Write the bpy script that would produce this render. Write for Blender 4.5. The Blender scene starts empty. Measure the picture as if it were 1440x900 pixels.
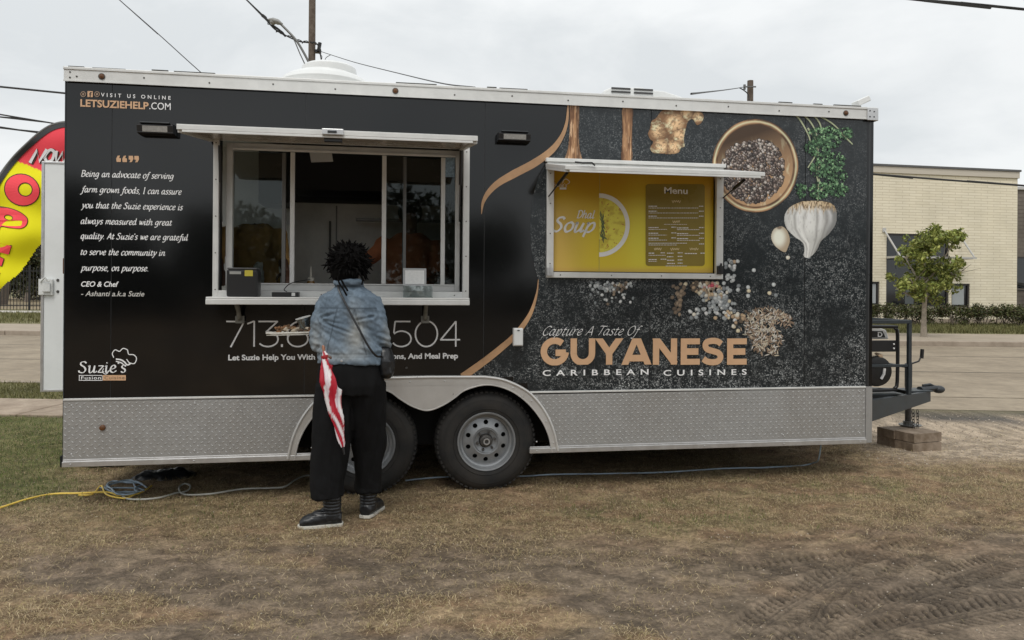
import bpy, bmesh, math, random
import numpy as np
from mathutils import Vector, Matrix, noise
from mathutils.geometry import tessellate_polygon
random.seed(7); rng = np.random.default_rng(7)
SC = bpy.context.scene; COL = SC.collection
R = math.radians
# ------------------------------------------------------------------ camera
FPX = 1080.0; CX, CY = 720.0, 405.0; ROLL = 0.007
CAM = Vector((2.011, -5.351, 1.445)); PSI = math.atan2(0.167, 0.986)
FW = Vector((math.sin(PSI), math.cos(PSI), 0)); RT = Vector((math.cos(PSI), -math.sin(PSI), 0)); UP = Vector((0, 0, 1))
cam = bpy.data.cameras.new('camera'); camo = bpy.data.objects.new('camera', cam); COL.objects.link(camo)
cr = RT * math.cos(ROLL) + UP * math.sin(ROLL); cu = -RT * math.sin(ROLL) + UP * math.cos(ROLL)
mw = Matrix((cr, cu, -FW)).transposed().to_4x4(); mw.translation = CAM; camo.matrix_world = mw
cam.sensor_width = 36; cam.lens = FPX / 1440 * 36; cam.shift_y = -45 / 1440; cam.clip_end = 3000; cam.clip_start = 0.05
SC.camera = camo
# ------------------------------------------------------------------ world, sun, exposure
SC.view_settings.view_transform = 'Standard'; SC.view_settings.look = 'None'; SC.view_settings.gamma = 1
SC.view_settings.exposure = 0.0
SUN_EL, SUN_AZ = R(58), R(200)
w = bpy.data.worlds.new('World'); SC.world = w; w.use_nodes = True; nt = w.node_tree
bg = nt.nodes['Background']; bg.inputs['Strength'].default_value = 0.12
sky = nt.nodes.new('ShaderNodeTexSky'); sky.sky_type = 'NISHITA'; sky.sun_disc = False
sky.sun_elevation = SUN_EL; sky.sun_rotation = SUN_AZ
tc = nt.nodes.new('ShaderNodeTexCoord')
mp = nt.nodes.new('ShaderNodeMapping'); mp.inputs['Scale'].default_value = (1, 1, 2.2); mp.inputs['Location'].default_value = (.4, 0, .2)
nz = nt.nodes.new('ShaderNodeTexNoise'); nz.inputs['Scale'].default_value = 3.1; nz.inputs['Detail'].default_value = 7; nz.inputs['Roughness'].default_value = .55; nz.inputs['Distortion'].default_value = .3
rp = nt.nodes.new('ShaderNodeValToRGB')
rp.color_ramp.elements[0].position = .38; rp.color_ramp.elements[0].color = (6.35, 6.6, 6.7, 1)
rp.color_ramp.elements[1].position = .60; rp.color_ramp.elements[1].color = (7.8, 7.95, 7.95, 1)
sep = nt.nodes.new('ShaderNodeSeparateXYZ')
zr = nt.nodes.new('ShaderNodeMapRange'); zr.inputs['From Min'].default_value = 0.25; zr.inputs['From Max'].default_value = 1; zr.inputs['To Min'].default_value = 1.0; zr.inputs['To Max'].default_value = 1.35
mul = nt.nodes.new('ShaderNodeVectorMath'); mul.operation = 'SCALE'
mx = nt.nodes.new('ShaderNodeMixRGB'); mx.inputs['Fac'].default_value = .94
L = nt.links.new
L(tc.outputs['Generated'], mp.inputs['Vector']); L(mp.outputs[0], nz.inputs['Vector']); L(nz.outputs['Fac'], rp.inputs['Fac'])
L(tc.outputs['Generated'], sep.inputs[0]); L(sep.outputs['Z'], zr.inputs['Value'])
L(rp.outputs[0], mul.inputs[0]); L(zr.outputs[0], mul.inputs['Scale'])
L(sky.outputs[0], mx.inputs['Color1']); L(mul.outputs[0], mx.inputs['Color2']); L(mx.outputs[0], bg.inputs['Color'])
sl = bpy.data.lights.new('sun', 'SUN'); sl.energy = 1.35; sl.angle = R(25); sl.color = (1, .96, .9)
slo = bpy.data.objects.new('sun', sl); COL.objects.link(slo)
sd = Vector((math.sin(SUN_AZ) * math.cos(SUN_EL), math.cos(SUN_AZ) * math.cos(SUN_EL), math.sin(SUN_EL)))
slo.rotation_euler = sd.to_track_quat('Z', 'Y').to_euler(); slo.location = (0, -5, 12)
# ------------------------------------------------------------------ geometry of the view: photo pixel -> place
def dero(u, v): return (u - CX) + (v - CY) * ROLL, (v - CY) - (u - CX) * ROLL
def ray(u, v):
    a, b = dero(u, v); return FW + RT * (a / FPX) - UP * (b / FPX)
def P(u, v, y=0.0):
    d = ray(u, v); t = (y - CAM.y) / d.y; return CAM + d * t
def D(u, v, Z): return CAM + ray(u, v) * Z
def G(u, v, z=0.0):
    d = ray(u, v); return CAM + d * ((z - CAM.z) / d.z)
def W(a, Z, z=0.0): return CAM + RT * a + FW * Z + UP * (z - CAM.z)
def proj(x, y, z):
    dx, dy, dz = x - CAM.x, y - CAM.y, z - CAM.z
    f = dx * FW.x + dy * FW.y; a = (dx * RT.x + dy * RT.y) / f * FPX; b = -dz / f * FPX
    return CX + a - b * ROLL, CY + b + a * ROLL
def wx(u, y=0.0, v=400): return P(u, v, y).x
def wz(v, u=700, y=0.0): return P(u, v, y).z
# ------------------------------------------------------------------ colours, materials
def S(r, g, b): return tuple(((c / 255) / 12.92 if c <= 10 else ((c / 255 + .055) / 1.055) ** 2.4) for c in (r, g, b))
def SP(r, g, b, k=.62, sat=.80):
    c = S(r, g, b); l = .21 * c[0] + .72 * c[1] + .07 * c[2]; return tuple(min(.86, max(0, (l + (x - l) * sat) / k)) for x in c)
MATS = {}
def mat(name, col=(.5, .5, .5), rough=.5, metal=0.0, var=0.0, vs=6.0, bump=0.0, bs=60.0, attr=None, spec=.5, col2=None, dist=.004, coat=0):
    if name in MATS: return MATS[name]
    m = bpy.data.materials.new(name); m.use_nodes = True; n = m.node_tree; b = n.nodes['Principled BSDF']
    b.inputs['Roughness'].default_value = rough; b.inputs['Metallic'].default_value = metal; b.inputs['Base Color'].default_value = (*col, 1)
    b.inputs['Specular IOR Level'].default_value = spec; b.inputs['Coat Weight'].default_value = coat
    tcn = n.nodes.new('ShaderNodeTexCoord'); src = None
    if attr:
        at = n.nodes.new('ShaderNodeAttribute'); at.attribute_name = attr; src = at.outputs['Color']; n.links.new(src, b.inputs['Base Color'])
    if var or col2:
        no = n.nodes.new('ShaderNodeTexNoise'); no.inputs['Scale'].default_value = vs; no.inputs['Detail'].default_value = 8; no.inputs['Roughness'].default_value = .65
        n.links.new(tcn.outputs['Object'], no.inputs['Vector'])
        if col2:
            ra = n.nodes.new('ShaderNodeValToRGB'); ra.color_ramp.elements[0].position = .38; ra.color_ramp.elements[1].position = .62
            ra.color_ramp.elements[0].color = (*col, 1); ra.color_ramp.elements[1].color = (*col2, 1)
            n.links.new(no.outputs['Fac'], ra.inputs['Fac']); n.links.new(ra.outputs[0], b.inputs['Base Color'])
            if var:
                nf = n.nodes.new('ShaderNodeTexNoise'); nf.inputs['Scale'].default_value = vs * 9; nf.inputs['Detail'].default_value = 7; nf.inputs['Roughness'].default_value = .75; n.links.new(tcn.outputs['Object'], nf.inputs['Vector'])
                mf = n.nodes.new('ShaderNodeMapRange'); mf.inputs['From Min'].default_value = .3; mf.inputs['From Max'].default_value = .7; mf.inputs['To Min'].default_value = 1 - var; mf.inputs['To Max'].default_value = 1 + var; n.links.new(nf.outputs['Fac'], mf.inputs['Value'])
                vf = n.nodes.new('ShaderNodeVectorMath'); vf.operation = 'SCALE'; n.links.new(ra.outputs[0], vf.inputs[0]); n.links.new(mf.outputs[0], vf.inputs['Scale']); n.links.new(vf.outputs[0], b.inputs['Base Color'])
        else:
            mr = n.nodes.new('ShaderNodeMapRange'); mr.inputs['From Min'].default_value = .3; mr.inputs['From Max'].default_value = .7
            mr.inputs['To Min'].default_value = 1 - var; mr.inputs['To Max'].default_value = 1 + var
            vm = n.nodes.new('ShaderNodeVectorMath'); vm.operation = 'SCALE'
            if src: n.links.new(src, vm.inputs[0])
            else: vm.inputs[0].default_value = col
            n.links.new(no.outputs['Fac'], mr.inputs['Value']); n.links.new(mr.outputs[0], vm.inputs['Scale']); n.links.new(vm.outputs[0], b.inputs['Base Color'])
            rr = n.nodes.new('ShaderNodeMapRange'); rr.inputs['To Min'].default_value = max(0, rough - .12); rr.inputs['To Max'].default_value = min(1, rough + .12)
            n.links.new(no.outputs['Fac'], rr.inputs['Value']); n.links.new(rr.outputs[0], b.inputs['Roughness'])
    if bump:
        n2 = n.nodes.new('ShaderNodeTexNoise'); n2.inputs['Scale'].default_value = bs; n2.inputs['Detail'].default_value = 6
        n.links.new(tcn.outputs['Object'], n2.inputs['Vector'])
        bp = n.nodes.new('ShaderNodeBump'); bp.inputs['Strength'].default_value = bump; bp.inputs['Distance'].default_value = dist
        n.links.new(n2.outputs['Fac'], bp.inputs['Height']); n.links.new(bp.outputs[0], b.inputs['Normal'])
    MATS[name] = m; return m
def glassmat(name, tint, gl=.08):
    m = bpy.data.materials.new(name); m.use_nodes = True; n = m.node_tree; n.nodes.clear()
    o = n.nodes.new('ShaderNodeOutputMaterial'); t = n.nodes.new('ShaderNodeBsdfTransparent'); t.inputs[0].default_value = (*tint, 1)
    g = n.nodes.new('ShaderNodeBsdfGlossy'); g.inputs['Roughness'].default_value = .02; g.inputs['Color'].default_value = (.9, .95, .95, 1)
    f = n.nodes.new('ShaderNodeFresnel'); f.inputs['IOR'].default_value = 1.5
    ad = n.nodes.new('ShaderNodeMath'); ad.operation = 'MULTIPLY_ADD'; ad.inputs[1].default_value = 1.6; ad.inputs[2].default_value = gl - .06
    mxs = n.nodes.new('ShaderNodeMixShader')
    n.links.new(f.outputs[0], ad.inputs[0]); n.links.new(ad.outputs[0], mxs.inputs[0]); n.links.new(t.outputs[0], mxs.inputs[1]); n.links.new(g.outputs[0], mxs.inputs[2]); n.links.new(mxs.outputs[0], o.inputs[0])
    return m
# ------------------------------------------------------------------ mesh builder
class B:
    def __init__(s): s.v = []; s.f = []; s.c = []
    def add(s, vs, fs, col=None):
        o = len(s.v); s.v += [tuple(p) for p in vs]; s.f += [tuple(i + o for i in f) for f in fs]
        if col is not None: s.c += (col if isinstance(col, list) else [col] * len(vs))
        return s
    def box(s, x0, x1, y0, y1, z0, z1, M=None, col=None):
        vs = [Vector((x, y, z)) for x in (x0, x1) for y in (y0, y1) for z in (z0, z1)]
        if M: vs = [M @ p for p in vs]
        return s.add(vs, [(0, 1, 3, 2), (4, 6, 7, 5), (0, 4, 5, 1), (2, 3, 7, 6), (0, 2, 6, 4), (1, 5, 7, 3)], col)
    def bar(s, p, q, w, h, up=(0, 0, 1)):
        p = Vector(p); q = Vector(q); d = (q - p).normalized(); upv = Vector(up)
        if abs(d.dot(upv)) > .98: upv = Vector((0, 1, 0))
        sx = d.cross(upv).normalized() * w / 2; sz = sx.cross(d).normalized() * h / 2
        vs = [e + a * sx + b * sz for e in (p, q) for a in (-1, 1) for b in (-1, 1)]
        return s.add(vs, [(0, 1, 3, 2), (4, 6, 7, 5), (0, 4, 5, 1), (2, 3, 7, 6), (0, 2, 6, 4), (1, 5, 7, 3)])
    def tube(s, pts, r, n=8, caps=True, flat=1.0, col=None, ph=0.0):
        pts = [Vector(p) for p in pts]; m = len(pts)
        rs = r if isinstance(r, (list, tuple)) else [r] * m
        t0 = (pts[1] - pts[0]).normalized(); a = Vector((0, 0, 1)) if abs(t0.z) < .9 else Vector((1, 0, 0))
        nrm = (a - t0 * a.dot(t0)).normalized(); vs = []
        for i, p in enumerate(pts):
            t = (pts[min(i + 1, m - 1)] - pts[max(i - 1, 0)]).normalized()
            nrm = nrm - t * nrm.dot(t)
            nrm = nrm.normalized() if nrm.length > 1e-6 else t.orthogonal().normalized()
            bn = t.cross(nrm)
            for k in range(n):
                an = 2 * math.pi * k / n + ph; vs.append(p + nrm * math.cos(an) * rs[i] * flat + bn * math.sin(an) * rs[i])
        fs = [(i * n + k, i * n + (k + 1) % n, (i + 1) * n + (k + 1) % n, (i + 1) * n + k) for i in range(m - 1) for k in range(n)]
        if caps: fs += [tuple(range(n - 1, -1, -1)), tuple((m - 1) * n + k for k in range(n))]
        return s.add(vs, fs, col)
    def lathe(s, prof, o=(0, 0, 0), ax=(0, 0, 1), n=32, caps=True, col=None):
        o = Vector(o); ax = Vector(ax).normalized(); e = ax.orthogonal().normalized(); g = ax.cross(e); vs = []
        for r, h in prof:
            for k in range(n):
                a = 2 * math.pi * k / n; vs.append(o + ax * h + (e * math.cos(a) + g * math.sin(a)) * r)
        m = len(prof)
        fs = [(i * n + k, i * n + (k + 1) % n, (i + 1) * n + (k + 1) % n, (i + 1) * n + k) for i in range(m - 1) for k in range(n)]
        if caps: fs += [tuple(range(n - 1, -1, -1)), tuple((m - 1) * n + k for k in range(n))]
        return s.add(vs, fs, col)
    def loft(s, rings, n=24, caps=True, pw=2.0):
        vs = []
        for (cx, cy, cz, rx, ry, *ex) in rings:
            dz = ex[0] if ex else 0; dzy = ex[1] if len(ex) > 1 else 0
            for k in range(n):
                a = 2 * math.pi * k / n; ca, sa = math.cos(a), math.sin(a)
                x = math.copysign(abs(ca) ** (2 / pw), ca) * rx; y = math.copysign(abs(sa) ** (2 / pw), sa) * ry
                vs.append((cx + x, cy + y, cz + dz * x / max(rx, 1e-6) + dzy * y / max(ry, 1e-6)))
        m = len(rings)
        fs = [(i * n + k, i * n + (k + 1) % n, (i + 1) * n + (k + 1) % n, (i + 1) * n + k) for i in range(m - 1) for k in range(n)]
        if caps: fs += [tuple(range(n - 1, -1, -1)), tuple((m - 1) * n + k for k in range(n))]
        return s.add(vs, fs)
    def poly(s, loops, fn, th=None, col=None):
        """loops of 2-D points (first the outline, then holes); fn(a,b,t) -> 3-D; th=(t0,t1) gives thickness"""
        flat = [p for l in loops for p in l]
        tri = tessellate_polygon([[Vector((a, b, 0)) for a, b in l] for l in loops])
        if th is None: return s.add([fn(a, b, 0) for a, b in flat], [tuple(t) for t in tri], col)
        n = len(flat); vs = [fn(a, b, th[0]) for a, b in flat] + [fn(a, b, th[1]) for a, b in flat]
        fs = [tuple(t) for t in tri] + [tuple(i + n for i in reversed(t)) for t in tri]; o = 0
        for l in loops:
            k = len(l); fs += [(o + i, o + (i + 1) % k, o + (i + 1) % k + n, o + i + n) for i in range(k)]; o += k
        return s.add(vs, fs, col)
    def ball(s, c, r, n=12, sx=1, sy=1, sz=1, col=None):
        c = Vector(c); vs = []; m = max(4, n // 2)
        for i in range(1, m):
            a = math.pi * i / m
            for k in range(n):
                b = 2 * math.pi * k / n; vs.append(c + Vector((math.sin(a) * math.cos(b) * r * sx, math.sin(a) * math.sin(b) * r * sy, math.cos(a) * r * sz)))
        fs = [(i * n + k, (i + 1) * n + k, (i + 1) * n + (k + 1) % n, i * n + (k + 1) % n) for i in range(m - 2) for k in range(n)]
        t = len(vs); vs += [c + Vector((0, 0, r * sz)), c - Vector((0, 0, r * sz))]
        fs += [(t, k, (k + 1) % n) for k in range(n)] + [(t + 1, (m - 2) * n + (k + 1) % n, (m - 2) * n + k) for k in range(n)]
        return s.add(vs, fs, col)
    def build(s, name, m, parent=None, smooth=False, bevel=0, label=None, cat=None, group=None, kind=None, seg=2, fixn=True):
        me = bpy.data.meshes.new(name); me.from_pydata(s.v, [], s.f)
        if fixn:
            bm = bmesh.new(); bm.from_mesh(me); bmesh.ops.recalc_face_normals(bm, faces=bm.faces); bm.to_mesh(me); bm.free()
        if s.c and len(s.c) == len(me.vertices):
            at = me.color_attributes.new('col', 'FLOAT_COLOR', 'POINT'); a = np.ones((len(s.c), 4), np.float32); a[:, :3] = np.array(s.c, np.float32); at.data.foreach_set('color', a.ravel())
        me.materials.append(m)
        if smooth:
            me.polygons.foreach_set('use_smooth', [True] * len(me.polygons))
            if smooth != 'all':
                try: me.set_sharp_from_angle(angle=R(40))
                except Exception: pass
        return link(name, me, parent, bevel, label, cat, group, kind, seg)
ROOTLOC = {}
def link(name, me, parent=None, bevel=0, label=None, cat=None, group=None, kind=None, seg=2):
    o = bpy.data.objects.new(name, me); COL.objects.link(o)
    if parent: setpar(o, parent)
    if bevel:
        b = o.modifiers.new('bevel', 'BEVEL'); b.width = bevel; b.segments = seg; b.limit_method = 'ANGLE'; b.angle_limit = R(35); b.harden_normals = False
    tag(o, label, cat, group, kind); return o
def setpar(o, parent):
    o.parent = parent; l = Vector((0, 0, 0)); q = parent
    while q is not None and q.type == 'EMPTY': l += ROOTLOC.get(q.name, Vector((0, 0, 0))); q = q.parent
    o.matrix_parent_inverse = Matrix.Translation(-l) if parent.type == 'EMPTY' else Matrix.Identity(4)
def tag(o, label=None, cat=None, group=None, kind=None):
    for k, v in (('label', label), ('category', cat), ('group', group), ('kind', kind)):
        if v: o[k] = v
def thing(name, label, cat, loc=(0, 0, 0), group=None):
    o = bpy.data.objects.new(name, None); COL.objects.link(o); o.location = loc; o.empty_display_size = .1
    ROOTLOC[o.name] = Vector(loc); tag(o, label, cat, group); return o
def copy_tree(o, parent=None):
    c = o.copy(); COL.objects.link(c)
    if parent: c.parent = parent
    for ch in list(o.children): copy_tree(ch, c)
    return c
def npmesh(name, V, F, m, parent=None, cols=None, smooth=False, **kw):
    """fast mesh from numpy: V (n,3), F (k,3|4)"""
    me = bpy.data.meshes.new(name); n, k = F.shape
    me.vertices.add(len(V)); me.vertices.foreach_set('co', np.asarray(V, np.float32).ravel())
    me.loops.add(n * k); me.loops.foreach_set('vertex_index', F.astype(np.int32).ravel())
    me.polygons.add(n); me.polygons.foreach_set('loop_start', (np.arange(n) * k).astype(np.int32))
    if smooth: me.polygons.foreach_set('use_smooth', np.ones(n, bool))
    me.update(calc_edges=True); me.validate()
    if cols is not None:
        at = me.color_attributes.new('col', 'FLOAT_COLOR', 'POINT'); a = np.ones((len(V), 4), np.float32); a[:, :3] = cols; at.data.foreach_set('color', a.ravel())
    me.materials.append(m); return link(name, me, parent, **kw)
# value noise in numpy
_H = np.random.default_rng(3).random(65536)
def vn(x, y, seed=0):
    x = np.asarray(x, float); y = np.asarray(y, float); xi = np.floor(x).astype(int); yi = np.floor(y).astype(int); fx = x - xi; fy = y - yi
    fx = fx * fx * (3 - 2 * fx); fy = fy * fy * (3 - 2 * fy)
    h = lambda a, b: _H[((a * 7919 + b * 104729 + seed * 1013) ^ (a * b * 31)) & 65535]
    return (h(xi, yi) * (1 - fx) + h(xi + 1, yi) * fx) * (1 - fy) + (h(xi, yi + 1) * (1 - fx) + h(xi + 1, yi + 1) * fx) * fy
def fbm(x, y, o=4, seed=0):
    s = 0; a = .5; t = 0
    for i in range(o): s = s + a * vn(x * 2 ** i, y * 2 ** i, seed + i); t += a; a *= .5
    return s / t
def sst(a, b, x): t = np.clip((x - a) / (b - a), 0, 1); return t * t * (3 - 2 * t)
def catmull(pts, k=6, closed=False):
    if len(pts) < 3: return [Vector(p) for p in pts]
    P_ = [Vector(p) for p in pts]; out = []; n = len(P_)
    for i in range(n - 1):
        a = P_[i - 1] if i > 0 else (P_[-2] if closed else P_[0] * 2 - P_[1]); b, c = P_[i], P_[i + 1]
        d = P_[i + 2] if i + 2 < n else (P_[1] if closed else P_[-1] * 2 - P_[-2])
        for j in range(k):
            t = j / k; out.append(.5 * ((2 * b) + (c - a) * t + (2 * a - 5 * b + 4 * c - d) * t * t + (3 * b - a - 3 * c + d) * t ** 3))
    out.append(P_[-1]); return out
# ------------------------------------------------------------------ materials
m_black = mat('gloss_black_panel', (.0035, .0038, .0042), .09, var=.0, vs=2.5, bump=.04, bs=2.2, dist=.01, spec=.55)
m_alu = mat('painted_aluminium', (.68, .68, .66), .42, .15, var=.08, vs=9)
m_alu2 = mat('raw_aluminium', (.6, .6, .6), .33, .75, var=.12, vs=14)
m_plate = mat('tread_plate', (.41, .41, .405), .44, .5, col2=(.37, .36, .345), vs=1.6, var=.10)
m_white = mat('white_enamel', (.72, .73, .72), .35, var=.06, vs=5)
m_dark = mat('dark_steel', (.03, .034, .038), .5, .2, var=.3, vs=12)
m_rubber = mat('rubber', (.009, .009, .009), .75, col2=(.024, .021, .018), vs=7, bump=.3, bs=90, dist=.002)
m_rim = mat('silver_rim', (.27, .28, .29), .40, .5, var=.12, vs=20)
m_hub = mat('greasy_hub', (.09, .085, .08), .5, .5, var=.4, vs=60)
m_under = mat('underbody', (.006, .006, .006), .9)
m_int = mat('interior_dark', (.05, .05, .05), .7)
m_plastic = mat('black_plastic', (.014, .014, .015), .38)
m_print = mat('print_ink', attr='col', rough=.35, spec=.4)
m_wtxt = mat('white_lettering', SP(205, 205, 203), .35)
m_gtxt = mat('tan_lettering', SP(176, 136, 96), .35, var=.05, vs=30)
m_amber = mat('amber_lens', (.12, .05, .018), .2)
m_glass = glassmat('window_glass', (.60, .63, .62), .03)
m_clear = glassmat('clear_plastic', (.9, .92, .92), .08)
# ================================================================== FOOD TRAILER
TL = P(1227, 400).x; TW = 2.4; ZB = .281; ZS = .70; ZT = 2.83; ZR = 2.755
T = thing('food_trailer', 'long black food trailer with printed food pictures, serving window and aluminium skirt, parked on dirt', 'food trailer', (TL / 2, TW / 2, 0))
m_wrap = bpy.data.materials.new('speckled_wrap'); m_wrap.use_nodes = True
def _wrap():
    n = m_wrap.node_tree; N = n.nodes.new; b = n.nodes['Principled BSDF']; K = n.links.new
    b.inputs['Roughness'].default_value = .2
    t = N('ShaderNodeTexCoord'); s = N('ShaderNodeSeparateXYZ'); K(t.outputs['Object'], s.inputs[0])
    def nz(sc, det, ro=.6, ds=0):
        x = N('ShaderNodeTexNoise'); x.inputs['Scale'].default_value = sc; x.inputs['Detail'].default_value = det; x.inputs['Roughness'].default_value = ro; x.inputs['Distortion'].default_value = ds
        K(t.outputs['Object'], x.inputs['Vector']); return x.outputs['Fac']
    def mth(op, a, b_=None, c=None, cl=False):
        x = N('ShaderNodeMath'); x.operation = op; x.use_clamp = cl
        for i, q in enumerate((a, b_, c)):
            if q is None: continue
            if isinstance(q, (int, float)): x.inputs[i].default_value = q
            else: K(q, x.inputs[i])
        return x.outputs[0]
    def mr(v, a, b_, c, d):
        x = N('ShaderNodeMapRange'); x.inputs[1].default_value = a; x.inputs[2].default_value = b_; x.inputs[3].default_value = c; x.inputs[4].default_value = d; K(v, x.inputs[0]); return x.outputs[0]
    low = nz(2.2, 4, .6); mid = nz(9, 4, .7)
    fine = nz(38, 3, .6, 1.6); ridge = mr(mth('ABSOLUTE', mth('SUBTRACT', fine, .5)), 0, .038, 1, 0)
    brk = mr(nz(27, 2), .46, .58, 0, 1)
    sp2 = mr(nz(85, 2, .5), .58, .66, 0, 1)
    zden = mr(s.outputs['Z'], .7, 2.4, 1.2, .30)
    den = mth('MULTIPLY', mr(mth('ADD', mth('MULTIPLY', low, .6), mth('MULTIPLY', mid, .4)), .43, .60, .06, 1), zden)
    k = mth('MULTIPLY', mth('MAXIMUM', mth('MULTIPLY', ridge, brk), mth('MULTIPLY', sp2, .8)), den, cl=True)
    c1 = N('ShaderNodeMixRGB'); c1.inputs[1].default_value = (.005, .0065, .0075, 1); c1.inputs[2].default_value = (.026, .033, .037, 1); K(mid, c1.inputs[0])
    c2 = N('ShaderNodeMixRGB'); c2.inputs[2].default_value = (.52, .54, .54, 1); K(k, c2.inputs[0]); K(c1.outputs[0], c2.inputs[1])
    K(c2.outputs[0], b.inputs['Base Color'])
_wrap()
# --- openings
SX0, SX1 = P(306, 300).x, P(652, 300).x; SZ0, SZ1 = wz(411, 480), wz(197, 480)
MX0, MX1 = P(776, 310).x, P(1010, 310).x; MZ0, MZ1 = wz(384, 890), wz(236, 890)
WXL, WXR = P(513, 624).x, P(685, 624).x; WZc, WRad = .358, .360
WM = (WXL + WXR) / 2
AX0, AX1 = WXL - .46, WXR + .46      # wheel-well extent
s680 = P(680, 470).x; SEAM = sorted([s680 + 1.22 * k for k in range(-3, 4) if .1 < s680 + 1.22 * k < TL - .1])
seamp = [0.0] + SEAM + [TL]
def cells(x0, x1, z0, z1, holes):
    xs = sorted({x0, x1, *[h for H in holes for h in H[:2] if x0 < h < x1]}); zs = sorted({z0, z1, *[h for H in holes for h in H[2:] if z0 < h < z1]})
    out = []
    for a, b in zip(xs, xs[1:]):
        for c, d in zip(zs, zs[1:]):
            mx_, mz_ = (a + b) / 2, (c + d) / 2
            if not any(H[0] < mx_ < H[1] and H[2] < mz_ < H[3] for H in holes): out.append((a, b, c, d))
    return out
hx1 = P(736, 556).x - WM; hx2 = P(716, 540).x - WM
HOLES = [(SX0, SX1, SZ0, SZ1), (MX0, MX1, MZ0, MZ1), (WM - hx1, WM + hx1, 0, .74), (WM - hx2, WM + hx2, 0, .785)]
for a, b in zip(seamp, seamp[1:]):
    q = B()
    for (x0, x1, z0, z1) in cells(a, b, ZS - .02, ZR, HOLES):
        e0 = .002 if x0 == a and a > 0 else 0; e1 = .002 if x1 == b and b < TL else 0
        q.add([(x0 + e0, 0, z0), (x1 - e1, 0, z0), (x1 - e1, 0, z1), (x0 + e0, 0, z1)], [(0, 1, 2, 3)])
        q.add([(x0 + e0, .02, z0), (x1 - e1, .02, z0), (x1 - e1, .02, z1), (x0 + e0, .02, z1)], [(0, 3, 2, 1)])
    q.build('side_panel', m_black, T, fixn=False)
# dark backing strips show in the joints
q = B()
for x in SEAM:
    for (x0, x1, z0, z1) in cells(x - .01, x + .01, ZS, ZR, HOLES): q.box(x0, x1, .004, .016, z0, z1)
q.build('panel_joint', mat('joint_grey', (.05, .052, .054), .5), T, kind='stuff')
# --- speckled printed wrap in front part
bc = [(140, 806), (165, 801), (190, 796), (215, 783), (235, 765), (250, 757), (280, 748), (320, 745), (360, 748), (395, 757), (425, 751), (452, 739), (480, 716), (502, 690), (528, 655), (560, 610)]
bpts = []
for v, u in bc:
    p = P(u, v); bpts.append((p.z, p.x))
bpts.sort(); bz = np.array([p[0] for p in bpts]); bx = np.array([p[1] for p in bpts])
zl = np.linspace(ZS + .002, ZR, 90); q = B()
segs = [x for x in seamp]
for z0, z1 in zip(zl, zl[1:]):
    zm = (z0 + z1) / 2
    for a, b in zip(segs, segs[1:]):
        a_, b_ = a + .003, b - .003
        if b == TL: b_ = TL - .045
        l0, l1 = np.interp(z0, bz, bx), np.interp(z1, bz, bx)
        if MZ0 - .03 < zm < MZ1 + .02: parts = [(a_, min(b_, MX0 - .01)), (max(a_, MX1 + .01), b_)]
        else: parts = [(a_, b_)]
        for c, d in parts:
            if zm < .81: 
                c = max(c, WM + hx2 + .03 if zm > .76 else WM + hx1 + .03)
            c0, c1 = max(c, l0), max(c, l1)
            if d > max(c0, c1) + .001: q.add([(c0, -.002, z0), (d, -.002, z0), (d, -.002, z1), (c1, -.002, z1)], [(0, 1, 2, 3)])
q.build('speckled_wrap', m_wrap, T, fixn=False)
# --- print painters (flat artwork on the wall)
YP = [-.004]
def wallgrid(bbox, step):
    (u0, v0, u1, v1) = bbox; a = P(u0, v1); b = P(u1, v0); c = P(u0, v0); d = P(u1, v1)
    x0, x1 = min(a.x, c.x), max(b.x, d.x); z0, z1 = min(a.z, d.z), max(b.z, c.z)
    return np.arange(x0, x1, step), np.arange(z0, z1, step)
def paint(name, bbox, maskfn, colfn, step=.003, y=-.005, label=None, parent=None, m=None):
    xs, zs = wallgrid(bbox, step); X, Z = np.meshgrid(xs, zs); U, V = proj(X, y, Z)
    mk = maskfn(U, V); C_ = np.clip(colfn(U, V), 0, .88)
    ok = mk[:-1, :-1] & mk[1:, :-1] & mk[:-1, 1:] & mk[1:, 1:]
    idx = np.arange(X.size).reshape(X.shape); F = np.stack([idx[:-1, :-1][ok], idx[:-1, 1:][ok], idx[1:, 1:][ok], idx[1:, :-1][ok]], 1)
    used, inv = np.unique(F, return_inverse=True); F = inv.reshape(F.shape)
    Vt = np.stack([X.ravel()[used], np.full(len(used), y), Z.ravel()[used]], 1)
    return npmesh(name, Vt, F, m or m_print, parent or T, cols=C_.reshape(-1, 3)[used], label=label)
def fans(name, items, y=-.005, parent=None, label=None):
    """items: (outline px list, centre px, rim colour, centre colour)"""
    q = B(); q.c = []
    for i, (ol, c, cr_, cc) in enumerate(items):
        yy = y - (i % 40) * .00006; n = len(ol)
        pc = P(c[0], c[1], yy); vs = [pc] + [P(a, b, yy) for a, b in ol]
        q.add(vs, [(0, k + 1, (k + 1) % n + 1) for k in range(n)], [cc] + [cr_] * n)
    return q.build(name, m_print, parent or T, fixn=False, label=label, kind='stuff')
def seglist(pts, closed=False): return [(p.x, p.y) for p in catmull([(a, b, 0) for a, b in pts], 8, closed)]
def inpoly(U, V, poly):
    r = np.zeros(U.shape, bool); n = len(poly)
    for i in range(n):
        x0, y0 = poly[i]; x1, y1 = poly[(i + 1) % n]
        if y0 == y1: continue
        c = ((y0 > V) != (y1 > V)) & (U < (x1 - x0) * (V - y0) / (y1 - y0) + x0); r ^= c
    return r
def L3(c, k=.62): return np.array(SP(*c, k))
def LP(c, k=.50): return np.array(SP(*c, k, .96))
def mix3(a, b, t): return a * (1 - t[..., None]) + b * t[..., None]
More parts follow.
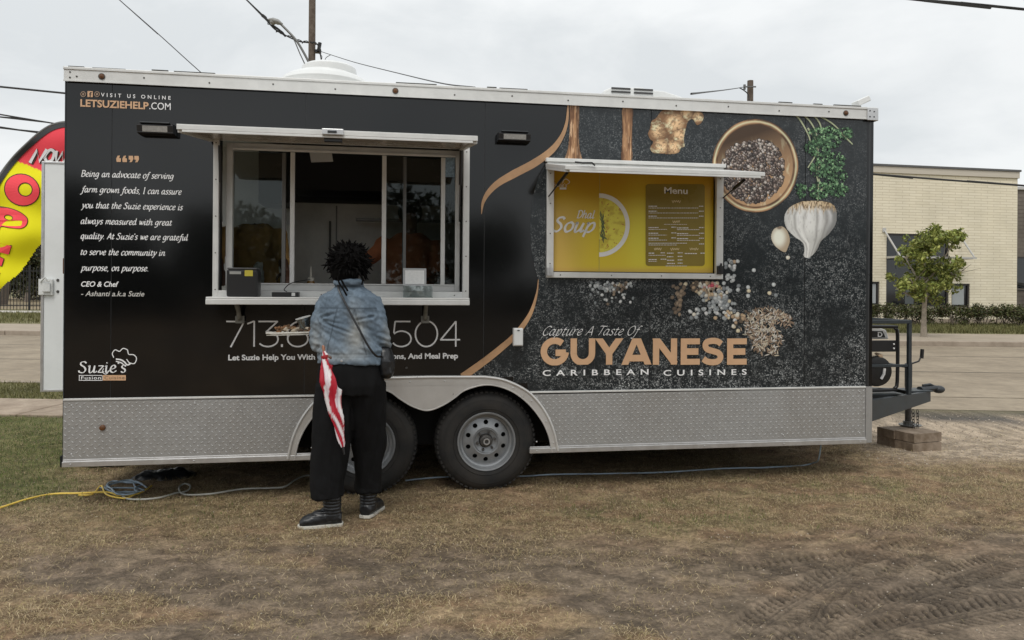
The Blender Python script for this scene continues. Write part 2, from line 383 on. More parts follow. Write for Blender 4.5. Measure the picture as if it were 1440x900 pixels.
# wooden spoons / handles at top
def spoon(ol, seed):
    pl = seglist(ol + [ol[0]], True); us = [p[0] for p in pl]; vs_ = [p[1] for p in pl]; bb = (min(us), min(vs_), max(us), max(vs_)); cx = (bb[0] + bb[2]) / 2
    def cf(U, V):
        g = fbm(U * 1.1 + seed, V * .05, 4, seed); e = np.abs(U - cx) / 12
        c = mix3(L3((150, 108, 66)), L3((96, 62, 34)), sst(.38, .62, g)); c = mix3(c, L3((196, 158, 116)), sst(.62, .8, fbm(U * .8, V * .09, 3, seed + 5)) * .8)
        return mix3(c, L3((60, 38, 22)), sst(.35, .6, e) * .5)
    return paint('wooden_spoon_print', bb, lambda U, V: inpoly(U, V, pl), cf)
spoon([(802, 145), (801, 180), (799, 205), (794, 222), (788, 230), (800, 232), (817, 232), (821, 230), (816, 212), (814, 190), (814, 146)], 2)
spoon([(875, 149), (875, 190), (874, 231), (888, 232), (889, 190), (890, 150), (882, 149)], 7)
# ginger
gl = seglist([(942, 152), (930, 156), (922, 166), (916, 170), (914, 180), (911, 188), (914, 196), (918, 200), (914, 208), (918, 215), (930, 216), (942, 217), (954, 215), (958, 208), (963, 206), (962, 195), (965, 180), (968, 171), (974, 168), (980, 176), (987, 172), (990, 163), (985, 156), (976, 151), (966, 151), (955, 150), (942, 152)])
KN = [(925, 184, 13), (948, 172, 17), (930, 206, 13), (948, 207, 13), (981, 164, 10), (966, 158, 11), (955, 190, 12)]
def gingc(U, V):
    w = fbm(U * .12, V * .12, 3, 4); d = np.full(U.shape, 9.0); d2 = np.full(U.shape, 9.0); id_ = np.zeros(U.shape)
    for i, (a, b, r) in enumerate(KN):
        e = np.hypot(U - a, V - b) / r + (w - .5) * .35; sw = e < d; d2 = np.where(sw, d, np.minimum(d2, e)); id_ = np.where(sw, i, id_); d = np.minimum(d, e)
    c = mix3(L3((198, 160, 110)), L3((112, 78, 44)), sst(.2, 1.0, d)); c = mix3(c, L3((222, 192, 150)), sst(.5, .8, fbm(U * .16, V * .22, 4, 9)) * .6); c = mix3(c, L3((96, 68, 42)), sst(.48, .3, fbm(U * .4 + 9, V * .4, 4, 19)) * .7)
    c = mix3(c, L3((84, 60, 40)), sst(.09, .0, d2 - d) * .7); rough_ = ((id_ == 0) | (id_ == 2) | (id_ == 3) | (id_ == 4))
    cr_ = np.abs(fbm(U * .35, V * .35, 3, 21) - .5); c = mix3(c, L3((92, 68, 48)), np.where(rough_, sst(.05, .0, cr_) * .75, 0))
    rg = np.sin((U * .75 + V * .5) * .55 + w * 5); return mix3(c, L3((120, 84, 48)), np.where(rough_, 0, sst(.8, 1, rg) * .5))
paint('ginger_print', (905, 148, 995, 222), lambda U, V: inpoly(U, V, gl), gingc)
# bowl of peppercorns
BC = (1062, 233); BRU, BRV = 61, 66
corns = []
_r = random.Random(5)
for i in range(1250):
    a = _r.uniform(0, 6.283); rr = math.sqrt(_r.random()); uu = 1059 + 44 * rr * math.cos(a); vv = 239 + 46 * rr * math.sin(a)
    if vv < 196 + abs(uu - 1064) * .25: continue
    corns.append((uu, vv, _r.uniform(1.8, 3.0), _r.choice([(74, 60, 54), (96, 84, 78), (126, 112, 102), (60, 48, 42), (160, 148, 136), (52, 46, 44), (110, 92, 80)])))
def bowlc(U, V):
    du, dv = (U - BC[0]) / BRU, (V - BC[1]) / BRV; r = np.hypot(du, dv); an = np.arctan2(dv, du)
    g = fbm(an * 3 + 20, r * 14, 4, 3); g2 = fbm(U * .25 + 3, V * .08, 4, 8)
    c = mix3(L3((88, 60, 36)), L3((158, 116, 74)), sst(.35, .65, g)); c = mix3(c, L3((224, 190, 146)), sst(.035, 0, np.abs(r - .94)) * .75)
    inner = sst(.89, .87, r); shade = np.clip((dv * .8 + du * .25 + .55), 0, 1)
    ci = mix3(L3((62, 44, 28)), L3((164, 126, 84)), shade); ci = mix3(ci, L3((232, 200, 150)), sst(.55, .8, g2) * shade * .6)
    c = mix3(c, ci, inner); c = mix3(c, L3((60, 40, 24)), sst(.03, 0, np.abs(r - .885)) * .7); c = mix3(c, L3((50, 32, 20)), sst(.975, 1.0, r) * .8)
    for (a, b, rr, k) in corns:
        s_ = (np.abs(U - a) < rr + 1) & (np.abs(V - b) < rr + 1)
        if not s_.any(): continue
        d = np.hypot(U[s_] - a, V[s_] - b) / rr; dd = np.hypot(U[s_] - a + rr * .3, V[s_] - b + rr * .35) / rr
        cc = mix3(L3(k), L3((30, 24, 22)), sst(.5, 1.0, d)); cc = mix3(cc, L3(tuple(min(235, x + 70) for x in k)), sst(.5, .05, dd))
        o_ = c[s_]; o_ = np.where((d < 1)[:, None], cc, o_); c[s_] = o_
    return c
paint('peppercorn_bowl_print', (998, 164, 1126, 302), lambda U, V: np.hypot((U - BC[0]) / BRU, (V - BC[1]) / BRV) < 1, bowlc)
# parsley
_r = random.Random(11); it = []
CL = [(1160, 188, 22, 11), (1187, 187, 13, 8), (1150, 208, 17, 12), (1168, 226, 20, 15), (1152, 238, 13, 12), (1178, 248, 14, 13), (1127, 268, 9, 10), (1152, 268, 14, 12), (1180, 268, 13, 10), (1163, 200, 20, 10), (1168, 258, 12, 8)]
for (a, b, ru, rv) in CL:
    for i in range(int(ru * rv * .52)):
        t = _r.uniform(0, 6.28); rr = math.sqrt(_r.random()); c = (a + ru * rr * math.cos(t), b + rv * rr * math.sin(t)); sz = _r.uniform(1.1, 3.2); o_ = _r.uniform(0, 6.28)
        ol = [(c[0] + sz * (1.1 if k % 2 else .45) * math.cos(o_ + k * .785), c[1] + sz * (1.1 if k % 2 else .45) * math.sin(o_ + k * .785)) for k in range(8)]
        base = _r.choice([(66, 112, 66), (44, 82, 50), (104, 160, 100), (132, 182, 122), (34, 60, 42), (76, 122, 80), (54, 96, 58)])
        it.append((ol, c, SP(*[x * .62 for x in base]), SP(*base)))
_r.shuffle(it)
def ribb(pts, w0, w1, col, cc=None):
    pp = seglist(pts); n = len(pp); L_, R_ = [], []
    for i, (a, b) in enumerate(pp):
        p0, p1 = pp[max(0, i - 1)], pp[min(n - 1, i + 1)]; dx, dy = p1[0] - p0[0], p1[1] - p0[1]; l = math.hypot(dx, dy) or 1; w_ = (w0 + (w1 - w0) * i / (n - 1)) / 2
        L_.append((a - dy / l * w_, b + dx / l * w_)); R_.append((a + dy / l * w_, b - dx / l * w_))
    return [([L_[i], L_[i + 1], R_[i + 1], R_[i]], pp[i], SP(*col), SP(*(cc or col))) for i in range(n - 1)]
st = []
for pts in ([(1117, 160), (1126, 170), (1136, 188), (1140, 200)], [(1128, 160), (1140, 172), (1148, 188), (1152, 206)], [(1143, 161), (1152, 172), (1156, 184)], [(1150, 162), (1168, 172), (1182, 184)],
            [(1136, 180), (1146, 196), (1150, 216), (1148, 240), (1151, 262), (1150, 282)], [(1152, 206), (1146, 220), (1136, 236)], [(1152, 256), (1150, 240), (1156, 226)], [(1151, 270), (1162, 262), (1172, 258)], [(1182, 186), (1192, 196), (1199, 203)]):
    st += ribb(pts, 2.6, 1.6, (126, 138, 100), (168, 170, 136))
fans('parsley_stem_print', st, y=-.0046)
fans('parsley_leaf_print', it, y=-.0075)
# garlic bulb and clove
gb = seglist([(1127, 283), (1112, 290), (1104, 300), (1103, 312), (1107, 323), (1117, 333), (1128, 341), (1131, 350), (1130, 360), (1136, 363), (1144, 358), (1150, 350), (1155, 339), (1166, 329), (1175, 316), (1177, 303), (1174, 290), (1164, 284), (1146, 282), (1127, 283)])
def garc(U, V):
    hv = [282, 286, 291, 303, 312, 322, 334, 342, 350, 363]; hw = [16, 24, 30, 37, 37, 34, 26, 15, 10, 7]; cxv = [1148, 1144, 1141, 1140, 1140, 1139, 1141, 1142, 1141, 1138]
    t = np.clip((U - np.interp(V, hv, cxv)) / np.interp(V, hv, hw), -1, 1); g = fbm(t * 3 + 3, V * .05, 4, 5); g2 = fbm(t * 22, V * .16, 3, 8)
    c = mix3(L3((108, 108, 106)), L3((192, 192, 187)), np.clip(1.1 * (1 - np.clip(t + .22, -1, 1) ** 2) ** .5 - .18 + .25 * (g - .5), 0, 1)); c = mix3(c, L3((118, 112, 110)), sst(.55, .75, g2) * .35)
    for t0, k, dv in ((-.62, .5, .1), (-.22, .3, -.15), (.22, .5, .2), (.60, .4, 0)):
        e = np.abs(t - t0 - dv * .25 * np.sin((V - 290) * .045) - .03 * (g2 - .5)); c = mix3(c, L3((86, 80, 78)), k * np.exp(-(e / .06) ** 2) * sst(288, 300, V)); c = mix3(c, L3((236, 236, 230)), .55 * np.exp(-((t - t0 - .16) / .07) ** 2) * sst(330, 300, V))
    c = mix3(c, L3((110, 108, 102)), sst(320, 338, V) * .35 * (t > -.2)); q_ = sst(300, 288, V + (fbm(U * .5, V * .1, 2, 9) - .5) * 16)
    c = mix3(c, L3((176, 146, 92)), q_ * .75); return mix3(c, L3((84, 62, 38)), q_ * sst(.45, .62, fbm(U * .9, V * .35, 3, 2)) * .9)
paint('garlic_bulb_print', (1098, 278, 1182, 366), lambda U, V: inpoly(U, V, gb), garc)
gc = seglist([(1096, 318), (1088, 322), (1084, 332), (1087, 342), (1094, 350), (1104, 355), (1108, 349), (1111, 338), (1108, 326), (1102, 319), (1096, 318)])
paint('garlic_clove_print', (1080, 314, 1116, 358), lambda U, V: inpoly(U, V, gc), lambda U, V: mix3(mix3(L3((206, 196, 176)), L3((148, 130, 104)), sst(.3, 1, np.hypot((U - 1095) / 14, (V - 334) / 19))), L3((96, 74, 56)), sst(5, 2, np.hypot(U - 1096, (V - 320) * 1.4)) * .8))
# beans and grains
_r = random.Random(23); it = []
def bean(a, b, r, cols, el=1.0, an=0):
    c = _r.choice(cols); k = 9; ol = []
    for i in range(k):
        t = i / k * 6.283; x, y = r * el * math.cos(t), r * math.sin(t) * _r.uniform(.85, 1.1); ol.append((a + x * math.cos(an) - y * math.sin(an), b + x * math.sin(an) + y * math.cos(an)))
    it.append((ol, (a - r * .2, b - r * .25), SP(*[x * .72 for x in c]), SP(*c)))
gry = [(150, 156, 158), (178, 182, 182), (120, 126, 128), (198, 200, 198)]; crm = [(206, 186, 152), (186, 158, 120), (170, 140, 104), (220, 206, 180)]; brn = [(112, 94, 74), (90, 76, 62), (140, 120, 96)]; pnk = [(190, 60, 84), (206, 120, 112)]
for n, (a, b, sa, sb), cs, rr in ((46, (848, 402, 16, 9), gry, 2.6), (30, (870, 408, 14, 14), gry + brn, 2.4), (16, (880, 396, 12, 7), gry + brn, 2.8), (7, (868, 424, 20, 6), gry, 2.2), (60, (985, 400, 18, 10), crm + brn, 3.3), (55, (1005, 412, 16, 12), crm + gry, 3.2), (45, (1015, 425, 13, 9), gry, 3.2), (30, (955, 420, 9, 16), brn, 3.2), (20, (1000, 436, 18, 5), gry, 3), (24, (1024, 440, 12, 8), gry + crm, 3),
                                 (8, (1000, 402, 9, 5), pnk, 3), (26, (1027, 385, 9, 22), gry, 3.2), (16, (1040, 452, 9, 12), brn + crm, 3.2)):
    for i in range(n):
        a1, b1 = _r.gauss(a, sa * .62), _r.gauss(b, sb * .62)
        if MX0 < P(a1, b1 - 5).x < MX1 + .06 and b1 < 397: continue
        bean(a1, b1, _r.uniform(.8, 1.15) * rr * .85, cs, _r.uniform(1, 1.35), _r.uniform(0, 3))
for (a, b) in ((1052, 404), (1053, 409), (1088, 400), (1052, 416), (1082, 412), (1091, 415), (1006, 447), (1018, 447), (972, 447), (979, 446), (976, 442), (1060, 380), (1033, 368), (1028, 368), (1108, 362), (1137, 361), (870, 400)): bean(a, b, 3, gry + crm)
fans('scattered_bean_print', it, y=-.0045)
rc = seglist([(1056, 437), (1050, 447), (1046, 460), (1050, 470), (1060, 480), (1062, 492), (1074, 497), (1090, 497), (1094, 488), (1098, 474), (1094, 462), (1088, 458), (1096, 454), (1108, 460), (1114, 452), (1108, 444), (1094, 436), (1076, 434), (1056, 437)])
it = []
for i in range(1150):
    a, b = _r.uniform(1040, 1120), _r.uniform(430, 504)
    if not inpoly(np.array([a + _r.gauss(0, 1.6)]), np.array([b + _r.gauss(0, 1.6)]), rc)[0]: continue
    t = _r.uniform(0, 3.14); l, w_ = _r.uniform(2.8, 4.6), .75; ca, sa = math.cos(t), math.sin(t); c = _r.choice([(206, 186, 160), (176, 150, 122), (150, 124, 98), (222, 208, 186), (120, 98, 78)])
    it.append(([(a + l * ca, b + l * sa), (a + l * .5 * ca - w_ * sa, b + l * .5 * sa + w_ * ca), (a - l * .5 * ca - w_ * sa, b - l * .5 * sa + w_ * ca), (a - l * ca, b - l * sa), (a - l * .5 * ca + w_ * sa, b - l * .5 * sa - w_ * ca), (a + l * .5 * ca + w_ * sa, b + l * .5 * sa - w_ * ca)], (a, b), SP(*[x * .6 for x in c]), SP(*c)))
fans('rice_pile_print', it, y=-.0048)
# gold swooshes
def swoosh(pts, ws, y=-.0078):
    pp = seglist(pts); n = len(pp); q = B(); L_ = []
    wi = np.interp(np.linspace(0, len(ws) - 1, n), range(len(ws)), ws)
    for i, (a, b) in enumerate(pp):
        p0, p1 = pp[max(0, i - 1)], pp[min(n - 1, i + 1)]; dx, dy = p1[0] - p0[0], p1[1] - p0[1]; l = math.hypot(dx, dy) or 1
        L_.append((P(a - dy / l * wi[i] / 2, b + dx / l * wi[i] / 2, y), P(a + dy / l * wi[i] / 2, b - dx / l * wi[i] / 2, y)))
    for i in range(n - 1): q.add([L_[i][0], L_[i + 1][0], L_[i + 1][1], L_[i][1]], [(0, 1, 2, 3)])
    q.build('gold_swoosh', mat('gold_swoosh_ink', SP(150, 112, 72), .4, var=.25, vs=5), T, fixn=False)
swoosh([(799, 147), (797, 172), (790, 192), (776, 211), (752, 229), (722, 245), (700, 258), (686, 272), (679, 286), (677, 301)], [2, 4, 6, 9, 11, 11, 9, 7, 4, 1])
swoosh([(757, 393), (755, 412), (748, 436), (738, 454), (722, 474), (704, 490), (684, 506), (662, 522), (650, 530)], [1, 2.5, 5, 7, 8, 9, 9.5, 10, 10])
# ================================================================== LETTERING
IT = {'a': (4.6, [[(3.3, 4.3), (2.3, 5), (1, 4.3), (.3, 2.2), (.8, .3), (1.8, .3), (2.9, 1.9), (3.3, 4)], [(3.5, 4.9), (3.1, 1.5), (3.3, .2), (4.1, .5), (4.6, 1.3)]]),
 'b': (4.2, [[(.2, 7.2), (.8, 7.6), (.6, 4), (.5, 1.2), (1.3, .1), (2.6, .4), (3.6, 2.4), (3.2, 4.6), (2.2, 4.9), (.9, 3.2)]]),
 'c': (3.6, [[(3.1, 4.1), (2.6, 5), (1.2, 4.5), (.3, 2.4), (.8, .3), (1.9, .1), (3.3, 1.2)]]),
 'd': (4.6, [[(3.2, 4.3), (2.3, 5), (1, 4.3), (.3, 2.2), (.8, .3), (1.8, .3), (2.9, 1.9), (3.3, 4)], [(3, 7.3), (3.7, 7.7), (3.4, 4), (3.1, 1.2), (3.4, .2), (4.2, .6), (4.6, 1.3)]]),
 'e': (3.7, [[(.5, 2.3), (2, 2.7), (3, 3.7), (2.6, 4.9), (1.5, 4.8), (.5, 3), (.4, 1.2), (1.4, .1), (2.6, .4), (3.5, 1.4)]]),
 'f': (3.0, [[(3.8, 7), (3, 7.7), (2.2, 6.8), (1.7, 4), (1.1, 0), (.5, -2), (-.5, -2.6), (-1, -2)], [(.5, 4.8), (3, 4.8)]]),
 'g': (4.4, [[(3.3, 4.3), (2.3, 5), (1, 4.4), (.3, 2.6), (.8, .8), (1.9, .9), (3, 2.4), (3.4, 4.2)], [(3.6, 4.9), (3.2, 1), (2.6, -1.6), (1.2, -2.6), (0, -2.1)]]),
 'h': (4.5, [[(.2, 7.2), (.9, 7.6), (.7, 4), (.3, 0)], [(.6, 2.6), (2, 4.6), (3, 4.9), (3.3, 3.9), (3, 1.2), (3.2, .2), (4, .5), (4.4, 1.2)]]),
 'i': (2.3, [[(.2, 4), (.9, 4.9), (.7, 2), (.6, .6), (1, .1), (1.7, .6), (2.1, 1.3)], [(1, 6.4), (1.3, 7)]]),
 'l': (2.3, [[(.2, 7.2), (.9, 7.6), (.7, 3.5), (.6, .8), (1, .1), (1.8, .6), (2.1, 1.2)]]),
 'm': (6.4, [[(.1, 4.3), (.8, 4.9), (.6, 2), (.3, 0)], [(.6, 2.6), (1.8, 4.6), (2.6, 4.9), (2.9, 4), (2.5, 0)], [(2.8, 2.6), (4, 4.6), (4.9, 4.9), (5.2, 3.9), (4.9, 1.2), (5.1, .2), (5.9, .6), (6.3, 1.3)]]),
 'n': (4.5, [[(.1, 4.3), (.8, 4.9), (.6, 2), (.3, 0)], [(.6, 2.6), (2, 4.6), (3, 4.9), (3.3, 3.9), (3, 1.2), (3.2, .2), (4, .5), (4.4, 1.2)]]),
 'o': (4.0, [[(2, 5), (.8, 4.2), (.3, 2.2), (1, .2), (2.2, .2), (3.4, 1.6), (3.5, 3.8), (2.6, 4.9), (1.9, 5)]]),
 'p': (4.2, [[(.1, 4.3), (.8, 4.9), (.6, 2), (0, -2.6)], [(.6, 2.6), (1.7, 4.5), (2.8, 5), (3.5, 4), (3.4, 1.8), (2.2, .2), (1, .2), (.5, .8)]]),
 'q': (4.4, [[(3.3, 4.3), (2.3, 5), (1, 4.3), (.3, 2.2), (.8, .3), (1.8, .3), (2.9, 1.9), (3.3, 4)], [(3.5, 4.9), (3.1, 1), (2.8, -2.6)]]),
 'r': (3.2, [[(.1, 4.3), (.8, 4.9), (.6, 2), (.3, 0)], [(.6, 2.4), (1.6, 4.4), (2.5, 5), (3.1, 4.5)]]),
 's': (3.2, [[(2.8, 4.2), (2, 5), (.9, 4.5), (.8, 3.4), (2.2, 2.1), (2.3, .8), (1.3, 0), (.1, .7)]]),
 't': (2.7, [[(1.3, 6.5), (1, 3.5), (.7, .9), (1.2, .1), (2.1, .7), (2.5, 1.3)], [(.1, 4.8), (2.5, 4.8)]]),
 'u': (4.6, [[(.1, 4.2), (.8, 4.9), (.6, 2), (.8, .2), (1.7, .2), (2.8, 1.8), (3.3, 4)], [(3.5, 4.9), (3.1, 1.5), (3.3, .2), (4.1, .5), (4.5, 1.2)]]),
 'v': (3.8, [[(.1, 4.4), (.8, 4.9), (1.1, 2.5), (1.3, .1)], [(1.3, .1), (2.8, 2), (3.5, 4), (3.2, 5)]]),
 'w': (5.5, [[(.1, 4.4), (.8, 4.9), (1, 2.5), (1.1, .1)], [(1.1, .1), (2.4, 2.4), (2.9, 4.8)], [(2.9, 4.8), (3, 2.4), (3.3, .1)], [(3.3, .1), (4.8, 2.2), (5.3, 4), (5, 5)]]),
 'x': (3.7, [[(.1, 4.3), (.9, 4.9), (1.8, 2.6), (2.6, .2), (3.4, .6)], [(3.4, 4.7), (2.8, 4.8), (.7, .2), (.1, .3)]]),
 'y': (3.8, [[(.1, 4.4), (.8, 4.9), (1.2, 2.5), (1.5, .2)], [(3.5, 5), (3.2, 3), (1.5, 0), (.3, -2.2), (-.6, -2.3)]]),
 'z': (3.5, [[(.5, 4.7), (3.2, 4.7)], [(3.2, 4.7), (.2, .3)], [(.2, .3), (2.6, .2), (3.3, .8)]]),
 'B': (5.0, [[(1, 7.4), (.6, 0)], [(.2, 7.5), (2.5, 7.6), (4, 6.6), (3.4, 4.4), (1, 4)], [(1, 4), (3.4, 3.9), (4.4, 2.2), (3, .2), (0, 0)]]),
 'I': (2.6, [[(1.2, 7.5), (1, 0)], [(.4, 7.5), (2, 7.5)], [(.2, 0), (1.8, 0)]]),
 'S': (4.6, [[(4, 6.6), (3, 7.6), (1.4, 7.2), (1.1, 5.6), (3, 3.8), (3.5, 1.8), (2.2, .1), (.3, .6), (.1, 1.6)]]),
 'A': (5.2, [[(0, 0), (3, 7.6)], [(3, 7.6), (4.6, 0)], [(1.1, 2.6), (4, 2.6)]]),
 'C': (4.8, [[(4.6, 6.4), (3.6, 7.6), (1.6, 6.6), (.4, 3.6), (1, .8), (2.6, 0), (4.6, 1.4)]]),
 'T': (4.4, [[(.3, 7), (1, 7.6), (4.8, 7.4), (5.4, 7.9)], [(2.9, 7.5), (2.3, 2.5), (1.6, 0)]]),
 'O': (5.3, [[(2.8, 7.6), (.8, 6), (.3, 2.8), (1.8, 0), (4, 1.2), (4.9, 4.6), (3.8, 7.3), (2.8, 7.6)]]),
 'D': (5.2, [[(1.4, 7.4), (.9, 0)], [(.1, 6.6), (2, 7.6), (4.4, 6.6), (4.8, 3.4), (3, .4), (.2, .2)]]),
 ',': (1.7, [[(.6, .5), (.6, -.4), (0, -1.4)]]), '.': (1.7, [[(.4, .0), (.7, .6)]]), "'": (1.4, [[(.8, 7.6), (.5, 6)]]), ' ': (2.5, [])}
def arc(cx, cy, rx, ry, a0, a1, n=14): return [(cx + rx * math.cos(R(a0 + (a1 - a0) * i / n)), cy + ry * math.sin(R(a0 + (a1 - a0) * i / n))) for i in range(n + 1)]
GEO = {'G': (7.6, [arc(3.7, 3.5, 3.0, 2.9, 48, 350, 24) + [(6.7, 3.3)], [(6.72, 3.15), (3.9, 3.15)]]),
 'U': (7.0, [[(.9, 8)] + [(.9, 3)] + arc(3.4, 3, 2.5, 2.4, 180, 360, 14) + [(5.9, 8)]]),
 'Y': (6.6, [[(-.4, 8.2), (3.3, 3.1)], [(7.0, 8.2), (3.3, 3.1)], [(3.3, 3.4), (3.3, -1)]]),
 'A': (7.4, [[(-.1, -1), (3.7, 7.6)], [(7.5, -1), (3.7, 7.6)], [(1.5, 1.75), (5.9, 1.75)]]),
 'N': (7.3, [[(.9, -1), (.9, 8)], [(.5, 7.4), (6.4, .2)], [(6.0, -1), (6.0, 8)]]),
 'E': (5.9, [[(.9, -1), (.9, 8)], [(.9, 6.3), (5.4, 6.3)], [(.9, 3.5), (5.0, 3.5)], [(.9, .7), (5.4, .7)]]),
 'S': (6.2, [[(5.3, 5.5), (4.4, 6.15), (3, 6.35), (1.5, 6.0), (1.15, 5.0), (1.7, 4.1), (3.2, 3.6), (4.6, 3.1), (5.15, 2.1), (4.6, 1.0), (3.2, .65), (1.6, .9), (.6, 1.6)]])}
THIN = {'7': (5, [[(0, 6.85), (4.9, 6.85)], [(4.8, 6.95), (1.2, -.1)]]), '1': (2, [[(0, 6.2), (1.8, 6.95)], [(1.8, 7), (1.8, 0)]]),
 '3': (5, [[(.3, 6.85), (4.7, 6.85)], [(4.7, 6.9), (2, 3.9)], arc(2.5, 2.05, 2.3, 2.0, 100, -145, 20)]), '6': (5, [[(4.6, 6.6), (3, 6.9), (1.3, 6.0), (.5, 4.2), (.35, 2.2)], arc(2.7, 2.15, 2.35, 2.1, 180, -180, 26)]),
 '5': (5, [[(4.6, 6.85), (1, 6.85)], [(1, 6.9), (.7, 3.8)], arc(2.5, 2.15, 2.3, 2.1, 140, -150, 22)]), '0': (6, [arc(2.8, 3.5, 2.75, 3.45, 0, 360, 30)]),
 '4': (5, [[(3.9, 0), (3.9, 6.95)], [(3.9, 6.9), (.1, 1.9)], [(.0, 1.9), (5, 1.9)]]), '.': (1, [[(.5, 0), (.5, .7)]])}
def ribbon2(pts, wf, q, fn, clip=None):
    """variable-width ribbon; pts 2-D, wf(i,dir)->half width; fn(a,b)->3-D"""
    n = len(pts)
    if n < 2: return
    Lp, Rp = [], []
    for i in range(n):
        p = pts[i]; a = pts[max(0, i - 1)]; b = pts[min(n - 1, i + 1)]
        if i == n - 1 and math.dist(pts[0], pts[-1]) < .03: b = pts[1]
        if i == 0 and math.dist(pts[0], pts[-1]) < .03: a = pts[-2]
        dx, dy = b[0] - a[0], b[1] - a[1]; l = math.hypot(dx, dy) or 1; dx /= l; dy /= l; w_ = wf(math.atan2(dy, dx))
        Lp.append((p[0] - dy * w_, p[1] + dx * w_)); Rp.append((p[0] + dy * w_, p[1] - dx * w_))
    for i in range(n - 1):
        qd = [Rp[i], Rp[i + 1], Lp[i + 1], Lp[i]]
        if clip:
            for s_, lim in ((1, clip[0]), (-1, -clip[1])):
                o = []
                for k in range(len(qd)):
                    A_, B_ = qd[k], qd[(k + 1) % len(qd)]; ia, ib = A_[1] * s_ >= lim, B_[1] * s_ >= lim
                    if ia: o.append(A_)
                    if ia != ib: t = (lim * s_ - A_[1]) / (B_[1] - A_[1]); o.append((A_[0] + t * (B_[0] - A_[0]), lim * s_))
                qd = o
                if not qd: break
        if len(qd) > 2: q.add([fn(a, b) for a, b in qd], [tuple(range(len(qd)))])
def strokes(text, font, wt, nib=None, shear=0.0, thinr=.3, track=0.0, smooth=True, scale=7.0, clip=None):
    """returns [(polyline, widthfn)], total width"""
    x = 0; out = []; last = None
    for ch in text:
        adv, st_ = font.get(ch, (3, []))
        for s_ in st_:
            pp = [(p.x, p.y) for p in catmull([(a, b, 0) for a, b in s_], 5)] if smooth and len(s_) > 2 else s_
            out.append([(a + x + b * shear, b) for a, b in pp])
        x += adv + track
    wf = (lambda d: wt / 2) if nib is None else (lambda d: wt / 2 * (thinr + (1 - thinr) * abs(math.sin(d - nib))))
    return out, wf
def lay(out, wf, u0, vb, u1, hv, cap, name, m, y, parent=None, clip=None, plane=None, label=None):
    """fit the strokes between pixels u0..u1, baseline vb, cap height hv pixels (cap = cap height in glyph units)"""
    xs = [p[0] for s_ in out for p in s_]; x0, x1 = min(xs), max(xs)
    A_ = P(u0, vb, y); B_ = P(u1, vb, y); zb = P((u0 + u1) / 2, vb, y).z; zt = P((u0 + u1) / 2, vb - hv, y).z
    kx = (B_.x - A_.x) / (x1 - x0); kz = (zt - zb) / cap; q = B(); i = [0]
    for s_ in out:
        i[0] += 1; yy = y - (i[0] % 9) * .00012
        # ribbon in glyph units, anisotropic scaling handled by width in z units
        pts = [((a - x0) * kx, b * kz) for a, b in s_]
        ribbon2(pts, lambda d: wf(d) * kz, q, lambda a, b: (A_.x + a, yy, zb + b), clip=(clip[0] * kz, clip[1] * kz) if clip else None)
    return q.build(name, m, parent or T, fixn=False, label=label)
_cap = {}
def bfont(text, track=1.0, off=0.0, shear=0.0):
    c = bpy.data.curves.new('tmp', 'FONT'); c.body = text; c.space_character = track; c.offset = off; c.shear = shear; c.resolution_u = 4
    o = bpy.data.objects.new('tmp', c); COL.objects.link(o); dg = bpy.context.evaluated_depsgraph_get(); me = bpy.data.meshes.new_from_object(o.evaluated_get(dg))
    n = len(me.vertices); v = np.zeros(n * 3); me.vertices.foreach_get('co', v); fs = [tuple(p.vertices) for p in me.polygons]
    bpy.data.objects.remove(o); bpy.data.curves.remove(c); bpy.data.meshes.remove(me); return v.reshape(-1, 3), fs
_h, _ = bfont('H'); CAPH = _h[:, 1].max()
def blay(text, u0, vb, u1, hv, name, m, y=-.009, track=1.0, off=0.0, shear=0.0, parent=None, fn=None, label=None):
    v, fs = bfont(text, track, off, shear); x0, x1 = v[:, 0].min(), v[:, 0].max()
    A_ = P(u0, vb, y); B_ = P(u1, vb, y); um = (u0 + u1) / 2; zb = P(um, vb, y).z; zt = P(um, vb - hv, y).z; kx = (B_.x - A_.x) / (x1 - x0); kz = (zt - zb) / CAPH
    q = B(); q.add([(A_.x + (a - x0) * kx, y, zb + b * kz) for a, b, _ in v], fs)
    return q.build(name, m, parent or T, fixn=False, label=label)
# quote
q5 = [('Being an advocate of serving', 114, 250, 244), ('farm grown foods, I can assure', 113, 272, 255), ('you that the Suzie experience is', 114, 294, 257), ('always measured with great', 114, 316, 242), ('quality. At Suzie\'s we are grateful', 114, 337, 264), ('to serve the community in', 114, 359, 232), ('purpose, on purpose.', 114, 381, 208)]
for t_, a, b, c in q5:
    o_, wf = strokes(t_, IT, 1.25, nib=R(35), shear=.16, thinr=.42, track=.25); lay(o_, wf, a, b, c, 8.6, 7.6, 'quote_line', m_wtxt, -.005)
blay('CEO & Chef', 114, 403, 167, 7, 'quote_signature', m_wtxt, off=.02, shear=.25, y=-.005)
blay('- Ashanti a.k.a Suzie', 114, 416.5, 203, 7, 'quote_signature', mat('grey_lettering', SP(168, 166, 160), .35), off=.006, shear=.25, y=-.005)
# quote marks
q = B()
for i, u in enumerate((167, 175.5, 184, 192)):
    s_ = -1 if i < 2 else 1
    ol = [(-3, -4.5), (3, -4.5), (3.6, 0), (1.5, 4.2), (-1.8, 4.6), (-.6, 1), (-3, .6)]
    ol = [(a * (1 if s_ > 0 else -1), b * (1 if s_ > 0 else -1)) for a, b in ol]
    q.poly([[(a + u, b + 223.5 + (i - 1.5) * .2) for a, b in ol]], lambda a, b, t: P(a, b, -.005))
q.build('quote_marks', m_gtxt, T, fixn=False)
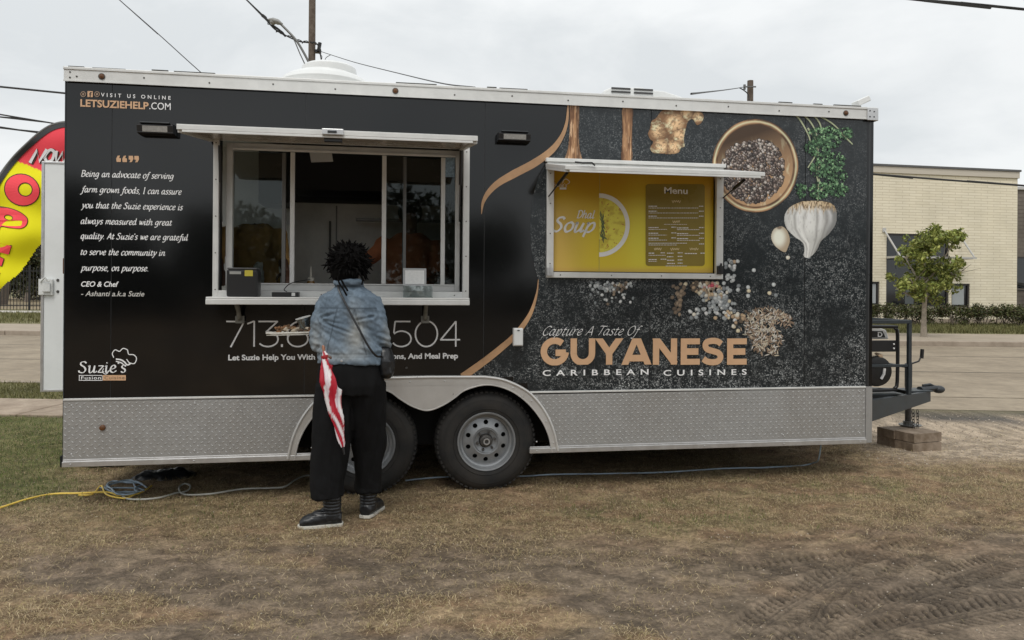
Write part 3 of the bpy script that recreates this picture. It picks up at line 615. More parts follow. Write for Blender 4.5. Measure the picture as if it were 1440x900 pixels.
# web address
blay('VISIT US ONLINE', 142, 138, 240, 5, 'web_caption', m_wtxt, track=1.75, off=.015, y=-.005)
blay('LETSUZIEHELP', 113, 151.5, 209, 9.5, 'web_address', m_gtxt, track=1.0, off=.028, y=-.005)
blay('.COM', 210, 154, 240, 9.5, 'web_address', m_wtxt, off=.004, y=-.005)
q = B()
for u in (117, 136.5):
    q.poly([[(u + 4 * math.cos(k * .393), 132.4 + 4 * math.sin(k * .393)) for k in range(16)], [(u + 2.9 * math.cos(k * .393), 132.4 + 2.9 * math.sin(k * .393)) for k in range(16)]], lambda a, b, t: P(a, b, -.005))
    q.poly([[(u + 1.7 * math.cos(k * .785), 132.4 + 1.7 * math.sin(k * .785)) for k in range(8)]], lambda a, b, t: P(a, b, -.005))
q.build('globe_icon', mat('dull_tan', SP(128, 104, 82), .4), T, fixn=False)
q = B(); q.poly([[(123, 128), (130.5, 128.3), (130.5, 136.6), (123, 136.3)]], lambda a, b, t: P(a, b, -.005)); q.build('square_icon', m_gtxt, T, fixn=False)
blay('f', 125.3, 135.8, 129, 6.2, 'square_icon_letter', m_black, off=.02, y=-.006)
# logo
o_, wf = strokes("Suzie's", IT, 1.1, nib=R(20), shear=.0, thinr=.35, track=.35); lay(o_, wf, 111, 524, 177, 15.5, 7.6, 'logo_lettering', m_wtxt, -.005)
def pxstroke(pts, w_, y=-.005, q=None, closed=False):
    pp = seglist(pts); q2 = q or B(); ribbon2(pp, lambda d: w_ / 2, q2, lambda a, b: P(a, b, y)); return q2
q = pxstroke([(160, 503), (158, 497), (162, 492), (168, 494), (173, 490), (179, 492), (181, 498), (188, 499), (192, 504), (189, 511), (182, 510), (178, 505)], 1.3)
pxstroke([(163, 505), (170, 506), (175, 509), (179, 513), (184, 511)], 2.0, q=q, y=-.0053); pxstroke([(163, 508), (170, 510), (174, 513)], 1.6, q=q, y=-.0054)
pxstroke([(146, 518), (144, 523), (149, 526), (154, 521)], 1.1, q=q, y=-.0056); q.build('chef_hat_logo', m_wtxt, T, fixn=False)
q = B()
fr = lambda a0, b0, a1, b1: [(a0, b0), (a1, b0), (a1, b1), (a0, b1)]
q.poly([fr(111, 527.5, 144, 535.3), fr(112, 528.4, 143.3, 534.4)], lambda a, b, t: P(a, b, -.005)); q.build('logo_box', m_wtxt, T, fixn=False)
q = B(); q.poly([fr(144.5, 527.5, 177, 535)], lambda a, b, t: P(a, b, -.005)); q.build('logo_box', m_gtxt, T, fixn=False)
blay('Fusion', 114, 533.4, 142, 4.2, 'logo_caption', m_wtxt, off=.015, y=-.006, track=1.15); blay('Cuisine', 147, 533.2, 175, 4.2, 'logo_caption', mat('dark_tan', SP(110, 84, 58), .4), off=.005, y=-.006, track=1.15)
# phone
for ch, a, b in (('7', 318, 344), ('1', 347.5, 357.3), ('3', 363, 391), ('6', 404.5, 433), ('5', 552.5, 578), ('0', 584, 615), ('4', 619, 647)):
    o_, wf = strokes(ch, THIN, .42, smooth=(ch in '6')); lay(o_, wf, a, 487.6, b, 36.3, 7, 'phone_digit', m_wtxt, -.005)
q = B(); q.poly([fr(395, 484, 398, 488)], lambda a, b, t: P(a, b, -.005)); q.build('phone_dot', m_wtxt, T, fixn=False)
blay('Let Suzie Help You With', 321, 506, 443, 7.2, 'slogan_line', m_wtxt, off=.03, y=-.005); blay('ions, And Meal Prep', 549, 504.2, 644, 7.2, 'slogan_line', m_wtxt, off=.03, y=-.005)
# headline
x0 = 762
for ch, a, b in (('G', 761, 798), ('U', 802, 837), ('Y', 838, 875), ('A', 876, 914), ('N', 918, 952), ('E', 957, 984), ('S', 987, 1018), ('E', 1022, 1050)):
    q = B(); o_ = GEO[ch][1]; W_ = 1.75; xs_ = {'G': (0, 7.2), 'U': (0, 6.8), 'Y': (-.3, 6.9), 'A': (-.2, 7.6), 'N': (0, 6.9), 'E': (0, 5.4), 'S': (.25, 6.05)}[ch]; x0_, x1_ = xs_
    pA, pB = P(a, 513, -.0085), P(b, 513, -.0085); kx = (pB.x - pA.x) / (x1_ - x0_); kz = (P((a + b) / 2, 476, -.0085).z - P((a + b) / 2, 513, -.0085).z) / 7
    for i, s_ in enumerate(o_):
        pp = [(p.x, p.y) for p in catmull([(c, d, 0) for c, d in s_], 5)] if ch == 'S' else s_
        cl = (0, 7) if ch in 'UYANE' else (-.2, 7.2)
        ribbon2([((c - x0_) * kx, d * kz) for c, d in pp], lambda d: W_ / 2 * kz * (.93 if ch == 'S' else 1), q, lambda c, d: (pA.x + c, -.0085 - i * .0002, pA.z + d), clip=(cl[0] * kz, cl[1] * kz))
    q.build('headline_letter', m_gtxt, T, fixn=False)
o_, wf = strokes('Capture A Taste Of', IT, .75, nib=R(40), shear=.42, thinr=.25, track=.3); lay(o_, wf, 764, 471.5, 903, 13, 7.6, 'script_line', m_wtxt, -.0098)
for wd, a, b in (('CARIBBEAN', 763, 912), ('CUISINES', 933, 1050)):
    blay(wd, a, 527.5, b, 7.6, 'cuisine_line', m_wtxt, track=1.9, off=.02, y=-.0085)
# ================================================================== SKIRT, FENDER, WHEELS
yS = -.012
iz = [P(u, v, yS) for u, v in ((776, 636), (771, 612), (760, 589), (740, 565), (715, 548), (685, 541), (655, 548), (638, 560), (620, 571), (599, 577))]
inR = [(p.x, p.z) for p in iz]
inR[-1] = (WM, inR[-1][1])
inner = inR + [(2 * WM - x, z) for x, z in reversed(inR[:-1])]
innc = [(p.x, p.y) for p in catmull([(a, b, 0) for a, b in inner], 6)]
ouR = [(p.x, p.z) for p in (P(u, v, yS) for u, v in ((784, 634), (778, 606), (766, 579), (747, 555), (727, 542), (705, 533.5), (682, 530), (650, 529.5)))]
zt_f = ouR[-1][1]; ouR[-1] = (WM, zt_f)
outc = [(p.x, p.y) for p in catmull([(a, b, 0) for a, b in ouR[:-1]], 6)] + [(WM, zt_f)]
outc = outc + [(2 * WM - x, z) for x, z in reversed(outc[:-1])]
# skirt plates (left, right) with arch cut-outs
def arch_side(right):
    pts = [(x, z) for x, z in outc if (x > WM) == right and z < ZS + .004]
    return sorted(pts, key=lambda p: p[1])
ra = arch_side(True); la = arch_side(False)
ZB2 = ZB + .03
skr = [(TL - .06, ZB2), (TL - .06, ZS)] + [(a - .008, b) for a, b in reversed(ra)] + [(ra[0][0] - .004, ZB2)]
skl = [(0, ZS), (0, ZB2), (la[0][0] + .004, ZB2)] + [(a + .008, b) for a, b in la]
def dimond(poly, y, name, par):
    V = []; F = []; px_, pz_ = .045, .0225; n = 0
    xs = [p[0] for p in poly]; zs = [p[1] for p in poly]; i = 0; z = min(zs) + .01
    row = 0
    while z < max(zs) - .01:
        x = min(xs) + .012 + (px_ / 2 if row % 2 else 0); k = 0
        while x < max(xs) - .01:
            t = R(45) if (row + 0) % 2 else R(-45); ca, sa = math.cos(t), math.sin(t); l, w_ = .0135, .0038
            if inpoly(np.array([x - .012, x + .012]), np.array([z, z]), poly).all() and inpoly(np.array([x, x]), np.array([z - .01, z + .01]), poly).all():
                o = len(V); V += [(x - l * ca, y, z - l * sa), (x - w_ * -sa, y, z - w_ * ca), (x + l * ca, y, z + l * sa), (x + w_ * -sa, y, z + w_ * ca), (x - l * .45 * ca, y - .003, z - l * .45 * sa), (x + l * .45 * ca, y - .003, z + l * .45 * sa)]
                F += [(o, o + 1, o + 4), (o + 1, o + 5, o + 4), (o + 1, o + 2, o + 5), (o + 2, o + 3, o + 5), (o + 3, o + 4, o + 5), (o + 3, o, o + 4)]
            x += px_; k += 1
        z += pz_; row += 1
    return npmesh(name, np.array(V), np.array(F), mat('tread_bars', (.48, .48, .47), .40, .55, var=.1, vs=4), par, kind='stuff')
def rivets(pts, par, name='rivets', m=m_alu2, r=.006):
    q = B()
    for p in pts: q.lathe([(r, 0), (r * .9, .0025), (r * .4, .004)], p, (0, -1, 0), n=8)
    return q.build(name, m, par, smooth=True, kind='stuff')
for poly in (skl, skr):
    q = B(); q.poly([poly], lambda a, b, t: (a, t, b), th=(-.010, .006)); sk = q.build('skirt_plate', m_plate, T)
    dimond(poly, -.0102, 'tread_pattern', sk)
    xa, xb = min(p[0] for p in poly), max(p[0] for p in poly)
    q = B(); q.box(xa - .002, xb + .002, -.024, .006, ZB - .005, ZB2); q.box(xa, xb, -.016, -.0105, ZB2, ZB2 + .012); q.build('skirt_rail', m_alu2, T, bevel=.003)
    q = B(); q.box(xa, xb, -.016, .004, ZS + .001, ZS + .014); q.build('skirt_trim', m_alu, T, bevel=.002)
    n = max(2, int((xb - xa) / .55)); rivets([(xa + .05 + (xb - xa - .1) * i / n, -.0105, z) for i in range(n + 1) for z in (ZS - .03, ZB2 + .045)] + [(xa + .05 + (xb - xa - .1) * i / n, -.0245, ZB + .012) for i in range(n + 1)], sk)
p_ = P(145, 601); q = B(); q.lathe([(.02, 0), (.017, .012), (.008, .016)], (p_.x, -.01, p_.z), (0, -1, 0), n=14); q.build('marker_light', m_amber, T, smooth=True)
# front corner wrap of the skirt
q = B(); q.poly([[(TL - .058, -.014), (TL - .01, -.014), (TL + .004, .0), (TL + .006, .04), (TL - .002, .04), (TL - .016, .0), (TL - .058, -.002)]], lambda a, b, t: (a, b, t), th=(ZB, ZS + .01)); q.build('skirt_corner', m_plate, T)
# fender plate + rolled lip
m_fend = mat('fender_metal', (.60, .59, .57), .30, .45, var=.1, vs=4)
q = B(); q.poly([outc + list(reversed(innc))], lambda a, b, t: (a, t, b), th=(-.022, -.013)); fen = q.build('fender', m_fend, T, bevel=.002)
q = B(); q.tube([(a, -.02, b) for a, b in outc], .011, 8); q.tube([(a, -.017, b - .012) for a, b in outc[2:-2]], .006, 6); q.build('fender_lip', m_fend, T, smooth=True)
q = B(); q.tube([(a, -.022, b) for a, b in innc], .005, 6); q.build('fender_edge', m_fend, T, smooth=True)
rivets([(a, -.0225, b + .02) for a, b in [(WM - .5, zt_f - .05), (WM + .5, zt_f - .05), (WM - .12, zt_f - .05), (WM + .12, zt_f - .05)]] + [((a + c) / 2, -.0225, (b + d) / 2) for (a, b), (c, d) in zip(outc[3:28:7], innc[3:28:7])], fen)
# wheel wells and underbody
q = B(); q.box(AX0 - .05, AX1 + .05, .022, .55, .80, .82); q.box(AX0 - .05, AX0 - .03, .022, .279, .3, .8); q.box(AX1 + .03, AX1 + .05, .022, .279, .3, .8); q.box(AX0 - .05, AX1 + .05, .28, .29, .30, .8); q.build('wheel_well', m_under, T)
q = B(); q.box(.02, TL - .02, .56, TW - .56, .47, .50); q.box(.02, AX0 - .06, .03, .5595, .47, .50); q.box(AX1 + .06, TL - .02, .03, .5595, .47, .50); q.box(.02, AX0 - .06, TW - .5595, TW - .03, .47, .5); q.box(AX1 + .06, TL - .02, TW - .5595, TW - .03, .47, .5)
q.box(.03, TL - .03, .30, .36, .36, .469); q.box(.03, TL - .03, TW - .36, TW - .30, .36, .469)
for i in range(9):
    x = .15 + i * (TL - .3) / 8; k = .56 if AX0 - .1 < x < AX1 + .06 else .03; q.box(x, x + .04, k, TW - k, .42, .4695)
for x in (WXL, WXR): q.tube([(x, .1, WZc), (x, TW - .1, WZc)], .038, 10)
q.box(WXL - .3, WXR + .3, .36, .40, .33, .37); q.build('chassis_frame', m_under, T)
# wheels
def wheel_at(x, y, near):
    s_ = -1 if near else 1; ax = (0, s_, 0); w_ = B(); r = WRad; o = (x, y, WZc)
    e = B().lathe([(.198, .095), (.205, .1), (.23, .106), (.28, .108), (.315, .100), (.335, .086), (r - .010, .068), (r - .003, .045), (r, .0), (r - .003, -.045), (r - .02, -.08), (.30, -.1), (.21, -.1), (.198, -.09)], o, ax, 72, caps=False)
    # shoulder tread blocks
    for k in range(60):
        a = 2 * math.pi * k / 60
        for rr, h0, h1, dw in ((r - .004, .050, .084, .011), (r - .001, -.02, .03, .010)):
            c = Vector((math.cos(a), 0, math.sin(a)));tg = Vector((-math.sin(a), 0, math.cos(a))); p = Vector(o) + c * rr
            vs = [p + tg * (dw * i) + Vector((0, s_ * (h0 if j == 0 else h1), 0)) + c * (k2 * .007 - (.012 if j else 0) - (.004 if not k2 else 0)) for i in (-1, 1) for j in (0, 1) for k2 in (0, 1)]
            e.add(vs, [(0, 1, 3, 2), (4, 6, 7, 5), (0, 4, 5, 1), (2, 3, 7, 6), (0, 2, 6, 4), (1, 5, 7, 3)])
    for rr in (.235, .296): e.lathe([(rr - .003, .1065), (rr, .1105 if rr < .28 else .107), (rr + .003, .1055)], o, ax, 72, caps=False)
    root = e.build('wheel', m_rubber, T, smooth=True)
    q = B(); q.lathe([(r_ * 1.09, h_) for r_, h_ in ((.186, .098), (.1915, .104), (.188, .109), (.180, .107), (.174, .092), (.168, .07), (.158, .066), (.153, .052), (.150, .035))], o, ax, 64, caps=False); q.build('rim', m_rim, root, smooth=True)
    # disc with ten round hand holes and stud circle
    q = B()
    def fn(a, b, t):
        rr = math.hypot(a, b); h = .048 + .022 * max(0, 1 - abs(rr - .088) / .07); return (x + a * 1.09, y + s_ * (h + t), WZc + b * 1.09)
    for k in range(10):
        a0 = 2 * math.pi * k / 10; am = a0 + math.pi / 10; sec = []
        for rr, rev in ((.152, 1), (.100, -1)):
            aa = [a0 + math.pi / 5 * i / 6 for i in range(7)]; sec += [(rr * math.cos(a), rr * math.sin(a)) for a in (aa if rev > 0 else aa[::-1])]
        hole = [(.121 * math.cos(am) + .0155 * math.cos(-i * .524), .121 * math.sin(am) + .0155 * math.sin(-i * .524)) for i in range(12)]
        q.poly([sec, hole], fn, th=(0, -.010))
    rr_ = [.100, .088, .075, .06, .045]
    for i in range(4):
        for k in range(40):
            qd = [(r1 * math.cos(2 * math.pi * kk / 40), r1 * math.sin(2 * math.pi * kk / 40)) for r1, kk in ((rr_[i], k), (rr_[i], k + 1), (rr_[i + 1], k + 1), (rr_[i + 1], k))]; q.add([fn(a, b, 0) for a, b in qd], [(0, 1, 2, 3)])
    q.build('wheel_disc', m_rim, root, fixn=False)
    q = B(); q.lathe([(.163, .0), (.01, .0)], o, ax, 32, caps=False); q.build('brake_drum', m_under, root)
    q = B(); q.lathe([(.0865, .070), (.084, .074), (.080, .0705)], o, ax, 40, caps=False); q.build('disc_ridge', m_rim, root, smooth=True)
    q = B(); q.lathe([(.045, .045), (.045, .075), (.041, .084), (.03, .086), (.029, .1), (.0, .1)], o, ax, 28, caps=False); q.build('hub_cap', m_hub, root, smooth=True)
    q = B(); q.lathe([(.0225, .1), (.024, .106), (.021, .112), (.016, .112), (.014, .105)], o, ax, 24, caps=False); q.build('grease_cap', m_alu2, root, smooth=True)
    for k in range(6):
        a = 2 * math.pi * (k + .2) / 6; q = B(); p = (x + .064 * math.cos(a), y + s_ * .06, WZc + .064 * math.sin(a)); q.lathe([(.010, 0), (.010, .017), (.006, .022)], p, ax, 6); q.build('lug_nut', m_hub, root)
    return root
for x in (WXL, WXR): wheel_at(x, .13, True); wheel_at(x, TW - .13, False)
# ================================================================== SHELL
q = B(); q.box(0, TL, TW - .02, TW, .14, ZT - .002); q.build('far_side_wall', m_white, T)  # unseen lower part extended near the ground to block light under the trailer
q = B(); q.box(TL - .02, TL, .021, TW - .021, .47, ZT - .01); q.build('front_wall', m_black, T)
q = B(); q.box(0, .02, .021, 1.35, ZB + .02, ZT - .01); q.box(0, .02, 1.351, TW - .021, 2.58, ZT - .01); q.box(0, .02, TW - .07, TW - .021, .46, 2.579); q.build('rear_wall', m_white, T)
q = B(); q.box(-.0005, TL + .0005, -.003, TW + .003, ZT - .004, ZT + .012); q.build('roof', m_alu, T, bevel=.003)
q = B(); q.box(.0205, TL - .0205, .56, TW - .03, .501, .52); q.box(.0205, AX0 - .06, .03, .5595, .501, .52); q.box(AX1 + .06, TL - .0205, .03, .5595, .501, .52); q.build('floor_deck', mat('floor_vinyl', (.28, .27, .25), .5), T)
q = B(); q.box(.021, TL - .021, .021, TW - .021, ZT - .05, ZT - .045); q.build('ceiling_panel', mat('interior_panel', (.6, .6, .58), .5), T)
# roof rail with slightly torn sealant edge
q = B(); q.box(-.008, TL + .01, -.022, .0, ZR, ZT - .004); q.box(-.010, TL + .012, -.028, .03, ZT - .004, ZT + .014); q.build('roof_rail', m_alu, T, bevel=.003)
q = B(); q.box(-.008, TL + .01, -.0255, -.022, ZR - .004, ZR + .005); q.build('rail_lip', m_alu, T)
q = B(); _r = random.Random(3); x = .02
while x < TL:
    l = _r.uniform(.03, .3)
    if _r.random() < .55: q.box(x, x + l, -.027, -.01, ZT + .0145, ZT + .0145 + _r.uniform(.002, .008))
    x += l * _r.uniform(.8, 2)
q.build('roof_sealant', mat('aged_sealant', (.10, .10, .095), .9, var=.5, vs=40), T, kind='stuff')
q = B(); q.box(TL - .075, TL + .014, -.034, -.0225, ZR - .012, ZT + .010); q.box(TL + .0125, TL + .020, -.03, .08, ZR - .012, ZT + .01); q.build('rail_corner_cap', m_alu2, T, bevel=.004)
rivets([(TL - .055, -.034, ZR + .015), (TL - .055, -.034, ZT - .015), (TL - .02, -.034, ZR + .015), (TL - .02, -.034, ZT - .02)], T, 'cap_screws', m_dark)
rivets([(.07 + i * .405, -.0225, ZR + .035 + (.006 if i % 2 else -.006)) for i in range(14)] + [(.03, -.0225, ZR + .02), (.03, -.0225, ZR + .055)], T, 'rail_screws', m_hub)
for u, v in ((145, 107), (556, 124), (1187, 152)):
    p = P(u, v); q = B(); q.lathe([(.017, 0), (.017, .006), (.012, .013), (.004, .015)], (p.x, -.022, ZR + .036), (0, -1, 0), 16); ml = q.build('marker_light', m_amber, T, smooth=True)
    q = B(); q.lathe([(.021, 0), (.021, .004), (.017, .005)], (p.x, -.022, ZR + .036), (0, -1, 0), 18); q.build('light_base', m_hub, ml, smooth=True)
# corner posts
q = B(); q.lathe([(.0, 0), (.045, 0), (.045, ZR - ZS - .012), (0, ZR - ZS - .012)], (TL - .044, .041, ZS + .012), (0, 0, 1), 24, caps=False); q.build('corner_post', mat('corner_black', (.02, .022, .024), .3, var=.3, vs=5), T, smooth=True)
q = B(); q.box(-.006, .0, -.004, .03, ZB + .02, ZR); q.build('corner_trim', m_dark, T)
q = B(); p = P(91.5, 374); q.box(-.014, -.0065, .0, .03, p.z - .05, p.z + .05); q.build('side_marker', m_amber, T, bevel=.003)
# outlet cover
a, b = P(720.5, 461), P(734, 486); q = B(); q.box(a.x, b.x, -.045, -.003, b.z, a.z); ob = q.build('outlet_box', m_white, T, bevel=.005)
q = B(); q.box(a.x + .004, b.x - .004, -.052, -.046, b.z + .006, a.z - .008); q.build('outlet_lid', m_white, ob, bevel=.003)
q = B(); q.box((a.x + b.x) / 2 - .008, (a.x + b.x) / 2 + .008, -.055, -.0525, a.z - .02, a.z - .012); q.build('outlet_latch', m_dark, ob)
p = P(571.5, 517); q = B(); q.lathe([(.009, 0), (.007, .006)], (p.x, -.005, p.z), (0, -1, 0), 10); q.build('panel_screw', m_hub, T)
# ================================================================== SERVING WINDOW

def framemesh(x0, x1, z0, z1, w_, y0, y1, ws=None):
    """rectangular frame as four butted bars; ws = (left,right,bottom,top) widths"""
    l, r, b, t = ws or (w_,) * 4; q = B(); q.box(x0, x0 + l, y0, y1, z0, z1); q.box(x1 - r, x1, y0, y1, z0, z1); q.box(x0 + l, x1 - r, y0, y1, z0, z0 + b); q.box(x0 + l, x1 - r, y0, y1, z1 - t, z1); return q
fx0, fx1 = P(299.5, 300, -.03).x, P(660, 300, -.03).x; fz0, fz1 = wz(418.5, 480), wz(198, 480)
SW = framemesh(fx0, fx1, fz0, fz1, 0, -.035, -.003, ws=(.036, .044, .044, .03)).build('serving_window', m_alu, T, bevel=.003)
rivets([(fx0 + .018, -.0355, z) for z in np.linspace(fz0 + .05, fz1 - .05, 5)] + [(fx1 - .022, -.0355, z) for z in np.linspace(fz0 + .05, fz1 - .05, 5)] + [(x, -.0355, fz0 + .02) for x in np.linspace(fx0 + .1, fx1 - .1, 6)], SW, 'frame_screws', m_hub, .0045)
# reveal lining
q = B(); q.box(SX0, SX0 + .006, .0, .12, SZ0, SZ1); q.box(SX1 - .006, SX1, .0, .12, SZ0, SZ1); q.box(SX0 + .006, SX1 - .006, .0, .12, SZ1 - .006, SZ1); q.box(SX0 + .006, SX1 - .006, .0, .12, SZ0, SZ0 + .006); q.build('window_reveal', m_dark, SW)
yi = .075
ix0, ix1 = P(317.5, 300, yi).x, P(647, 300, yi).x; iz0, iz1 = P(480, 409.5, yi).z, P(480, 206, yi).z
framemesh(ix0, ix1, iz0, iz1, 0, yi, yi + .05, ws=(.042, .034, .042, .034)).build('sash_frame', m_alu, SW, bevel=.003)
q = B(); q.box(ix0 + .0425, ix1 - .0345, yi - .018, yi - .001, iz1 - .05, iz1 - .034); q.build('header_track', m_alu, SW, bevel=.002); q = B(); q.box(ix0 + .0425, ix1 - .0345, yi - .006, yi + .03, iz0 + .0425, iz0 + .052); q.build('sliding_track', m_alu, SW, bevel=.002)
def mull(u, w_, m=m_alu, dy=0, d=.022, nm='mullion'):
    x = P(u, 300, yi + dy).x; q = B(); q.box(x - w_ / 2, x + w_ / 2, yi + dy, yi + dy + d, iz0 + .0525, iz1 - .0505); return q.build(nm, m, SW, bevel=.003)
mull(411, .030); mull(540, .030); mull(623, .030)
m_stile = mat('dark_stile', (.16, .16, .155), .4, .4)
mull(399, .026, m_stile, .03, nm='sash_stile'); mull(568.5, .026, m_stile, .03, nm='sash_stile')
for ua, ub, dy in ((326, 397, .042), (541, 567, .012), (569, 620, .042), (626, 640, .012)):
    a, b = P(ua, 300, yi).x, P(ub, 300, yi).x; q = B(); q.box(a, b, yi + dy, yi + dy + .004, iz0 + .053, iz1 - .051); q.build('glass_pane', m_glass, SW)
# posters stuck to right-hand pane
q = B(); a, b = P(626.5, 221, yi), P(639.5, 249, yi); q.box(a.x, b.x, yi + .007, yi + .011, b.z, a.z); q.build('taped_notice', mat('blue_notice', (.25, .36, .46), .6, var=.5, vs=60), SW)
q = B(); a, b = P(435, 213, .3), P(466, 228, .3); q.add([(a.x, .3, a.z), (b.x, .3, a.z + .01), (b.x + .01, .34, b.z + .01), (a.x + .01, .34, b.z)], [(0, 1, 2, 3)]); q.build('hanging_paper', mat('paper', (.6, .6, .58), .7), SW)
# counter shelf with pipe brackets
cx0, cx1 = P(290, 424, -.25).x, P(660, 424, -.25).x; cz1 = P(480, 418.3, -.27).z; cz0 = P(480, 428.8, -.27).z
q = B(); q.box(cx0, cx1, -.27, -.036, cz1 - .012, cz1); q.box(cx0, cx1, -.275, -.255, cz0, cz1 - .0125); q.box(cx0, cx0 + .02, -.2545, -.036, cz0, cz1 - .0125); q.box(cx1 - .02, cx1, -.2545, -.036, cz0, cz1 - .0125)
SH = q.build('counter_shelf', m_alu, T, bevel=.004)
for u in (337, 598):
    x = P(u, 440, -.04).x; q = B(); q.tube([(x, -.035, cz0 - .10), (x, -.06, cz0 - .09), (x, -.075, cz0 - .05), (x, -.16, cz0 + .004)], [.017, .017, .015, .015], 10); q.box(x - .028, x + .028, -.04, -.008, cz0 - .13, cz0 - .08); q.build('shelf_bracket', mat('grey_pipe', (.22, .22, .2), .5, .3, var=.3, vs=30), SH, smooth=True, bevel=.002)
# hatch: panel hinged on the frame top, propped up by two gas struts
def hatch(x0, x1, yf, zf, zh, th, name, under):
    q = B(); d = Vector((0, yf + .02, zf - zh)); 
    def pt(x, t, o): return (x, -.02 + t * (yf + .02), zh + t * (zf - zh) + o)
    nseg = 1
    q.add([pt(x, t, o) for x in (x0, x1) for t in (0, 1) for o in (0, th)], [(0, 1, 3, 2), (4, 6, 7, 5), (0, 4, 5, 1), (2, 3, 7, 6), (0, 2, 6, 4), (1, 5, 7, 3)])
    H = q.build(name, m_alu, T, bevel=.002)
    q = B(); e = .03; q.add([pt(x, t, o) for x in (x0 + e, x1 - e) for t in (.04, .96) for o in (-.004, -.0005)], [(0, 1, 3, 2), (4, 6, 7, 5), (0, 4, 5, 1), (2, 3, 7, 6), (0, 2, 6, 4), (1, 5, 7, 3)])
    q.build('hatch_underside', under, H)
    q = B()
    for a, b in ((x0, x0 + .028), (x1 - .028, x1)): q.add([pt(x, t, o) for x in (a, b) for t in (.02, .97) for o in (-.016, -.0005)], [(0, 1, 3, 2), (4, 6, 7, 5), (0, 4, 5, 1), (2, 3, 7, 6), (0, 2, 6, 4), (1, 5, 7, 3)])
    q.add([pt(x, t, o) for x in (x0 + .0285, x1 - .0285) for t in (.965, .999) for o in (-.014, -.0006)], [(0, 1, 3, 2), (4, 6, 7, 5), (0, 4, 5, 1), (2, 3, 7, 6), (0, 2, 6, 4), (1, 5, 7, 3)])
    q.build('hatch_rim', m_alu, H, bevel=.002)
    return H
m_brownu = mat('hatch_lining', (.50, .44, .37), .25, .35, var=.1, vs=4)
yf = -.85
ha, hb = P(248, 187, yf), P(672, 193, yf); zf_ = P(460, 190, yf).z
H1 = hatch(ha.x, hb.x, yf, zf_, wz(203.5, 480), .03, 'serving_hatch', m_brownu)
q = B(); a = P(468, 187, yf - .01); q.box(a.x - .06, a.x + .06, yf - .022, yf - .001, zf_ + .0, zf_ + .034); q.build('hatch_latch', m_alu2, H1, bevel=.003)
q = B(); q.box(a.x - .028, a.x + .022, yf - .028, yf - .0225, zf_ + .010, zf_ + .022); q.build('latch_slot', m_dark, H1)
q = B(); q.box(a.x - .05, a.x + .05, yf + .02, yf + .06, zf_ - .03, zf_ - .001); q.build('latch_box', m_plastic, H1)
def strut(p, r_, par):
    p, r_ = Vector(p), Vector(r_); m_ = p.lerp(r_, .48); q = B(); q.tube([p, m_], .011, 10); q.tube([m_, r_], .005, 8); return q.build('gas_strut', m_plastic, par, smooth=True)
strut((SX0 + .03, -.10, wz(208, 310)), (SX0 + .03, -.01, wz(312, 317)), H1); strut((SX1 - .03, -.10, wz(215, 648)), (SX1 - .03, -.01, wz(312, 646)), H1)
q = B()
for x in (ha.x + .02, hb.x - .05): q.box(x, x + .03, -.03, -.005, fz1 - .03, fz1 + .012)
q.build('hinge_bracket', m_alu2, H1, bevel=.002)
# ================================================================== MENU WINDOW
gx0, gx1 = P(769, 310, -.03).x, P(1017, 310, -.03).x; gz0, gz1 = P(890, 391.5, -.03).z, P(890, 232, -.03).z
MW = framemesh(gx0, gx1, gz0, gz1, 0, -.035, -.003, ws=(.05, .055, .04, .03)).build('menu_window', m_alu, T, bevel=.003)
rivets([(gx0 + .024, -.0355, z) for z in np.linspace(gz0 + .1, gz1 - .08, 4)] + [(gx1 - .026, -.0355, z) for z in np.linspace(gz0 + .1, gz1 - .08, 4)] + [(x, -.0355, gz0 + .02) for x in np.linspace(gx0 + .1, gx1 - .1, 4)], MW, 'frame_screws', m_hub, .0045)
q = B(); q.box(MX0, MX0 + .005, 0, .10, MZ0, MZ1); q.box(MX1 - .005, MX1, 0, .10, MZ0, MZ1); q.box(MX0 + .005, MX1 - .005, 0, .1, MZ1 - .005, MZ1); q.box(MX0 + .005, MX1 - .005, 0, .1, MZ0, MZ0 + .005); q.box(MX0, MX1, .10, .11, MZ0, MZ1); q.build('window_reveal', m_dark, MW)
ga, gb = P(795, 236, -.62), P(1076, 244, -.62); gzf = P(935, 243, -.62).z
H2 = hatch(ga.x, gb.x, -.62, gzf, gz1 - .035, .026, 'menu_hatch', mat('bright_lining', (.62, .62, .60), .10, .8))
q = B(); q.box(gx0 - .012, gx1 + .012, -.05, -.003, gz1 + .001, gz1 + .028); q.build('hinge_rail', m_alu, MW, bevel=.004)
strut((ga.x + .06, -.42, gzf + .01), (gx0 + .01, -.04, wz(277, 766)), H2); strut((gb.x - .05, -.42, gzf + .0), (gx1 - .005, -.04, wz(279, 1020)), H2)
a = P(808, 229, -.62); b = P(836, 233, -.62); q = B(); q.tube([(a.x, -.625, a.z + .004), (a.x + .05, -.63, a.z), (b.x - .02, -.635, b.z + .015), (b.x, -.63, b.z)], .006, 8); q.build('hatch_handle', m_plastic, H2, smooth=True)
for u, v in ((773, 378), (1012, 376)):
    p = P(u, v, -.04); q = B(); q.box(p.x - .022, p.x + .022, -.055, -.036, p.z - .05, p.z + .01); q.box(p.x - .006, p.x + .012, -.06, -.0555, p.z - .03, p.z + .03); q.build('window_latch', m_alu2 if u < 900 else m_plastic, MW, bevel=.003)
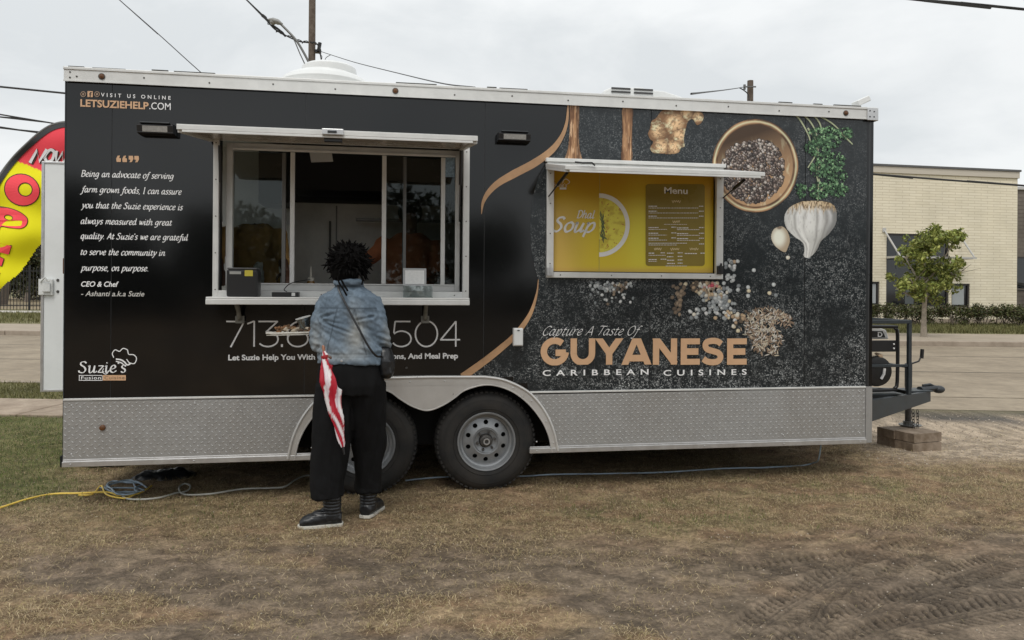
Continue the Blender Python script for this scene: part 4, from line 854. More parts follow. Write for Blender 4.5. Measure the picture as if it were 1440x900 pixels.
# menu poster (its own thing, hung in the recess)
MP = thing('menu_poster', 'yellow soup and menu poster behind the right hand window under its raised hatch', 'poster', (2.9, .06, MZ0))
yp = .018
px0, px1 = P(774, 310, yp).x, P(1003, 310, yp).x; pz0, pz1 = MZ0 + .008, MZ1 - .008
def postc(U, V):
    c = mix3(LP((146, 112, 14)), LP((170, 150, 34)), sst(250, 330, V)); c = mix3(c, LP((160, 132, 70)), sst(840, 780, U) * sst(270, 310, V) * .8)
    c = mix3(c, LP((182, 170, 50)), np.exp(-((U - 900) / 22) ** 2 - ((V - 330) / 60) ** 2) * .7); return mix3(c, LP((158, 124, 66)), sst(372, 384, V) * .7)
xs = np.linspace(px0, px1, 90); zs = np.linspace(pz0, pz1, 60); X, Z = np.meshgrid(xs, zs); U, V = proj(X, yp, Z)
idx = np.arange(X.size).reshape(X.shape); F = np.stack([idx[:-1, :-1], idx[:-1, 1:], idx[1:, 1:], idx[1:, :-1]], -1).reshape(-1, 4)
m_post = mat('poster_print', attr='col', rough=.3, spec=.25)
npmesh('poster_sheet', np.stack([X.ravel(), np.full(X.size, yp), Z.ravel()], 1), F, m_post, MP, cols=postc(U, V).reshape(-1, 3))
q = B(); q.box(px0 - .002, px1 + .002, yp + .002, yp + .012, pz0 - .003, pz1 + .002); q.build('poster_backing', m_int, MP)
q = B(); x = P(843, 300, yp).x; q.box(x - .0015, x + .0015, yp - .002, yp - .0005, pz0, pz1); q.build('poster_joint', mat('pale_joint', (.5, .45, .15), .4), MP)
# dish of soup (half circle)
yd = yp - .003; C0 = (842.5, 316.5)
def half(r0, r1, y): return [(C0[0] + r1 * math.cos(R(a)), C0[1] + r1 * 1.04 * math.sin(R(a))) for a in range(-90, 91, 6)] + ([(C0[0] + r0 * math.cos(R(a)), C0[1] + r0 * 1.04 * math.sin(R(a))) for a in range(90, -91, -6)] if r0 else [])
q = B(); q.poly([half(37, 43, yd)], lambda a, b, t: P(a, b, yd)); q.build('dish_rim_print', mat('poster_white', (.9, .9, .88), .5), MP, fixn=False)
sp_ = [( _u, _v) for _u, _v in zip(rng.uniform(845, 878, 60), rng.uniform(285, 350, 60))]
paint('soup_print', (842, 277, 882, 357), lambda U, V: (np.hypot(U - C0[0], (V - C0[1]) / 1.04) < 37.2) & (U > 842.5), lambda U, V: mix3(mix3(LP((178, 168, 54)), LP((160, 146, 40)), sst(.4, .7, fbm(U * .15, V * .15, 3, 3))), LP((140, 92, 30)), sst(.74, .8, fbm(U * .45, V * .45, 2, 12))), step=.003, y=yd - .0004, parent=MP)
it = []
for i in range(16):
    a, b = 845 + rng.uniform(0, 6), 302 + i * 2.3; t = rng.uniform(-.8, .8) + 1.2; l = rng.uniform(4, 7); ca, sa = math.cos(t), math.sin(t)
    it.append(([(a - l * ca, b - l * sa), (a - 1.3 * sa, b + 1.3 * ca), (a + l * ca, b + l * sa), (a + 1.3 * sa, b - 1.3 * ca)], (a, b), SP(60, 72, 30), SP(96, 108, 52)))
it = [x for x in it]
fans('herb_sprig_print', [([(max(843, p[0]), p[1]) for p in o], c, r_, k) for o, c, r_, k in it], y=yd - .001, parent=MP)
o_, wf = strokes('Soup', IT, 1.5, nib=R(30), shear=.25, thinr=.55, track=.35); lay(o_, wf, 777, 326, 836, 20, 7.6, 'poster_script', mat('poster_white', (.9, .9, .88), .5), yp - .004, parent=MP)
o_, wf = strokes('Dhal', IT, 1.2, nib=R(30), shear=.25, thinr=.5, track=.35); lay(o_, wf, 811, 307, 836, 11, 7.6, 'poster_script', mat('poster_white', (.9, .9, .88), .5), yp - .004, parent=MP)
o_, wf = strokes("Suzie's", IT, 1.1, nib=R(20), thinr=.4, track=.35); lay(o_, wf, 778, 262.5, 797, 5, 7.6, 'poster_logo', m_wtxt, yp - .004, parent=MP)
q = pxstroke([(791, 258), (793, 253), (797, 252), (801, 256), (798, 259)], .9, y=yp - .0042); q.poly([fr(787, 263.5, 796.5, 266.5)], lambda a, b, t: P(a, b, yp - .0042)); q.build('poster_logo', m_wtxt, MP, fixn=False)
# menu panel
q = B(); pl = []
for cxx, cyy, a0 in ((987, 263, -90), (987, 370, 0), (912, 370, 90), (912, 263, 180)): pl += [(cxx + 4 * math.cos(R(a0 + k * 22.5)), cyy + 4 * math.sin(R(a0 + k * 22.5))) for k in range(5)]
q.poly([pl], lambda a, b, t: P(a, b, yp - .003)); q.build('menu_panel_print', mat('olive_panel', SP(112, 98, 44, .55, 1.0), .3, var=.12, vs=3, spec=.25), MP, fixn=False)
blay('Menu', 934, 272.3, 967, 8.6, 'menu_title', mat('poster_white', (.9, .9, .88), .5), y=yp - .0045, off=.02, parent=MP)
_r = random.Random(8); q = B(); q2 = B()
def mline(u0, v, u1, h, k=None):
    u = u0
    while u < u1:
        w_ = _r.uniform(1.2, 4); e = min(u1, u + w_); (k or q).poly([fr(u, v - h / 2, e, v + h / 2)], lambda a, b, t: P(a, b, yp - .0045)); u = e + .6
for v, b0, b1 in ((290, 912, 924), (297, 912, 922), (304, 912, 925)): mline(912, v, 924, 1.3); mline(912, v + 2.5, 982, .8); mline(983, v, 989.5, 1.2)
for v in (320, 328, 335): mline(912, v, 926, 1.3); mline(912, v + 2.6, 938, .8); mline(944, v - .5, 951, 1.2); mline(952, v + .5, 968, 1.3); mline(952, v + 2.9, 984, .8); mline(983, v, 990, 1.2)
mline(912, 342, 966, .9); mline(912, 344.5, 952, .8); mline(983, 343, 990, 1.2)
mline(912, 356, 920, 1.3); mline(912, 359, 936, .8); mline(929, 355.5, 935, 1.2); mline(912, 365, 924, 1.3); mline(912, 367.5, 924, .8); mline(929, 364.5, 937, 1.2)
for v in (356, 361, 366, 370.5): mline(938, v, 946 + _r.uniform(0, 3), 1.3); mline(953, v - .5, 960, 1.2)
mline(963, 356.5, 980, 1.2); mline(985, 356, 991, 1.2); mline(936, 374, 966, .7); mline(934, 315.5, 966, .6)
q.build('menu_text', m_wtxt, MP, fixn=False, kind='stuff')
for u, v, w_ in ((945, 283, 12), (946, 311.5, 10), (920, 350, 10), (943, 350, 12), (970, 350, 12)):
    pts = [(u + i * w_ / 8, v + (2.2 if i % 2 else -1.6) * _r.uniform(.5, 1)) for i in range(9)]; pxstroke(pts, .8, y=yp - .0046).build('menu_script', mat('cream_ink', SP(190, 170, 120), .4), MP, fixn=False)
# ================================================================== WORK LIGHTS
for u0, v0, u1, v1 in ((195, 174, 246, 190), (700, 186, 745, 200)):
    a, b = P(u0, v0, -.05), P(u1, v1, -.05); q = B(); q.poly([[(-.09, b.z + .01), (-.09, b.z + .0), (-.005, b.z - .005), (-.005, a.z), (-.07, a.z), (-.10, a.z - .012)]], lambda y, z, t: (t, y, z), th=(a.x, b.x)); wl = q.build('work_light', m_plastic, T, bevel=.004)
    q = B(); e = .035; q.add([(a.x + e, -.0935, b.z + .008), (b.x - e, -.0935, b.z + .008), (b.x - e, -.0985, a.z - .018), (a.x + e, -.0985, a.z - .018)], [(0, 1, 2, 3)]); q.build('light_lens', mat('led_lens', (.30, .29, .27), .25, var=.2, vs=80), wl, fixn=False)
    q = B(); q.box(a.x + .02, b.x - .02, -.105, -.075, a.z - .003, a.z + .006); q.build('light_hood', m_dark, wl, bevel=.003)
# ================================================================== ROOF EQUIPMENT
vp = P(457, 112, .5); rv = .315; vz = .078; q = B(); q.lathe([(rv, -.05), (rv, 0), (rv + .008, .03), (rv - .01, .06), (rv - .05, .085), (rv - .11, .11), (rv - .15, .118), (0, .12)], (vp.x, .5, ZT + vz), (0, 0, 1), 48); q.build('roof_vent', m_white, T, smooth=True)
q = B(); q.lathe([(.195, -.06), (.20, .03), (.196, .06), (.17, .078), (.1, .088), (0, .09)], (vp.x + .03, .5, P(470, 92, .5).z - .088), (0, 0, 1), 40); q.box(vp.x - .2, vp.x + .2, .35, .7, ZT + .012, ZT + .056); q.build('roof_vent_cap', m_white, T, smooth=True)
aa, ab = P(846, 125, .6), P(975, 133, .6); zac = ZT + .012; ka = (P(880, 121.5, .6).z - zac) / .175
q = B(); prof = [(aa.x, .05), (aa.x + .02, .145), (aa.x + .08, .165), (aa.x + .35, .175), (aa.x + .37, .165), (ab.x - .25, .16), (ab.x - .1, .13), (ab.x, .06), (ab.x, .0), (aa.x, 0)]
q.poly([prof], lambda a, b, t: (a, t, zac + b * ka), th=(.6, 1.25)); ac = q.build('roof_air_conditioner', m_white, T, bevel=.012, seg=3)
q = B()
for k in range(3): 
    for j in range(2): q.box(aa.x + .08 + .19 * j, aa.x + .24 + .19 * j, .594, .5985, zac + .155 * ka - .028 * k, zac + .155 * ka + .014 - .028 * k)
q.build('grille_slot', m_int, ac)
q = B(); q.box(aa.x + .05, aa.x + .5, .585, .66, zac - .011, zac + .035); q.build('unit_base', m_int, ac)
cp = P(1205, 142, .12); q = B(); q.box(cp.x - .04, cp.x + .045, .06, .14, ZT + .013, ZT + .03); q.tube([(cp.x + .02, .1, ZT + .03), (cp.x + .0, .1, ZT + .055)], .012, 8); sc_ = q.build('security_camera', m_white, T, bevel=.002)
q = B(); mm = Matrix.Translation((cp.x - .005, .06, ZT + .075)) @ Matrix.Rotation(R(-25), 4, 'Y') @ Matrix.Rotation(R(10), 4, 'Z'); q.box(-.065, .065, -.035, .035, -.022, .022, M=mm); q.build('camera_body', m_white, sc_, bevel=.006)
# ================================================================== OPEN REAR DOOR
q = B(); dz0, dz1 = .455, 2.585; dx0 = P(60, 400, TW).x; q.box(dx0 + .025, -.03, TW - .035, TW + .0, dz0 + .02, dz1 - .02); RD = q.build('rear_door', mat('pale_door', (.80, .82, .82), .4, var=.05, vs=3), T, bevel=.003)
framemesh(dx0, -.005, dz0, dz1, 0, TW - .042, TW + .008, ws=(.024, .024, .02, .02)).build('door_edging', m_alu2, RD, bevel=.003)
p = P(67, 404, TW - .04); q = B(); q.box(p.x - .07, p.x + .05, TW - .062, TW - .042, p.z - .07, p.z + .075); q.box(p.x - .03, p.x + .035, TW - .082, TW - .0625, p.z - .04, p.z + .04); q.tube([(p.x - .05, TW - .07, p.z + .05), (p.x - .0, TW - .1, p.z + .09), (p.x + .03, TW - .085, p.z + .05)], .009, 8); q.build('door_latch', m_white, RD, bevel=.004)
q = B()
for v in (394, 410): p = P(81, v, TW - .04); q.lathe([(.014, 0), (.01, .008)], (p.x, TW - .036, p.z), (0, -1, 0), 10)
q.build('door_bolt', m_hub, RD)
# ================================================================== INTERIOR
q = B(); q.box(2.4, 4.2, 1.9, 2.36, 2.05, 2.7); q.box(.9, 2.35, 1.9, 2.36, 2.2, 2.7); q.build('wall_cupboard', m_int, T, bevel=.005)
q = B(); q.box(.5, 5.0, 2.33, 2.37, 1.2, 2.04); q.build('back_panel', mat('woodgrain_panel', (.72, .72, .68), .4, var=.25, vs=3), T)
q = B(); q.box(.5, 5.0, 1.7, 2.325, 1.05, 1.19); q.box(1.3, 2.0, 1.75, 2.3, 1.19, 1.35); q.build('kitchen_counter', mat('counter_steel', (.4, .4, .4), .35, .6), T, bevel=.004)
q = B(); q.box(SX0 - .3, SX1 + .3, .13, .45, 1.28, 1.36); q.build('inner_counter', mat('counter_steel', (.4, .4, .4), .35, .6), T, bevel=.004)
ra_, rb_ = P(408, 350, 1.2).x, P(660, 350, 1.2).x; zf__ = P(470, 286, 1.2).z
q = B(); q.box(ra_, rb_, 1.2, 1.8, .53, zf__); fr_ = q.build('refrigerator', mat('fridge_panel', (.62, .62, .58), .4, var=.22, vs=2.2), T, bevel=.008)
q = B(); xm = P(473, 350, 1.2).x; q.box(xm - .006, xm + .006, 1.194, 1.1995, .55, zf__ - .02); q.tube([(xm - .05, 1.17, zf__ - .5), (xm - .05, 1.17, zf__ - .15)], .009, 8); q.build('door_seam', m_stile, fr_)
q = B(); q.box(ra_ - .05, rb_ + .1, 1.25, 1.85, zf__ + .002, zf__ + .03); q.box(ra_, rb_, 1.3, 1.8, zf__ + .12, 2.72); q.build('hood', m_int, T, bevel=.004)
q = B(); q.box(1.8, 3.4, .95, 1.05, 1.98, 2.0); q.box(2.55, 2.57, 1.0, 1.04, 2.0, 2.72); q.build('ticket_rail', m_stile, T)
# ================================================================== TONGUE
yc = TW / 2
m_blue = mat('slate_paint', (.028, .036, .042), .45, var=.25, vs=10)
cpx = P(1311, 556, yc).x; tz1 = P(1260, 551, .9).z; 
zt0 = P(1225, 588, .6).z
q = B()
xe = P(1300, 560, yc).x
for s_ in (-1, 1):
    y0 = yc + s_ * .75; q.poly([[(TL - .02, .50), (xe, .50), (xe, .405), (TL - .02, .27)]], lambda a, b, t: (a, yc + s_ * (.06 + .69 * (xe - a) / (xe - TL)) + t, b), th=(-.025, .025))
TG = q.build('tongue_frame', m_blue, T, bevel=.004)
q = B(); q.box(TL + .35, TL + .40, yc - .38, yc + .38, .44, .498); q.box(xe - .25, xe + .0, yc - .12, yc + .12, .5005, .51); q.build('cross_member', m_blue, TG)
q = B(); q.tube([(xe - .05, yc, .505), (xe + .05, yc, .515), (xe + .12, yc, .52)], [.045, .04, .035], 12, flat=.7); q.ball((xe + .15, yc, .505), .05, 14, 1.2, 1, .75); q.tube([(xe - .02, yc - .0, .545), (xe + .06, yc, .555), (xe + .1, yc, .535)], .012, 8); q.build('coupler', m_dark, TG, smooth=True)
jx = P(1277, 590, yc).x
q = B(); q.tube([(jx, yc, .185), (jx, yc, .62)], .029, 16); q.build('jack_leg', m_hub, TG, smooth=True)
q = B(); q.box(jx - .022, jx + .022, yc - .03, yc + .03, .53, P(1275, 511, yc).z); jk = q.build('jack_housing', m_blue, TG, bevel=.008)
q = B(); q.lathe([(.10, 0), (.10, .008)], (jx + .02, yc, .170), (0, 0, 1), 20); q.tube([(jx, yc, .179), (jx, yc, .21)], .045, 12); q.build('jack_foot', m_stile, TG)
c1_, c2_, c3_ = P(1283, 511, yc - .05), P(1292, 508, yc - .05), P(1296, 497, yc - .05)
q = B(); q.tube([(jx + .03, yc, c1_.z), c1_, c2_, c3_ + Vector((0, 0, -.02))], .008, 8); q.tube([P(1296, 504, yc - .05), P(1297, 491, yc - .05)], .017, 10); q.build('jack_crank', m_plastic, TG, smooth=True)
# safety chain: links are tori
for u0 in (1284, 1290):
    for k in range(6):
        c = P(u0 + (k % 2) * .8, 579 + k * 4.4, yc - .12); n_ = 10; an = R(90 * (k % 2)); pts = []
        for i in range(n_ + 1):
            a = 2 * math.pi * i / n_; pts.append(c + Vector((math.cos(a) * .012 * math.cos(an), math.cos(a) * .012 * math.sin(an), math.sin(a) * .02)))
        q = B(); q.tube(pts, .0035, 6, caps=False); q.build('chain_link', m_hub, TG, smooth=True)
# generator cage
ct = P(1281, 450, yc - .35); gx = ct.x; zt_ = ct.z; zb_ = .512
q = B()
w_ = .032
for yy in (yc - .35, yc + .35):
    q.box(TL + .005, gx, yy - w_ / 2, yy + w_ / 2, zt_ - w_, zt_); q.box(gx - w_, gx, yy - w_ / 2, yy + w_ / 2, zb_, zt_ - w_ - .0005)
    zz = P(1250, 514, yy).z; q.box(TL + .005, gx - w_ - .0005, yy - .010, yy + .010, zz - .014, zz + .010)
q.box(gx - w_, gx, yc - .35 + w_ / 2 + .0005, yc + .35 - w_ / 2 - .0005, zt_ - w_, zt_); q.box(gx - w_, gx, yc - .333, yc + .333, .75, .77)
q.build('generator_cage', m_blue, TG, bevel=.003)
q = B(); q.box(TL + .01, gx - .05, yc - .33, yc + .33, .5125, .52); q.build('cage_floor', m_blue, TG)
# ================================================================== GENERATOR (stands in the cage)
g0 = P(1222, 540, yc - .2); GN = thing('generator', 'white topped portable generator inside the black cage on the trailer tongue', 'generator', (TL + .28, yc, .52))
ga_ = TL + .03; gb_ = P(1251, 470, yc - .22).x; gz = lambda v: P(1240, v, yc - .22).z
q = B(); q.poly([[(ga_, gz(477)), (gb_, gz(477)), (gb_ - .03, gz(464)), (gb_ - .10, gz(461)), (ga_, gz(460))]], lambda a, b, t: (a, t, b), th=(yc - .22, yc + .22)); q.build('fuel_tank', m_white, GN, bevel=.015, seg=3)
q = B(); q.poly([[(ga_, gz(474.5)), (gb_ - .045, gz(474.5)), (gb_ - .075, gz(465.5)), (ga_, gz(464.5))]], lambda a, b, t: (a, t, b), th=(yc - .226, yc - .2195)); q.build('tank_badge', m_plastic, GN)
v_, f_ = bfont('D', off=.03); q = B(); sc_ = (gz(467) - gz(473.5)) / CAPH; a0 = P(1234, 470, yc - .228).x; q.add([(a0 + p[0] * sc_ * 1.1, yc - .2275, gz(473.5) + p[1] * sc_) for p in v_], f_); q.build('badge_letter', m_wtxt, GN, fixn=False)
fr_x = P(1262, 500, yc - .26).x
for yy in (yc - .26, yc + .26):
    q = B(); z1, z0 = gz(461) + .012, .545; pts = [(ga_ - .02, yy, z1), (fr_x - .08, yy, z1), (fr_x - .025, yy, z1 - .02), (fr_x, yy, z1 - .08), (fr_x, yy, z0 + .08), (fr_x - .025, yy, z0 + .02), (fr_x - .08, yy, z0), (ga_, yy, z0)]
    q.tube(catmull(pts, 3), .016, 10); q.build('tube_frame', m_plastic, GN, smooth=True)
q = B(); q.box(ga_, fr_x - .02, yc - .275, yc - .262, gz(494), gz(478)); cpn = q.build('control_panel', m_plastic, GN, bevel=.006)
q = B()
for v in (484, 490): p = P(1257.5, v, yc - .28); q.lathe([(.009, 0), (.007, .005)], (p.x, yc - .2755, p.z), (0, -1, 0), 10)
q.build('panel_bolt', m_wtxt, GN)
q = B(); q.tube([(ga_ + .02, yc, gz(520)), (ga_ + .3, yc, gz(520))], .12, 20); q.box(ga_, ga_ + .24, yc - .2, yc + .2, .56, gz(505)); q.build('engine_block', m_dark, GN, smooth=True, bevel=.01)
p = P(1238, 522, yc - .25); q = B(); q.lathe([(.135, 0), (.14, .03), (.13, .06), (.1, .065)], (p.x - .03, yc - .21, p.z), (0, -1, 0), 28); q.build('recoil_cover', m_plastic, GN, smooth=True)
q = B(); q.tube([P(1239, 533, yc - .28), P(1243, 526, yc - .285), P(1244, 518, yc - .285)], .012, 8); q.build('pull_handle', m_wtxt, GN, smooth=True)
q = B(); q.tube([P(1232, 497, yc - .2), P(1238, 500, yc - .25), P(1243, 510, yc - .24)], [.02, .035, .02], 8, flat=.5); q.build('rag', mat('tan_cloth', (.45, .33, .22), .9), GN, smooth=True)
# ================================================================== TIMBER / CONCRETE PADS under the jack
m_slab = mat('weathered_slab', (.17, .125, .085), .85, col2=(.28, .22, .165), vs=9, bump=.6, bs=40, dist=.006)
bz = .0; sc0 = G(1285, 637); slabs = []
def slab(cx, cy, lx, ly, z0, h, rot, label):
    t = thing('paving_slab', label, 'slab', (0, 0, 0), 'slabs stacked under the jack'); q = B()
    n = 6; pts = []
    for (a, b, c, d) in ((-1, -1, 1, 0), (1, -1, 0, 1), (1, 1, -1, 0), (-1, 1, 0, -1)):
        for k in range(n): pts.append((lx / 2 * a + lx * c * k / n + _r.gauss(0, .0025), ly / 2 * b + ly * d * k / n + _r.gauss(0, .0025)))
    q.poly([pts], lambda a, b, t: (a, b, t), th=(z0, z0 + h)); q.build('slab_body', m_slab, t, bevel=.008)
    t.location = (cx, cy, 0); t.rotation_euler.z = rot; return t
e1_ = (RT * -.33 + FW * .944); e2_ = (RT * .944 + FW * .33); ang_ = math.atan2(e2_.y, e2_.x); h_ = .080
def spos(i, j, k=0): c = sc0 + e1_ * (.105 + .212 * i + k) + e2_ * (.165 + k); return c.x, c.y
for (i, z0, hh, k, lb) in ((0, 0, h_, 0, 'lower brown slab of the stack under the tongue jack, nearest the viewer'), (1, 0, h_ + .003, .006, 'lower brown slab of the stack, back left under the tongue jack'), (0, h_ + .005, h_, .008, 'upper front brown slab, directly under the jack foot'), (1, h_ + .005, h_ - .004, -.006, 'upper back left brown slab of the stack under the tongue jack')):
    slab(*spos(i, 0, k), .33, .206, z0, hh, ang_ + R(1.5 * (1 if k > 0 else -1)), lb)
# ================================================================== THINGS ON THE COUNTER
zc = cz1
a, b = P(318, 418, -.22), P(362, 418, -.22)
t = thing('receipt_printer', 'black receipt printer with yellow sticker at left end of the serving counter', 'printer', ((a.x + b.x) / 2, -.15, zc)); zt = P(340, 379, -.22).z
q = B(); q.box(a.x, b.x, -.22, -.07, zc + .001, zt); q.build('printer_case', m_plastic, t, bevel=.012, seg=3)
q = B(); q.box(a.x + .004, b.x - .006, -.215, -.08, zt + .0005, zt + .012); q.build('printer_lid', mat('grey_plastic', (.09, .09, .09), .4), t, bevel=.004)
c = P(344, 383, -.225); q = B(); q.box(c.x, c.x + .05, -.2225, -.2205, zt - .042, zt - .004); q.build('yellow_sticker', mat('yellow_sticker', (.62, .52, .06), .5), t)
q = B(); q.box(a.x + .02, a.x + .09, -.2222, -.2205, zt - .03, zt - .012); q.build('printer_label', mat('grey_label', (.35, .35, .33), .5), t)
a, b = P(382, 417.5, -.16), P(420, 417.5, -.16); t = thing('card_reader', 'low black card reader box lying beside the receipt printer', 'card reader', ((a.x + b.x) / 2, -.12, zc)); q = B(); q.box(a.x, b.x, -.16, -.08, zc + .001, zc + .032); q.build('reader_case', m_plastic, t, bevel=.004)
q = B(); q.box(b.x - .045, b.x - .022, -.165, -.1605, zc + .006, zc + .028); q.build('reader_plug', m_alu, t, bevel=.002)
q = B(); q.tube(catmull([(b.x - .08, -.12, zc + .034), (b.x - .10, -.09, zc + .05), (b.x - .06, .0, iz0 + .055), (b.x + .05, .09, iz0 + .08)], 5), .003, 6); q.build('reader_cable', m_plastic, t, smooth=True)
a, b = P(567, 404, -.16), P(600, 404, -.16); z1 = P(583, 377, -.16).z; t = thing('sign_holder', 'clear acrylic card holder with small white card on the counter', 'card holder', ((a.x + b.x) / 2, -.12, zc))
fn_ = lambda x, z: (x, -.13 + (z - zc) * .18, z)
q = B(); q.add([fn_(a.x, P(567, 402, -.16).z), fn_(b.x, P(567, 402, -.16).z), fn_(b.x, z1), fn_(a.x, z1)], [(0, 1, 2, 3)]); q.build('card_frame', mat('holder_grey', (.42, .42, .42), .2), t)
q = B(); e = .014; q.add([Vector(fn_(x, z)) + Vector((0, -.002, 0)) for x, z in ((a.x + e, P(567, 401, -.16).z + .008), (b.x - e, P(567, 401, -.16).z + .008), (b.x - e, z1 - e), (a.x + e, z1 - e))], [(0, 1, 2, 3)]); q.build('card', mat('card_white', (.8, .8, .78), .5, var=.08, vs=60), t)
q = B(); a2, b2 = P(567, 416, -.16), P(608, 416, -.16); zz = P(580, 401.5, -.16).z; q.box(a2.x, b2.x, -.19, -.185, zc + .001, zz); q.box(a2.x, b2.x, -.10, -.095, zc + .001, zz); q.box(a2.x, b2.x, -.1845, -.1005, zc + .001, zc + .005); q.build('acrylic_box', m_clear, t)
a = P(437, 400, .3); t = thing('squeeze_bottle', 'amber squeeze bottle with pale nozzle standing inside the open window', 'bottle', (a.x, .3, 1.361)); zt = P(437, 375, .3).z
q = B(); q.lathe([(.0, 0), (.03, 0), (.031, .02), (.031, .10), (.024, .125)], (a.x, .3, 1.361), (0, 0, 1), 20); q.build('bottle_body', mat('amber_sauce', (.22, .12, .03), .3), t, smooth=True)
q = B(); q.lathe([(.026, .125), (.026, .145), (.009, .155), (.004, zt - 1.361), (0, zt - 1.361)], (a.x, .3, 1.361), (0, 0, 1), 16, caps=False); q.build('bottle_nozzle', mat('pale_plastic', (.5, .48, .42), .4), t, smooth=True)
a = P(555, 399, .2); t = thing('plastic_tub', 'translucent grey tub behind the glass left of the card holder', 'tub', (a.x, .2, 1.361)); q = B(); q.lathe([(0, 0), (.06, 0), (.068, .09), (.074, .095), (.066, .1)], (a.x, .22, 1.361), (0, 0, 1), 20); q.build('tub_body', mat('tub_grey', (.25, .25, .24), .4), t, smooth=True)
a = P(632, 402, .2); t = thing('paper_cup', 'pale cup behind the glass at right end of the serving window', 'cup', (a.x, .16, 1.361)); q = B(); q.lathe([(0, 0), (.028, 0), (.036, .10), (.038, .102), (.034, .1)], (a.x - .0, .2, 1.361), (0, 0, 1), 20); q.build('cup_body', mat('cup_white', (.5, .5, .48), .5), t, smooth=True)
# ================================================================== PEOPLE
def evalmesh(o):
    dg = bpy.context.evaluated_depsgraph_get(); me = bpy.data.meshes.new_from_object(o.evaluated_get(dg)); old = o.data; mm_ = list(old.materials); o.modifiers.clear(); o.data = me
    me.materials.clear()
    for x in mm_: me.materials.append(x)
    me.name = o.name; return o
def remesh(q, name, m, par, vox, sm=4, disp=None, colfn=None, **kw):
    o = q.build(name, m, par, **kw); r_ = o.modifiers.new('r', 'REMESH'); r_.mode = 'VOXEL'; r_.voxel_size = vox
    if sm: s_ = o.modifiers.new('s', 'SMOOTH'); s_.iterations = sm; s_.factor = .5
    evalmesh(o); me = o.data; n = len(me.vertices); v = np.zeros(n * 3); me.vertices.foreach_get('co', v); v = v.reshape(-1, 3); nn = np.zeros(n * 3); me.vertices.foreach_get('normal', nn); nn = nn.reshape(-1, 3)
    if disp is not None: v = v + nn * disp(v)[:, None]; me.vertices.foreach_set('co', v.ravel())
    if colfn is not None:
        at = me.color_attributes.new('col', 'FLOAT_COLOR', 'POINT'); a = np.ones((n, 4), np.float32); a[:, :3] = colfn(v); at.data.foreach_set('color', a.ravel())
    me.polygons.foreach_set('use_smooth', [True] * len(me.polygons)); me.update(); return o
m_skin = mat('dark_brown_skin', (.13, .066, .042), .5, var=.12, vs=20)
def hand(q, wrist, d, palm_n, side, s=1.0, curl=.6):
    """palm + four fingers + thumb as tubes; d = finger direction, palm_n = normal out of palm, side = thumb direction"""
    w_ = Vector(wrist); d = Vector(d).normalized(); n = Vector(palm_n).normalized(); n = (n - d * n.dot(d)).normalized(); t = Vector(side); t = (t - d * t.dot(d) - n * t.dot(n)).normalized()
    for k in range(4):
        off = (1.5 - k) * .019 * s; q.tube([w_ + t * off * .6, w_ + d * .045 * s + t * off * .9, w_ + d * .088 * s + t * off], [.016 * s, .015 * s, .0125 * s], 8)
        L_ = (.07, .078, .073, .058)[k] * s; p = w_ + d * .085 * s + t * off; dd = d.copy(); pts = [p]; an = 0
        for j in range(3):
            an += curl * (.8 + .15 * k); dd = d * math.cos(an) + n * math.sin(an); p = p + dd * L_ * (.45, .32, .25)[j]; pts.append(p)
        q.tube(pts, [.0095 * s, .009 * s, .0082 * s, .006 * s], 8)
    p = w_ + d * .02 * s + t * .03 * s; q.tube([p, p + (d * .5 + t * .7 + n * .3).normalized() * .035 * s, p + (d * .6 + t * .7 + n * .6).normalized() * .07 * s, p + (d * .85 + t * .45 + n * .7).normalized() * .09 * s], [.014 * s, .012 * s, .01 * s, .007 * s], 8)
def headm(q, c, f, s=1.0, yaw=0):
    """head with face; c = centre, looks along +y turned by yaw"""
    M_ = Matrix.Translation(Vector(c)) @ Matrix.Rotation(yaw, 4, 'Z')
    def add(pt, r, sx=1, sy=1, sz=1):
        b_ = B().ball((0, 0, 0), r * s, 16, sx, sy, sz); q.add([M_ @ (Vector(v) + Vector(pt) * s) for v in b_.v], b_.f)
    add((0, -.012, .02), .088, .86, 1.08, 1.1); add((0, .03, -.045), .062, .9, .95, 1.05); add((0, .062, -.085), .026, 1.1, .8, .8)
    add((0, .092, -.022), .014, .8, 1.2, 1.0); add((0, .085, .002), .010, .8, 1, 2); add((0, .082, -.052), .018, 1.3, .5, .5); add((.03, .072, .012), .013, 1.2, .6, .7); add((-.03, .072, .012), .013, 1.2, .6, .7)
    for k in (-1, 1): add((k * .078, -.005, -.012), .026, .35, .7, 1.1)
# ---------- customer, seen from behind
PXS = 234.0
def L2(u, v, c=0.0): return Vector(((u - 490) / PXS, c, (741 - v) / PXS))
CU = thing('person', 'customer seen from behind in faded denim jacket and black trousers at the serving window', 'person')
hc = L2(488, 374)
q = B(); headm(q, (hc.x, .03, hc.z - .015), 0, .98, R(12))
q.tube([(hc.x, .01, 1.36), (hc.x, .02, 1.44), (hc.x, .03, 1.54)], [.07, .056, .054], 16)
q.loft([(.0, .03, .86, .165, .12), (.0, .02, 1.0, .15, .115), (0, .02, 1.12, .135, .10), (0, .01, 1.25, .155, .105), (0, .01, 1.35, .145, .09), (0, .01, 1.41, .10, .07), (0, .01, 1.45, .06, .055)], 24)
AL = [(-.12, .02, 1.34), (-.155, .0, 1.27), (-.18, .0, 1.145), (-.16, -.02, 1.10), (-.142, -.045, 1.06)]
AR = [(.12, .02, 1.34), (.155, .01, 1.27), (.19, .02, 1.14), (.19, .10, 1.06), (.18, .17, 1.03)]
q.tube(AL, [.04, .04, .036, .032, .026], 12); q.tube(AR, [.04, .04, .036, .032, .026], 12)
